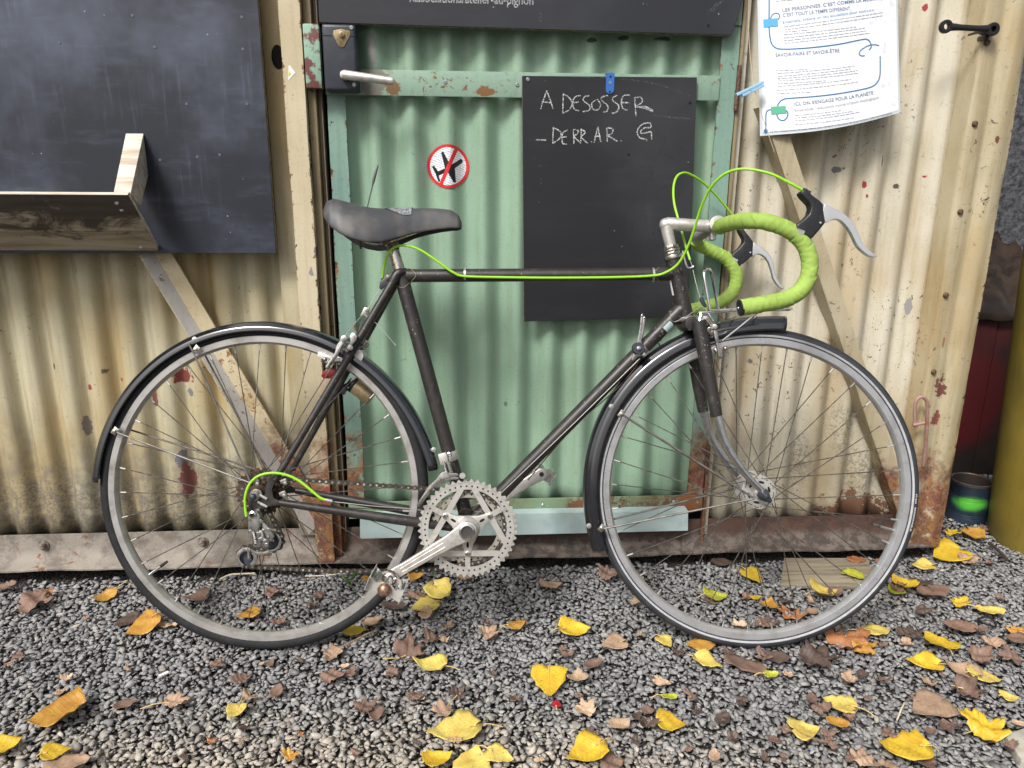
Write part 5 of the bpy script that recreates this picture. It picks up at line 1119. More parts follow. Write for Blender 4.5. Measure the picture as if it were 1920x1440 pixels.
# left crank and pedal, on the far side
LP_ = B(1015, 888, .066); m, d2, t2, L2 = crank_arm(V((CC.x, .045, CC.z)), V((LP_.x, .045, LP_.z)), .056, .013, 1); lca = m.build('crank_arm', m_alu, bike, bevel=.0022, bseg=3)
m = MB(); m.lathe([(0, -.0006), (.0052, -.0006), (.0052, .0006)], org=V((LP_.x, .056, LP_.z)), seg=14); m.build('pedal_thread', simple('dark_hole', srgb(52, 46, 42), .7), lca)
m = MB(); pc = V((LP_.x, .07, LP_.z)); m.tube([pc, pc+V((0, .075, 0))], .010, 14); lped = m.build('pedal', m_derail, bike)
for sg in (-1, 1):
    m = MB(); P1 = V((.50, 0, .86)).normalized(); P2 = V((.86, 0, -.5)).normalized(); c = pc+V((0, .045, 0))+P2*.030*sg
    m.obox(c, (0, 1, 0), P1, P2, .088, .030, .0016); m.obox(pc+V((0, .045, 0))+P2*.022*sg, (0, 1, 0), P1, P2, .06, .016, .008); m.build('cage_plate', m_derail, lped, bevel=.0006)
m = MB(); m.obox(pc+V((0, .008, 0)), V((.86, 0, -.5)), V((.5, 0, .86)), (0, 1, 0), .062, .024, .0016); m.build('end_plate', m_derail, lped)

# ---- chain: closed path over chainring, freewheel and two pulleys
CW = -.0425
ring_c = (CC.x, CC.z, .0745); U_ = B(511, 1013, CW); L__ = B(466, 1043, CW); UP = (U_.x, U_.z, .021); LO = (L__.x, L__.z, .021); FWc = (0.0, .340, .0335)
def arc(c, a0, a1, n_=16): return [V((c[0]+c[2]*math.cos(math.radians(a0+(a1-a0)*i/n_)), CW, c[1]+c[2]*math.sin(math.radians(a0+(a1-a0)*i/n_)))) for i in range(n_+1)]
path = arc(FWc, -60, 92, 20)[::1]      # right-hand side of the freewheel, up and over
path = arc(FWc, 250, 85, 24)           # behind the freewheel to its top
path = path+arc(ring_c, 96, -96, 44)   # top run, then round the chainring
path = path+[V((.385, CW, .187)), V((.30, CW, .1800)), V((.143, CW, .1805))]+arc(LO, -92, -262, 16)     # lower run, round the lower pulley
path = path+arc(UP, -100, 20, 10)+[V((FWc[0]+.018, CW, FWc[1]-.034))]
tot = [0]
for i in range(len(path)): tot.append(tot[-1]+(path[(i+1) % len(path)]-path[i]).length)
NL = int(tot[-1]/.0127); step = tot[-1]/NL
def at_len(s):
    s %= tot[-1]
    for i in range(len(path)):
        if tot[i+1] >= s:
            a, b = path[i], path[(i+1) % len(path)]; return a.lerp(b, (s-tot[i])/max(1e-9, tot[i+1]-tot[i]))
    return path[0]
def link_mesh(yo, nm):
    m = MB(); out = []
    for k in range(9): a = -PI/2+PI*k/8; out.append(V((.00635+.0048*math.cos(a), 0, .0048*math.sin(a))))
    out.append(V((0, 0, .0030)))
    for k in range(9): a = PI/2+PI*k/8; out.append(V((-.00635+.0048*math.cos(a), 0, .0048*math.sin(a))))
    out.append(V((0, 0, -.0030)))
    for y in (-yo, yo-.001): m.prism([p_+V((0, y, 0)) for p_ in out], (0, .001, 0))
    for x in (-.00635, .00635): m.tube([(x, -.0038, 0), (x, .0038, 0)], .0021, 8, 1)
    return m.mesh(nm, [m_chainm, m_pin], angle=30)
lk = [link_mesh(.0034, 'outer_link'), link_mesh(.0023, 'inner_link')]
chain = None
for i in range(NL):
    a, b = at_len(i*step), at_len((i+1)*step); c = (a+b)/2; ang = math.atan2(b.z-a.z, b.x-a.x)
    if chain is None: chain = link('chain', lk[0], bike, c, (0, -ang, 0)); Mi = (Matrix.Translation(c) @ Matrix.Rotation(-ang, 4, 'Y')).inverted()
    else:
        o = link('chain_link', lk[i % 2], chain); o.matrix_parent_inverse = Mi; o.location = c; o.rotation_euler = (0, -ang, 0)

# ---- rear derailleur
Z6 = lambda L_, w: [B(420+x/6, 840+y/6, w) for x, y in L_]
def dplate(name, pts, w, th, mat, parent, bev=.001): m = MB(); m.prism(Z6(pts, w), (0, th, 0)); return m.build(name, mat, parent, bevel=bev)
der = dplate('rear_derailleur', [(270, 760), (290, 715), (330, 705), (375, 715), (400, 760), (405, 880), (380, 920), (420, 1090), (400, 1120), (330, 1115), (290, 960), (268, 900)], -.084, .010, m_derail, bike, .002)
dplate('bracket', [(330, 700), (390, 690), (420, 740), (415, 800), (380, 790)], -.072, .008, m_derail, der); m = MB(); c = B(420+325/6, 840+750/6, -.086); m.lathe([(.0075, .002), (.0075, -.003), (.0045, -.0045), (.004, -.001), (0, -.001)], org=c, seg=18, mi=[0, 0, 0, 1]); m.build('pivot_bolt', [m_chrome, m_dark], der)
dplate('name_plate', [(312, 935), (345, 930), (372, 1075), (358, 1092), (335, 1085), (318, 1000)], -.0848, .0010, m_black, der, 0)
m = MB(); vs_, fs_, w_ = text_verts('SIMPLEX', .01); a, b = Z6([(322, 940), (352, 1082)], -.0853); ex = (b-a).normalized(); ez = V((-ex.z, 0, ex.x)); s_ = (b-a).length/w_; a = a-ez*.0014
m.add([a+ex*v[0]*s_+ez*v[1]*.0040/.7 for v in vs_], fs_); m.build('lettering', m_white_p, der, flat=True)
dplate('parallelogram', [(400, 820), (440, 830), (520, 920), (560, 1000), (530, 1060), (490, 1040), (430, 940)], -.074, .008, m_derail, der, .0015); dplate('parallelogram', [(390, 920), (430, 930), (450, 1010), (500, 1060), (510, 1130), (440, 1130), (400, 1060)], -.080, .010, m_derail, der, .0015)
for q in ((415, 825), (385, 965), (462, 1050), (505, 920), (405, 1030), (480, 1090), (300, 940)):
    m = MB(); c = B(420+q[0]/6, 840+q[1]/6, -.082); m.lathe([(.0042, .004), (.0042, -.002), (.003, -.003), (0, -.003)], org=c, seg=12); m.build('pivot_bolt', m_chrome, der)
pul = MB(); pul.lathe([(.0175, -.002), (.0190, 0), (.0175, .002), (.0095, .002), (.0095, .004), (.004, .004), (.004, -.004), (.0095, -.004), (.0095, -.002)], seg=26, closed=True); pul_me = pul.mesh('pulley', m_lockcase)
for c in (UP, LO): o = link('pulley', pul_me, der); o.location = (c[0], CW, c[1])
def ring_plate(name, c, r0, r1, a0, a1, w, th, mat):
    m = MB(); out = [V((c[0]+r1*math.cos(math.radians(a)), w, c[1]+r1*math.sin(math.radians(a)))) for a in np.linspace(a0, a1, 20)]+[V((c[0]+r0*math.cos(math.radians(a)), w, c[1]+r0*math.sin(math.radians(a)))) for a in np.linspace(a1, a0, 20)]
    m.prism(out, (0, th, 0)); return m.build(name, mat, der, bevel=.0005)
ring_plate('cage_guard', UP, .0165, .0215, -110, 120, -.0555, .0018, m_derail); ring_plate('cage_guard', LO, .0140, .0215, -60, 250, -.0555, .0018, m_derail)
dplate('cage_plate', [(300, 1140), (360, 1170), (430, 1180), (500, 1150), (545, 1180), (530, 1215), (440, 1215), (370, 1205), (320, 1190)], -.0575, .0018, m_derail, der, .0004)
m = MB(); c = B(466, 1045, -.062); m.tube([c, c+V((0, .02, 0))], .0045, 6); m.tube([B(464, 1022, -.063), B(466, 1046, -.063)], [.0006, .0028], 8); m.build('pulley_bolt', m_chrome, der)
# small bright bits by the dropout
for q in ((480, 903), (532, 902), (530, 925)):
    m = MB(); c = B(*q, -.070); m.obox(c, (1, 0, .4), (0, 1, 0), (-.4, 0, 1), .013, .006, .008); m.tube([c+V((.004, -.006, -.004)), c+V((.004, .006, -.004))], .004, 10); bpart(m, 'stay_bolt', m_derail, bevel=.001)
for dz in (-.5, .5):
    m = MB(); c = B(490, 938, -.066); m.obox(c+V((.002, 0, dz*.016)), (1, 0, -.55), (0, 1, 0), (.55, 0, 1), .022, .004, .0045); bpart(m, 'slot_edge', m_alu, bevel=.0008)
# ---- front derailleur
Zc = lambda L_, w: [B(740+x/16, 860+y/16, w) for x, y in L_]
m = MB(); m.prism(Zc([(1390, 430), (1560, 370), (1600, 420), (1880, 440), (1920, 520), (1700, 560), (1420, 670), (1240, 800), (1060, 960), (900, 1180), (720, 1410), (640, 1400), (760, 1230), (920, 980), (1040, 810), (1260, 610)], -.062), (0, .0016, 0)); fd = bpart(m, 'front_derailleur', m_derail, bevel=.0005)
m = MB(); m.prism(Zc([(1420, 480), (1920, 560), (1920, 620), (1700, 640), (1400, 760), (1100, 1000), (740, 1440), (680, 1420), (1060, 900), (1300, 660)], -.042), (0, .0016, 0)); m.build('cage_plate', m_derail, fd, bevel=.0005)
m = MB(); c = B(841, 856); dS = (SEAT-BB_).normalized(); cS = BB_+dS*((c-BB_).dot(dS)); m.tube([cS-dS*.010, cS+dS*.010], .0172, 24); m.obox(V((cS.x-.012, -.020, cS.z-.002)), dS, (0, 1, 0), dS.cross(V((0, 1, 0))), .024, .012, .018); m.build('clamp', m_alu, fd, bevel=.003)
m = MB(); m.lathe([(.0055, .002), (.005, -.003), (.003, -.004), (.0026, -.001), (0, -.001)], org=B(843, 852, -.030), seg=14); m.build('clamp_bolt', m_chrome, fd)
m = MB(); m.tube([B(840, 866, -.028), B(846, 886, -.05)], .004, 10); m.tube([B(832, 866, -.026), B(838, 890, -.046)], .003, 10); m.build('swing_arm', m_derail, fd)
m = MB(); m.tube([B(867, 892, -.060), B(867, 892, -.04)], .0062, 14); m.build('cage_bolt', m_derail, fd)
# ---- gear levers on the down tube, cables below
sh = MB(); Zs = lambda L_, w: [B(1180+x/10.29, 560+y/10.29, w) for x, y in L_]
dD = (BB_-DT_F).normalized(); c0 = DT_F+dD*((B(1196, 652)-DT_F).dot(dD)); sh.tube([c0-dD*.010, c0+dD*.008], .0160, 22); shf = bpart(sh, 'gear_lever_band', m_derail)
for w, dx in ((-.030, 0), (.022, 42)):
    m = MB(); m.prism(Zs([(x+dx, y+dx*.8 if dx else y) for x, y in ((225, 320), (255, 300), (275, 330), (250, 560), (225, 740), (240, 840), (270, 930), (260, 1000), (110, 900), (150, 820), (175, 700), (205, 540))], w), (0, .005, 0)); m.build('gear_lever', m_derail, shf, bevel=.0015)
    m = MB(); m.ball(Zs([(245+dx, 325+dx)], w+.002)[0], .0032); m.build('lever_tip', m_chrome, shf)
m = MB(); m.lathe([(.0125, .010), (.0125, -.002), (.011, -.004), (.0045, -.0042), (.0045, -.007), (.003, -.0075), (0, -.0075)], org=Zs([(175, 960)], -.030)[0], seg=20, mi=[1, 1, 1, 0, 0, 0]); m.build('lever_boss', [m_chrome, m_lockcase], shf)
m = MB(); m.prism(Zs([(90, 1010), (240, 1000), (320, 1060), (270, 1110), (170, 1130), (80, 1210), (40, 1180)], -.018), (0, .014, 0)); m.tube([Zs([(280, 1080)], -.026)[0], Zs([(280, 1080)], .01)[0]], .0045, 12); m.build('cable_stop', m_derail, shf, bevel=.002)
cable('inner_wire', [(1200, 672, -.020), (1080, 790, -.018), (960, 905, -.016), (900, 962, -.012)], .0009, m_wire, 2)
cable('brown_wire', [(1222, 640, -.008), (1190, 690, -.004), (1150, 735, .0), (1080, 795, .004), (1040, 840, .006), (990, 900, .01)], .0011, m_brown_wire, 5)
m = MB(); c = DT_F+dD*((B(1222, 622)-DT_F).dot(dD)); m.tube([c-dD*.0015, c+dD*.0015], .0160, 22); m.tube([c+V((.006, 0, -.016)), c+V((.010, 0, -.022))], .0015, 6); bpart(m, 'zip_tie', m_black)
# ---- small front rack of chromed wire
m = MB(); T_ = lambda L_, r=.0028: m.tube(smooth_path([B(*q) for q in L_], 5), r, 8)
T_([(1310, 588, -.03), (1320, 585, -.038), (1400, 582, -.045), (1470, 581, -.040), (1482, 580, -.02), (1482, 578, .02), (1465, 577, .040), (1400, 579, .045), (1330, 583, .04)])
T_([(1312, 590, 0), (1400, 581, 0), (1482, 579, 0)], .0022); T_([(1332, 583, -.03), (1325, 545, -.03), (1320, 512, -.028), (1326, 505, -.012), (1333, 509, .014), (1340, 545, .028), (1347, 581, .03)])
T_([(1425, 582, -.044), (1388, 612, -.050), (1354, 639, -.056)], .0024); T_([(1314, 588, -.036), (1312, 602, -.04)], .003)
for s in (.3, .6): T_([(1330+150*s, 581, -.043), (1330+150*s, 580, 0), (1330+150*s, 579, .043)], .002)
bpart(m, 'front_rack', m_chrome)
cable('brown_wire', [(1345, 588, .02), (1352, 594, .02), (1362, 600, .02), (1380, 594, .02)], .001, m_brown_wire, 4)
# ---- rear lamp and bottle dynamo on the far stay
m = MB(); m.prism([B(x, y, .052) for x, y in ((601, 707), (604, 698), (612, 692), (635, 692), (636, 708))], (0, .030, 0)); lens = bpart(m, 'rear_lamp', m_red, bevel=.003)
m = MB(); m.prism([B(x, y, .054) for x, y in ((601, 709), (632, 710), (622, 742), (596, 745))], (0, .026, 0)); m.build('lamp_body', m_lamp, lens, bevel=.003)
m = MB(); a, b = B(664, 716, .060), B(700, 742, .060); ax = (b-a).normalized(); a = a-V((0, 0, .006)); b = a+ax*.048
m.tube([a, a+ax*.004, a+ax*.022, a+ax*.0225, a+ax*.044, b], [.016, .0185, .0185, .0195, .0195, .016], 28); dyn = bpart(m, 'dynamo', m_bronze, bevel=.0008)
m = MB(); m.tube([a-ax*.004, a+ax*.003], .0192, 28); m.tube([a-ax*.014, a-ax*.004], .008, 16); m.build('dynamo_cap', m_black, dyn, bevel=.001)
m = MB(); m.tube(smooth_path([B(655, 722, .058), B(662, 736, .058), B(680, 748, .06), B(690, 752, .06)], 5), .0014, 6); m.build('dynamo_lead', m_brown_wire, dyn)
m = MB(); c = B(637, 728, .050); m.obox(c, (1, 0, -.6), (0, 1, 0), (.6, 0, 1), .03, .02, .016); m.tube([c, B(655, 720, .058)], .005, 10); m.build('dynamo_bracket', m_black, dyn, bevel=.002)

# ================================================================== GRAVEL (uncountable: one object)
def stone_shapes(n):
    out = []
    for i in range(n):
        bm = bmesh.new(); k = 11 if i % 3 else 14
        for _ in range(k):
            v = rng.normal(size=3); v /= np.linalg.norm(v); v *= rng.uniform(.82, 1.05); bm.verts.new((v[0], v[1]*rng.uniform(.8, 1), v[2]*.8))
        r = bmesh.ops.convex_hull(bm, input=bm.verts)
        bmesh.ops.delete(bm, geom=[e for e in r['geom_interior'] if isinstance(e, bmesh.types.BMVert)], context='VERTS')
        bmesh.ops.recalc_face_normals(bm, faces=bm.faces); bmesh.ops.triangulate(bm, faces=bm.faces)
        bm.verts.index_update(); out.append((np.array([v.co[:] for v in bm.verts]), np.array([[q.index for q in f.verts] for f in bm.faces]))); bm.free()
    return out
def build_gravel():
    shp = stone_shapes(18); pos = []
    def field(x0, x1, y0, y1, sp, zlo, zhi):
        xs = np.arange(x0, x1, sp); ys = np.arange(y0, y1, sp*.9); X, Y = np.meshgrid(xs, ys); X[::2] += sp/2
        n = X.size; x = X.ravel()+rng.uniform(-.42, .42, n)*sp; y = Y.ravel()+rng.uniform(-.42, .42, n)*sp
        pos.append(np.stack([x, y, rng.uniform(zlo, zhi, n)], 1))
    field(-1.55, 1.95, -.98, .13, .0103, -.0085, -.001); field(-1.3, 1.75, -.80, .10, .0165, -.004, .0020); field(1.22, 1.95, .13, .62, .0112, -.0085, .0)
    P = np.concatenate(pos)
    edge = .004+.016*np.sin(P[:, 0]*9)*np.sin(P[:, 0]*23+1)+rng.normal(0, .012, len(P)); P = P[(P[:, 1] < edge) | (P[:, 0] > 1.25)]; N = len(P)   # stones left out: dark bare soil stands for the shade under the sill
    bumpz = .004*np.sin(P[:, 0]*5.1+1)*np.sin(P[:, 1]*7.3)+.003*np.sin(P[:, 0]*13+P[:, 1]*9); P[:, 2] += bumpz
    # settle a little under the tyres and let the floor fall under the sill
    P[:, 2] -= .006*np.exp(-((P[:, 1]-.06)/.05)**2)
    for cx_, cy_ in ((-.4138, -.3041), (.6078, -.3581)):      # stones pushed up beside the tyres
        lat = np.abs(P[:, 1]-cy_); P[:, 2] += .006*np.exp(-((P[:, 0]-cx_)/.07)**2)*np.exp(-((lat-.024)/.012)**2)
    sz = np.clip(rng.normal(.0071, .0019, N), .0030, .0120)
    kind = rng.integers(0, len(shp), N)
    # random rotations
    yw = rng.uniform(0, 2*np.pi, N); tl = np.abs(rng.normal(0, .38, N)); ta = rng.uniform(0, 2*np.pi, N)
    c1, s1, c2, s2 = np.cos(yw/2), np.sin(yw/2), np.cos(tl/2), np.sin(tl/2); w, x, y, z = c2*c1, s2*(np.cos(ta)*c1+np.sin(ta)*s1), s2*(np.sin(ta)*c1-np.cos(ta)*s1), c2*s1
    R = np.stack([1-2*(y*y+z*z), 2*(x*y-z*w), 2*(x*z+y*w), 2*(x*y+z*w), 1-2*(x*x+z*z), 2*(y*z-x*w), 2*(x*z-y*w), 2*(y*z+x*w), 1-2*(x*x+y*y)], 1).reshape(N, 3, 3)
    tone = rng.uniform(.0, 1.0, N); warm = 1/(1+np.exp(-(-(P[:, 1]+.545+.10*np.clip(P[:, 0]+.1, 0, 1))*34+rng.normal(0, 1.3, N)-np.clip((P[:, 0]+.05)*5, 0, 4))))
    warm = np.maximum(warm, (rng.uniform(0, 1, N) < .02)*.8)
    VV, FF, CC_ = [], [], []; base = 0
    stretch = np.stack([rng.uniform(.85, 1.45, N), rng.uniform(.75, 1.1, N), rng.uniform(.34, .72, N)], 1)
    for k, (v, f) in enumerate(shp):
        id_ = np.nonzero(kind == k)[0]; n = len(id_)
        if n == 0: continue
        vs = np.einsum('nij,nvj->nvi', R[id_], v[None]*stretch[id_][:, None, :])*sz[id_][:, None, None]+P[id_][:, None, :]
        VV.append(vs.reshape(-1, 3)); nv = len(v); FF.append((f[None]+base+(np.arange(n)*nv)[:, None, None]).reshape(-1, 3)); base += n*nv
        c = np.repeat(np.stack([tone[id_], warm[id_], np.zeros(n), np.ones(n)], 1), nv, 0); CC_.append(c)
    VV = np.concatenate(VV); FF = np.concatenate(FF); CC_ = np.concatenate(CC_).astype(np.float32)
    me = bpy.data.meshes.new('gravel'); me.vertices.add(len(VV)); me.vertices.foreach_set('co', VV.astype(np.float32).ravel())
    me.loops.add(FF.size); me.loops.foreach_set('vertex_index', FF.ravel().astype(np.int32)); me.polygons.add(len(FF))
    me.polygons.foreach_set('loop_start', (np.arange(len(FF))*3).astype(np.int32)); me.update(calc_edges=True)
    at = me.attributes.new('tone', 'FLOAT_COLOR', 'POINT'); at.data.foreach_set('color', CC_.ravel())
    n = NT('gravel_stone'); a = n.n('ShaderNodeAttribute', attribute_name='tone'); s = n.n('ShaderNodeSeparateColor'); n.put(s.inputs[0], a.outputs['Color']); v = n.geo()
    g = n.mix(s.outputs[0], srgb(114, 114, 115), srgb(158, 157, 156)); tan = n.mix(s.outputs[0], srgb(160, 146, 126), srgb(216, 202, 178))
    c = n.mix(n.m('MULTIPLY', s.outputs[1], .5), g, tan); c = n.mul(n.m('MULTIPLY', n.step(n.noise(v, 420, 3, .7), .45, .75), .35), c, srgb(170, 168, 165))
    n.bump(n.noise(v, 900, 3), .25, .0008); me.materials.append(n.done(c, .82, spec=.3))
    o = link('gravel', me); o['kind'] = 'stuff'; tag(o, 'crushed grey stone gravel covering the ground', 'gravel')
build_gravel()

# ================================================================== LEAVES
def leaf_mat(name, c1, c2, spot, rough=.45, vein=.35, trans=.15):
    n = NT(name); v = n.obj(); x, y, z = n.sep(v)
    oi = n.n('ShaderNodeObjectInfo').outputs['Random']; q = n.vm('ADD', v, n.comb(n.m('MULTIPLY', oi, 7.0), 0.0, 0.0))
    c = n.mix(n.step(n.noise(q, 34, 3), .35, .68), c1, c2)
    c = n.mix(n.m('MULTIPLY', n.step(n.noise(q, 150, 4, .75), .60, .68), .55), c, spot)
    ve = n.m('ABSOLUTE', n.m('SUBTRACT', n.m('FRACT', n.m('MULTIPLY', n.m('SUBTRACT', x, n.m('MULTIPLY', n.m('ABSOLUTE', y), .75)), 105)), .5))
    ve = n.m('MAXIMUM', n.step(ve, .10, .03), n.step(n.m('ABSOLUTE', y), .0011, .0003)); c = n.mix(n.m('MULTIPLY', ve, vein*.5), c, spot)
    hv = n.n('ShaderNodeHueSaturation'); n.put(hv.inputs['Value'], n.m('ADD', .86, n.m('MULTIPLY', oi, .28))); n.put(hv.inputs['Color'], c)
    n.bump(n.m('ADD', ve, n.noise(q, 120, 3)), .4, .0012)
    n.p.inputs['Transmission Weight'].default_value = 0; n.p.inputs['Subsurface Weight'].default_value = 0
    return n.done(hv.outputs[0], rough)
LM = {'Y': leaf_mat('leaf_yellow', srgb(206, 176, 52), srgb(190, 152, 42), srgb(134, 100, 42)), 'P': leaf_mat('leaf_pale_yellow', srgb(212, 194, 104), srgb(200, 172, 84), srgb(146, 118, 56)),
      'O': leaf_mat('leaf_ochre', srgb(188, 144, 62), srgb(168, 120, 52), srgb(112, 76, 40)), 'R': leaf_mat('leaf_orange', srgb(172, 116, 76), srgb(150, 96, 64), srgb(108, 70, 52)),
      'T': leaf_mat('leaf_tan', srgb(168, 141, 117), srgb(147, 121, 100), srgb(100, 79, 65), .6), 'B': leaf_mat('leaf_brown', srgb(128, 102, 88), srgb(108, 85, 74), srgb(72, 55, 48), .6),
      'D': leaf_mat('leaf_dark_brown', srgb(92, 76, 68), srgb(74, 60, 54), srgb(52, 40, 36), .55), 'G': leaf_mat('leaf_yellow_green', srgb(186, 186, 66), srgb(162, 168, 56), srgb(120, 116, 48)),
      'X': leaf_mat('leaf_red', srgb(176, 34, 50), srgb(150, 26, 42), srgb(100, 24, 32)), 'L': leaf_mat('leaf_pale_tan', srgb(196, 170, 142), srgb(176, 146, 118), srgb(126, 98, 76), .6)}
m_stem = simple('leaf_stem', srgb(206, 176, 110), .6)
def leaf_mesh(kind, L, curl, seed, stem, fold=0.0):
    rr = random.Random(seed); m = MB(); vs = []; ph = [rr.uniform(0, 6.28) for _ in range(6)]
    def zof(x, y):
        return curl*((x/L-.5)**2*1.3*L+ (y/L)**2*2.2*L) + (1.6 if kind in ('torn', 'lobed') else 1)*(.05*L*math.sin(x/L*5+ph[0])*math.sin(y/L*6+ph[1])+.025*L*math.sin(x/L*13+ph[2]+y/L*11)+.012*L*math.sin(x/L*29+ph[3]-y/L*23)) - fold*abs(y)*.9
    if kind == 'poplar' or kind == 'oval':
        tt = [0, .06, .14, .24, .36, .48, .60, .72, .83, .92, .97, 1.0]
        wd = [.05, .30, .44, .49, .47, .41, .33, .235, .15, .075, .03, 0] if kind == 'poplar' else [.02, .13, .21, .27, .31, .32, .31, .27, .20, .12, .06, 0]
        ns = 9
        for i, t in enumerate(tt):
            for k in range(ns):
                s = -1+2*k/(ns-1); w = wd[i]*(1+.05*math.sin(i*2.7+ph[3]+(3 if s > 0 else 0)))*(1+rr.uniform(-.03, .03)*(abs(s) == 1))
                x = L*(t-.13*abs(s)**1.6*(1-t) if kind == 'poplar' else t); y = L*w*s; vs.append((x-L*.45, y, zof(x, y)))
        fs = [(i*ns+k, i*ns+k+1, (i+1)*ns+k+1, (i+1)*ns+k) for i in range(len(tt)-1) for k in range(ns-1)]; x_stem = -L*.45
    else:
        na, nrg = 60, 5; torn = kind == 'torn'
        vs.append((0, 0, zof(L*.45, 0)))
        for j in range(1, nrg+1):
            for k in range(na):
                a = 2*PI*k/na-PI; lob = 0
                for la, lw, lh in ((0, .33, 1.0), (.95, .30, .82), (-.95, .30, .82), (1.9, .34, .55), (-1.9, .34, .55)):
                    d = abs((a-la+PI) % (2*PI)-PI); lob = max(lob, lh*max(0, 1-d/lw/1.6)**.9)
                r = L*.5*(.56+.44*lob)*(1+.07*math.sin(a*9+ph[4])+.06*math.sin(a*17+ph[5])+.10*math.sin(a*2+ph[3])+.08*math.sin(a*3+ph[2]))
                if torn: r = L*.5*(.66+.16*math.sin(a*2+ph[3])+.12*math.sin(a*3+ph[4])+.09*math.sin(a*5+ph[5])+.06*math.sin(a*11+ph[1]))
                r *= j/nrg; x, y = r*math.cos(a), r*math.sin(a); vs.append((x, y, zof(x+L*.45, y)))
        fs = [(0, 1+k, 1+(k+1) % na) for k in range(na)]+[(1+(j-1)*na+k, 1+j*na+k, 1+j*na+(k+1) % na, 1+(j-1)*na+(k+1) % na) for j in range(1, nrg) for k in range(na)]; x_stem = -L*.17
    m.add(vs, fs, 0)
    if stem:
        z0 = zof(x_stem+L*.45, 0); sy = rr.uniform(-.35, .35); pts = smooth_path([(x_stem+L*.12, 0, z0+.0004), (x_stem, 0, z0+.0004), (x_stem-L*stem*.5, L*stem*sy*.4, z0+.002), (x_stem-L*stem, L*stem*sy, .003)], 4); m.tube(pts, [.0013]*4+[.0010]*(len(pts)-4), 6, 1)
    return m
NLEAF = [0]
def leaf(px, py, ln, ang, kind, col, label=None, stem=.0, curl=.35, z=.0125, tilt=(0, 0), fold=0.0, group='fallen leaves on the gravel'):
    NLEAF[0] += 1; c = G(px, py, z); d = (c-V(CAM)).dot(V(_fw)); L = ln*d/F_PX
    me = leaf_mesh(kind, L, curl, NLEAF[0]*13+5, stem, fold).mesh('leaf', [LM[col], m_stem], angle=80)
    o = link('leaf', me, None, c, (math.radians(tilt[0]), math.radians(tilt[1]), math.radians(ang)))
    s = o.modifiers.new('t', 'SOLIDIFY'); s.thickness = .0004
    tag(o, label or SMALL[col], 'leaf', group if label else 'small leaf scraps on the gravel'); return o
SMALL = {'B': 'small torn brown leaf scrap lying on the gravel', 'D': 'small torn dark brown leaf scrap lying on the gravel', 'T': 'small torn tan leaf scrap lying on the gravel', 'O': 'small ochre leaf scrap lying on the gravel', 'L': 'small pale tan leaf scrap lying on the gravel', 'R': 'small orange leaf scrap lying on the gravel', 'Y': 'small yellow leaf scrap lying on the gravel', 'P': 'small pale yellow leaf scrap lying on the gravel'}
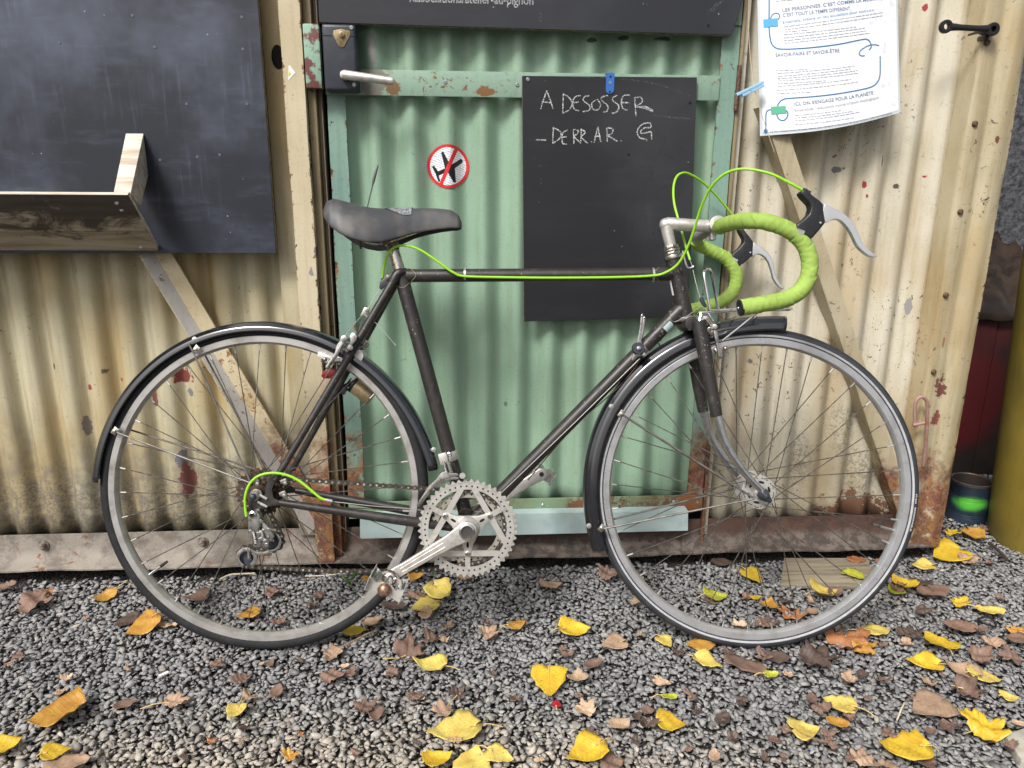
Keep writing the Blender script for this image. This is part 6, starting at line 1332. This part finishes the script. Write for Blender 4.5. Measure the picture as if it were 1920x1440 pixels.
# px, py, length px, direction (degrees, 0 = right, 90 = away), kind, colour, label, stem, curl
LEAVES = [
 (12, 1102, 42, 200, 'oval', 'B', 'brown curled leaf cut by the left picture edge below the sill', 0, 1.2), (60, 1130, 86, 15, 'lobed', 'B', 'broad reddish brown leaf on the gravel below the sill at far left', 0, .5), (88, 1112, 34, 60, 'torn', 'R', None, 0, .8),
 (200, 1118, 50, 215, 'oval', 'O', 'narrow folded ochre leaf with its stalk sticking up, left of the rear wheel', .7, 1.4, .6), (240, 1163, 50, 240, 'oval', 'D', 'dark brown folded leaf beside an ochre one, left of the rear tyre', 0, 1.0, .4), (264, 1176, 66, 225, 'poplar', 'O', 'ochre yellow leaf left of the rear tyre, beside a dark folded leaf', .3, .9, .5),
 (318, 1175, 46, 0, 'torn', 'L', 'crumpled pale leaf under the left side of the rear tyre', 0, 1.4), (367, 1121, 46, 190, 'poplar', 'B', 'brown leaf seen through the rear wheel above its rim, far left', 0, .6), (465, 1153, 42, 200, 'poplar', 'O', 'ochre leaf seen through the bottom of the rear wheel', 0, .5),
 (510, 1112, 44, 20, 'lobed', 'B', 'brown lobed leaf seen through the middle of the rear wheel', 0, .8), (597, 1117, 32, 10, 'torn', 'B', None, 0, .7), (582, 1136, 36, 160, 'torn', 'B', None, 0, .7),
 (104, 1343, 96, 200, 'poplar', 'O', 'large curled ochre leaf alone on the gravel at lower left', 0, .7), (10, 1398, 62, 30, 'poplar', 'Y', 'bright yellow leaf cut by the left picture edge near the bottom', 0, .6), (106, 1410, 48, 20, 'poplar', 'Y', 'bright yellow leaf with a dark hole at lower left, by the bottom edge', .3, .6),
 (122, 1433, 84, 10, 'oval', 'T', 'wide tan leaf cut by the bottom picture edge at lower left', 0, .3), (327, 1320, 66, 30, 'lobed', 'T', 'crumpled tan brown leaf with a long stalk below the rear wheel', .9, 1.0), (440, 1337, 44, 260, 'poplar', 'P', 'pale yellow triangular leaf with upright stalk below the rear wheel', .8, .5),
 (450, 1275, 46, 80, 'lobed', 'B', 'reddish brown lobed leaf below the rear tyre', 0, .6), (467, 1307, 44, 10, 'torn', 'T', None, 0, .7), (408, 1248, 44, 30, 'torn', 'B', None, 0, .8), (507, 1245, 22, 90, 'oval', 'B', None, 0, .6), (560, 1238, 22, 10, 'torn', 'D', None, 0, .8),
 (617, 1270, 60, 20, 'lobed', 'B', 'brown lobed leaf on the gravel under the pedal, left one', 0, .6), (625, 1228, 54, 100, 'lobed', 'T', 'crumpled tan leaf just below the right side of the rear tyre', 0, .9), (233, 1323, 44, 20, 'oval', 'B', None, 0, .9),
 (397, 1388, 26, 40, 'torn', 'R', None, 0, .6), (460, 1366, 34, 120, 'torn', 'D', None, 0, .9), (563, 1375, 20, 60, 'torn', 'R', None, 0, .6), (545, 1420, 46, 70, 'torn', 'O', None, 0, 1.2), (455, 1388, 24, 50, 'torn', 'T', None, 0, .7), (16, 1245, 18, 80, 'torn', 'R', None, 0, .6), (160, 1159, 12, 0, 'torn', 'R', None, 0, .4), (112, 1298, 24, 60, 'torn', 'T', None, 0, .7),
 (690, 1086, 34, 330, 'oval', 'O', 'small ochre leaf behind the pedal in the shade of the sill', 0, .6), (776, 1082, 34, 250, 'poplar', 'O', 'small ochre leaf right of the pedal, between the weeds', 0, .5), (868, 1083, 30, 0, 'oval', 'T', 'small tan leaf directly under the chainring', 0, .7),
 (827, 1113, 60, 300, 'poplar', 'P', 'yellow tan folded leaf right of the pedal, the farther of a pair', .4, .9, .4), (792, 1140, 58, 210, 'poplar', 'P', 'yellow leaf right of the pedal, the nearer of a pair', .4, .5), (738, 1138, 52, 160, 'oval', 'D', 'dark brown leaf just below the pedal', 0, .8), (700, 1166, 44, 200, 'oval', 'T', 'olive tan leaf between pedal and rear tyre', 0, .6), (662, 1184, 48, 15, 'oval', 'Y', 'bright yellow leaf tucked under the rear tyre', 0, .6),
 (780, 1118, 46, 10, 'torn', 'B', None, 0, .9), (1035, 1099, 42, 20, 'poplar', 'T', 'tan folded leaf alone right of the chainring', 0, .7), (1137, 1078, 54, 15, 'lobed', 'B', 'crumpled brown leaf left of the front tyre near the sill', 0, 1.0), (1078, 1181, 58, 0, 'poplar', 'Y', 'bright yellow oval leaf between the wheels', .5, .6),
 (1148, 1208, 52, 200, 'poplar', 'T', 'tan leaf between the wheels, right of the bright yellow oval one', .2, .4), (1248, 1204, 36, 290, 'poplar', 'P', 'small yellow leaf left of the front tyre', .4, .4), (917, 1190, 52, 60, 'lobed', 'T', 'crumpled tan leaf in the middle of the gravel', 0, 1.0), (965, 1172, 40, 20, 'oval', 'O', 'narrow ochre leaf edge-on in the middle of the gravel', .4, 1.0, .6), (840, 1175, 34, 20, 'torn', 'T', None, 0, .6),
 (765, 1225, 88, 35, 'lobed', 'B', 'large ragged reddish brown leaf below the pedal', .5, .7), (806, 1198, 56, 60, 'torn', 'B', 'reddish brown leaf half behind a pale yellow one below the pedal', 0, .8), (803, 1247, 64, 160, 'poplar', 'P', 'pale yellow leaf with a long stalk to its right, below the pedal', .7, .5), (735, 1262, 44, 20, 'torn', 'B', None, 0, .7),
 (1030, 1281, 74, 265, 'poplar', 'Y', 'large bright yellow heart shaped leaf in the lower middle', .4, .5), (1084, 1270, 44, 80, 'poplar', 'L', 'pale tan leaf touching the large bright yellow heart shaped one', 0, .8), (1043, 1319, 22, 80, 'poplar', 'X', 'tiny red leaf in the lower middle', .6, .3), (1098, 1332, 56, 100, 'lobed', 'L', 'crumpled pale tan leaf right of the tiny red one', 0, 1.0), (780, 1307, 42, 110, 'lobed', 'B', 'reddish brown lobed leaf in the lower middle, left of a dark one', 0, .6), (858, 1303, 48, 60, 'lobed', 'D', 'dark brown leaf above a tan one in the lower middle', .8, .6), (835, 1334, 58, 170, 'lobed', 'T', 'tan orange leaf just above the big speckled yellow one', 0, .6),
 (680, 1328, 54, 30, 'lobed', 'B', 'brown lobed leaf in the lower middle, left one of a touching pair', 0, .8), (704, 1341, 36, 270, 'poplar', 'B', 'brown leaf in the lower middle, right one of a touching pair', 0, .5), (850, 1372, 98, 190, 'poplar', 'P', 'big speckled yellow leaf with its stalk to the right, near the bottom edge', .7, .5), (824, 1426, 56, 30, 'poplar', 'Y', 'bright yellow leaf at the bottom edge, left of a cluster of three', 0, .9), (888, 1426, 78, 80, 'poplar', 'P', 'broad pale yellow leaf at the bottom edge, middle of a cluster of three', 0, .3), (938, 1418, 56, 330, 'poplar', 'P', 'pale yellow leaf at the bottom edge, right of a cluster of three', .6, .4),
 (1096, 1414, 80, 205, 'poplar', 'Y', 'bright yellow leaf at the bottom edge with a curved stalk to the right', .6, .6), (1142, 1434, 70, 10, 'lobed', 'B', 'brown leaf cut by the bottom edge beside a bright yellow one', 0, .5), (1167, 1359, 44, 40, 'poplar', 'L', 'pale tan leaf left of two small brown ones at lower middle right', 0, .7), (1213, 1332, 30, 0, 'oval', 'B', None, 0, .6), (1193, 1344, 30, 50, 'oval', 'D', None, 0, .8), (1110, 1372, 34, 60, 'torn', 'B', None, 0, .7),
 (1253, 1307, 34, 0, 'oval', 'G', 'small yellow green leaf with a drooping stalk at lower middle right', .7, .6), (1260, 1357, 56, 350, 'poplar', 'Y', 'bright yellow leaf with its stalk to the lower left at lower middle right', .8, .6), (1110, 1248, 44, 20, 'oval', 'B', 'brown leaf pointing at the pale tan leaf in the lower middle', 0, .8), (1227, 1275, 22, 90, 'torn', 'B', None, 0, .7), (657, 1262, 36, 100, 'torn', 'B', None, 0, .7), (1200, 1190, 22, 10, 'torn', 'T', None, 0, .6), (1057, 1217, 22, 10, 'torn', 'B', None, 0, .6), (985, 1168, 18, 10, 'torn', 'B', None, 0, .6), (1190, 1390, 30, 20, 'torn', 'D', None, 0, .7), (780, 1393, 24, 20, 'torn', 'D', None, 0, .7), (667, 1412, 30, 20, 'torn', 'B', None, 0, .7), (1010, 1425, 24, 80, 'torn', 'L', None, 0, .8),
 (1412, 1082, 46, 290, 'poplar', 'Y', 'bright yellow leaf seen through the upper part of the front wheel gap, with long stalk', .7, .6), (1343, 1119, 46, 10, 'poplar', 'G', 'yellow green leaf seen through the front wheel, leftmost', .5, .7), (1418, 1121, 22, 20, 'poplar', 'Y', None, 0, .4), (1443, 1134, 42, 60, 'poplar', 'O', 'ochre yellow leaf upright in the centre of the front wheel gap', 0, 1.0, .3), (1437, 1170, 56, 60, 'lobed', 'B', 'tan brown leaf just above the front tyre at its lowest point', 0, .4), (1487, 1155, 66, 100, 'lobed', 'R', 'orange lobed leaf seen through the front wheel', 0, .6), (1472, 1128, 32, 30, 'torn', 'D', None, 0, .9), (1385, 1172, 34, 10, 'torn', 'L', None, 0, 1.4),
 (1547, 1112, 52, 10, 'poplar', 'P', 'pale yellow leaf below the grey board, seen through the front wheel', .5, .9), (1604, 1078, 44, 290, 'poplar', 'G', 'pale yellow green leaf lying on the right end of the grey board', 0, .2), (1604, 1050, 40, 0, 'oval', 'R', 'small orange leaf at the sill above the grey board', 0, .5), (1645, 1052, 22, 20, 'torn', 'R', None, 0, .6), (1520, 1127, 28, 110, 'torn', 'T', None, 0, .8), (1332, 1128, 36, 10, 'torn', 'B', None, 0, .7), (1350, 1055, 44, 0, 'oval', 'D', None, 0, .6),
 (1690, 1095, 50, 100, 'poplar', 'Y', 'yellow leaf half hidden behind the right side of the front tyre', 0, .8), (1676, 1108, 36, 90, 'poplar', 'G', 'yellow green leaf against the right side of the front tyre', 0, .5), (1723, 1091, 44, 320, 'oval', 'D', 'dark brown curled leaf right of the front tyre', 0, 1.1, .5), (1747, 1111, 72, 10, 'oval', 'B', 'wide reddish brown leaf right of the front tyre', 0, .6), (1775, 1043, 72, 200, 'poplar', 'Y', 'bright yellow leaf at the foot of the corner post', 0, .7), (1728, 1061, 40, 180, 'poplar', 'P', 'small pale yellow leaf between front tyre and corner post', .5, .3), (1815, 1051, 46, 10, 'lobed', 'T', 'tan leaf beside the bright yellow one at the corner post', 0, .7), (1857, 1056, 26, 30, 'torn', 'B', None, 0, .7),
 (1786, 1000, 34, 30, 'lobed', 'Y', 'ragged yellow leaf in front of the paint tin', .6, .6), (1830, 1006, 48, 270, 'poplar', 'O', 'deep ochre leaf between paint tin and yellow bin', .5, .6), (1845, 990, 26, 20, 'torn', 'B', None, 0, .6), (1800, 1131, 44, 30, 'lobed', 'Y', 'yellow leaf at right, the left one of a touching pair', 0, .6), (1853, 1146, 56, 345, 'oval', 'P', 'pale yellow leaf at right, the right one of a touching pair', .5, .6), (1730, 1146, 44, 40, 'torn', 'D', 'dark brown leaf at right, above a large brown and yellow pair', 0, .9),
 (1585, 1202, 108, 20, 'lobed', 'R', 'large orange lobed leaf against the lower right of the front tyre', 0, .4), (1617, 1218, 62, 10, 'lobed', 'O', 'yellow orange leaf under the large orange lobed one', 0, .6), (1636, 1183, 64, 0, 'oval', 'P', 'pale yellow leaf above the large orange lobed one', .4, .3), (1757, 1205, 66, 95, 'poplar', 'Y', 'bright yellow leaf standing on edge at right', .3, .5), (1730, 1243, 62, 170, 'poplar', 'Y', 'bright yellow leaf lying flat below the upright yellow one at right', .4, .4), (1705, 1192, 66, 60, 'lobed', 'D', 'large dark curled leaf left of the upright yellow one at right', 0, 1.1),
 (1797, 1176, 66, 345, 'oval', 'B', 'long brown leaf at right, beyond the upright yellow one', 0, .6), (1837, 1230, 66, 30, 'lobed', 'B', 'brown lobed leaf at right, above a tan and yellow pair', 0, .7), (1802, 1258, 62, 130, 'poplar', 'T', 'tan leaf at right, touching a pale yellow one', 0, .6), (1848, 1270, 58, 345, 'poplar', 'P', 'pale yellow leaf at right, touching a tan one', .2, .4), (1810, 1292, 80, 340, 'lobed', 'B', 'broad brown leaf at right, below the tan and pale yellow pair', .2, .6), (1893, 1308, 34, 0, 'poplar', 'P', 'small yellow leaf near the right picture edge', .3, .4), (1742, 1280, 44, 60, 'torn', 'T', None, 0, .9), (1905, 1200, 50, 30, 'oval', 'B', 'brown leaf at the right picture edge, upper of two', 0, .7), (1898, 1232, 60, 200, 'lobed', 'B', 'brown leaf at the right picture edge, lower of two', 0, .7), (1860, 1205, 50, 320, 'torn', 'T', None, 0, .7), (1905, 1182, 40, 10, 'torn', 'O', None, 0, .6),
 (1740, 1329, 82, 200, 'poplar', 'T', 'large grey tan leaf alone at lower right', 0, .5), (1842, 1365, 104, 10, 'lobed', 'Y', 'large bright yellow pair of overlapping lobes at lower right', .3, .5), (1692, 1404, 90, 170, 'poplar', 'Y', 'large bright yellow folded leaf near the bottom edge at lower right', .4, .8, .3), (1617, 1426, 66, 60, 'lobed', 'T', 'tan leaf cut by the bottom edge at lower right, left one', 0, .5), (1662, 1434, 50, 350, 'torn', 'T', 'tan leaf cut by the bottom edge at lower right, right one', 0, .5), (1510, 1369, 60, 10, 'poplar', 'P', 'pale yellow leaf with a twig beneath it below the front wheel', 0, .4), (1452, 1387, 30, 300, 'oval', 'B', 'small smooth brown oval leaf below the front wheel', 0, .4), (1567, 1356, 46, 345, 'oval', 'O', 'orange ochre leaf below the front wheel, under a pale yellow one', 0, .9), (1573, 1320, 60, 150, 'poplar', 'P', 'pale yellow leaf with a long stalk below the front wheel', .8, .4), (1540, 1330, 48, 170, 'torn', 'B', None, 0, .9), (1480, 1368, 40, 20, 'torn', 'B', None, 0, .7),
 (1328, 1243, 54, 320, 'poplar', 'P', 'pale yellow leaf just below the left part of the front tyre', .4, .5), (1392, 1246, 84, 330, 'oval', 'B', 'large flat brown leaf just below the front tyre', 0, .3), (1450, 1233, 58, 350, 'oval', 'D', 'brown leaf under the front tyre, between two larger brown ones', 0, .6), (1527, 1234, 100, 345, 'lobed', 'D', 'very large dark brown leaf under the front tyre', 0, .5), (1443, 1266, 34, 10, 'oval', 'G', 'tiny yellow green leaf with a curled stalk below the front tyre', .7, .9), (1590, 1274, 46, 330, 'torn', 'T', 'torn tan leaf below the large orange lobed one', 0, .9), (1312, 1209, 56, 350, 'oval', 'O', 'orange ochre leaf half hidden under the left of the front tyre', 0, .3), (1700, 1206, 40, 20, 'torn', 'T', None, 0, .7), (1358, 1352, 20, 20, 'torn', 'D', None, 0, .7), (1628, 1310, 22, 20, 'torn', 'B', None, 0, .7), (1875, 1120, 22, 20, 'torn', 'B', None, 0, .5), (1470, 1420, 26, 20, 'torn', 'B', None, 0, .6), (1290, 1405, 26, 80, 'torn', 'B', None, 0, .6),
]
_rl = random.Random(21)
for _ in range(62):
    if _rl.random() < .6: px_, py_ = _rl.uniform(1270, 1915), _rl.uniform(1100, 1435)
    else: px_, py_ = _rl.uniform(20, 1270), _rl.uniform(1120, 1435)
    LEAVES.append((px_, py_, _rl.uniform(14, 44), _rl.uniform(0, 360), _rl.choice(['torn', 'torn', 'oval', 'lobed']), _rl.choice('BBBDDTTL'), None, 0, _rl.uniform(.5, 1.4)))
SCRAPS = []
for t in LEAVES:
    px, py, ln, ang, kind, col, lab = t[:7]; stem = t[7]; curl = t[8]; fold = t[9] if len(t) > 9 else 0.0
    o_ = leaf(px, py, ln*.95, ang, kind, col, lab, stem*.8, curl*.5, .0085+.0022*(NLEAF[0] % 3), (random.uniform(-6, 6), random.uniform(-6, 6)), fold*.7)
    if lab is None: SCRAPS.append((o_, t))

def place_words(px, py):
    h = ('at the far left', 'at the left', 'left of centre', 'in the middle', 'right of centre', 'at the right', 'at the far right')[min(6, int(px/1920*7))]
    v = 'close to the sill' if py < 1105 else ('behind the tyres' if py < 1180 else ('just below the tyres' if py < 1260 else ('on the open gravel' if py < 1350 else 'near the bottom edge')))
    return v+' '+h
COLW = {'B': 'brown', 'D': 'dark brown', 'T': 'tan', 'O': 'ochre', 'L': 'pale tan', 'R': 'orange', 'Y': 'yellow', 'P': 'pale yellow'}
_cells = {}
for o_, t in SCRAPS: _cells.setdefault('small torn '+COLW[t[5]]+' leaf scrap '+place_words(t[0], t[1]), []).append((t[0], o_))
for lab_, lst in _cells.items():
    lst.sort(key=lambda q: q[0])
    for i, (x_, o_) in enumerate(lst): o_['label'] = lab_ if len(lst) == 1 else lab_+', '+(['left one', 'right one'] if len(lst) == 2 else ['%s from left' % w_ for w_ in ('first', 'second', 'third', 'fourth', 'fifth', 'sixth', 'seventh', 'eighth', 'ninth', 'tenth', 'eleventh', 'twelfth')])[i]
# ================================================================== small things on the ground
m = MB(); q = [G(1464, 1096, .008), G(1641, 1100, .008), G(1628, 1046, .008), G(1470, 1046, .008)]; m.prism(q, (0, 0, -.010)); tag(m.build('board', m_wood_gnd, None, bevel=.001), 'short grey wooden board lying at the sill behind the front wheel', 'board')
m = MB(); q = [G(1884, 1377, .012), G(1935, 1360, .012), G(1960, 1440, .012), G(1915, 1425, .012)]; m.prism(q, (0, 0, -.02)); tag(m.build('slab', simple('grey_slab', srgb(176, 172, 160), .8, 0, srgb(140, 134, 122), 30, (.4, .7), .3, 90, .002, True), None, bevel=.0015), 'corner of a flat grey stone slab at the right edge', 'slab')
m = MB(); c = G(1851, 1166, .010); m.tube([c+V((.017*math.cos(a), .017*math.sin(a), .003*math.sin(a*2))) for a in [2*PI*i/24 for i in range(24)]], .0022, 8, closed=True); tag(m.build('rubber_ring', m_rubber, None), 'small black rubber ring on the gravel at right', 'ring')
def twig(name, pts, r, mat, label, cat):
    m = MB(); m.tube(smooth_path([G(*p_) for p_ in pts], 5), r, 6); tag(m.build(name, mat, None), label, cat)
m_twig = simple('dry_twig', srgb(150, 128, 100), .8, 0, srgb(110, 90, 70), 90, (.4, .6)); m_pale = simple('pale_straw', srgb(206, 196, 170), .7); m_dtwig = simple('dark_twig', srgb(60, 48, 42), .8)
twig('twig', [(640, 1212, .014), (660, 1203, .016), (685, 1190, .018), (708, 1182, .014)], .0018, m_twig, 'dry bent twig under the pedal by the rear tyre', 'twig')
twig('twig', [(1458, 1362, .014), (1500, 1376, .014), (1535, 1388, .014), (1560, 1393, .012)], .0020, m_twig, 'dry brown twig under a pale yellow leaf below the front wheel', 'twig')
twig('twig', [(1855, 1018, .012), (1875, 1035, .014), (1888, 1050, .012)], .0045, m_dtwig, 'thick dark twig beside the yellow bin', 'twig')
twig('straw', [(42, 1313, .010), (58, 1300, .013), (76, 1287, .010)], .0009, m_pale, 'thin pale straw on the gravel at lower left', 'straw')
twig('straw', [(412, 1087, .010), (430, 1078, .014), (452, 1076, .014), (478, 1075, .010)], .0024, m_pale, 'pale dry grass blade at the sill behind the rear wheel', 'straw')
twig('straw', [(572, 1080, .010), (606, 1079, .012), (652, 1074, .012)], .0014, m_pale, 'pale dry stalk at the sill under the chain', 'straw')
twig('straw', [(1682, 1350, .010), (1690, 1330, .014), (1696, 1318, .010)], .0016, m_pale, 'pale bent grass blade at lower right', 'straw')
twig('cigarette_stub', [(298, 1268, .012), (316, 1260, .014)], .0032, simple('stub_white', srgb(226, 222, 214), .8), 'white cigarette stub on the gravel below the rear wheel', 'stub')
# weeds: small three-leafed plants at the sill
m_weed = simple('weed_green', srgb(72, 124, 44), .5, 0, srgb(46, 92, 30), 60, (.4, .6))
def weed(px, py, n_, h, label):
    base = G(px, py, 0); p_ = empty('weed', base, label, 'weed', 'weeds at the sill'); rr = random.Random(px)
    m = MB(); lf = MB()
    for i in range(n_):
        a = rr.uniform(0, 6.28); top = V((math.cos(a)*h*rr.uniform(.2, .8), math.sin(a)*h*.5, h*rr.uniform(.6, 1.1))); m.tube([V((0, 0, 0)), top*.5+V((0, 0, .003)), top], .0007, 5)
        for k in range(3):
            b = a+k*2.1; d = V((math.cos(b), math.sin(b), .25)); s = V((-math.sin(b), math.cos(b), 0)); L = h*rr.uniform(.22, .34)
            lf.add([top, top+d*L*.5+s*L*.34, top+d*L, top+d*L*.5-s*L*.34], [(0, 1, 2, 3)])
    m.build('stem', m_weed, p_); lf.build('foliage', m_weed, p_, flat=True)
weed(655, 1095, 7, .026, 'bright green weed at the sill just left of the pedal'); weed(768, 1082, 6, .020, 'small green weed at the sill right of the pedal'); weed(812, 1079, 6, .018, 'small green weed against the left of the chainring foot')

# ================================================================== origins at each thing's own place
for o in list(COL.objects):
    if o.parent is None and o.type == 'MESH' and o.get('kind') is None and o.location.length < 1e-9:
        co = [v.co for v in o.data.vertices]; lo = V((min(c.x for c in co), min(c.y for c in co), min(c.z for c in co))); hi = V((max(c.x for c in co), max(c.y for c in co), max(c.z for c in co)))
        c = V(((lo.x+hi.x)/2, (lo.y+hi.y)/2, lo.z)); o.data.transform(Matrix.Translation(-c)); o.location = c
        for ch in o.children: ch.matrix_parent_inverse = Matrix.Translation(-c) @ ch.matrix_parent_inverse
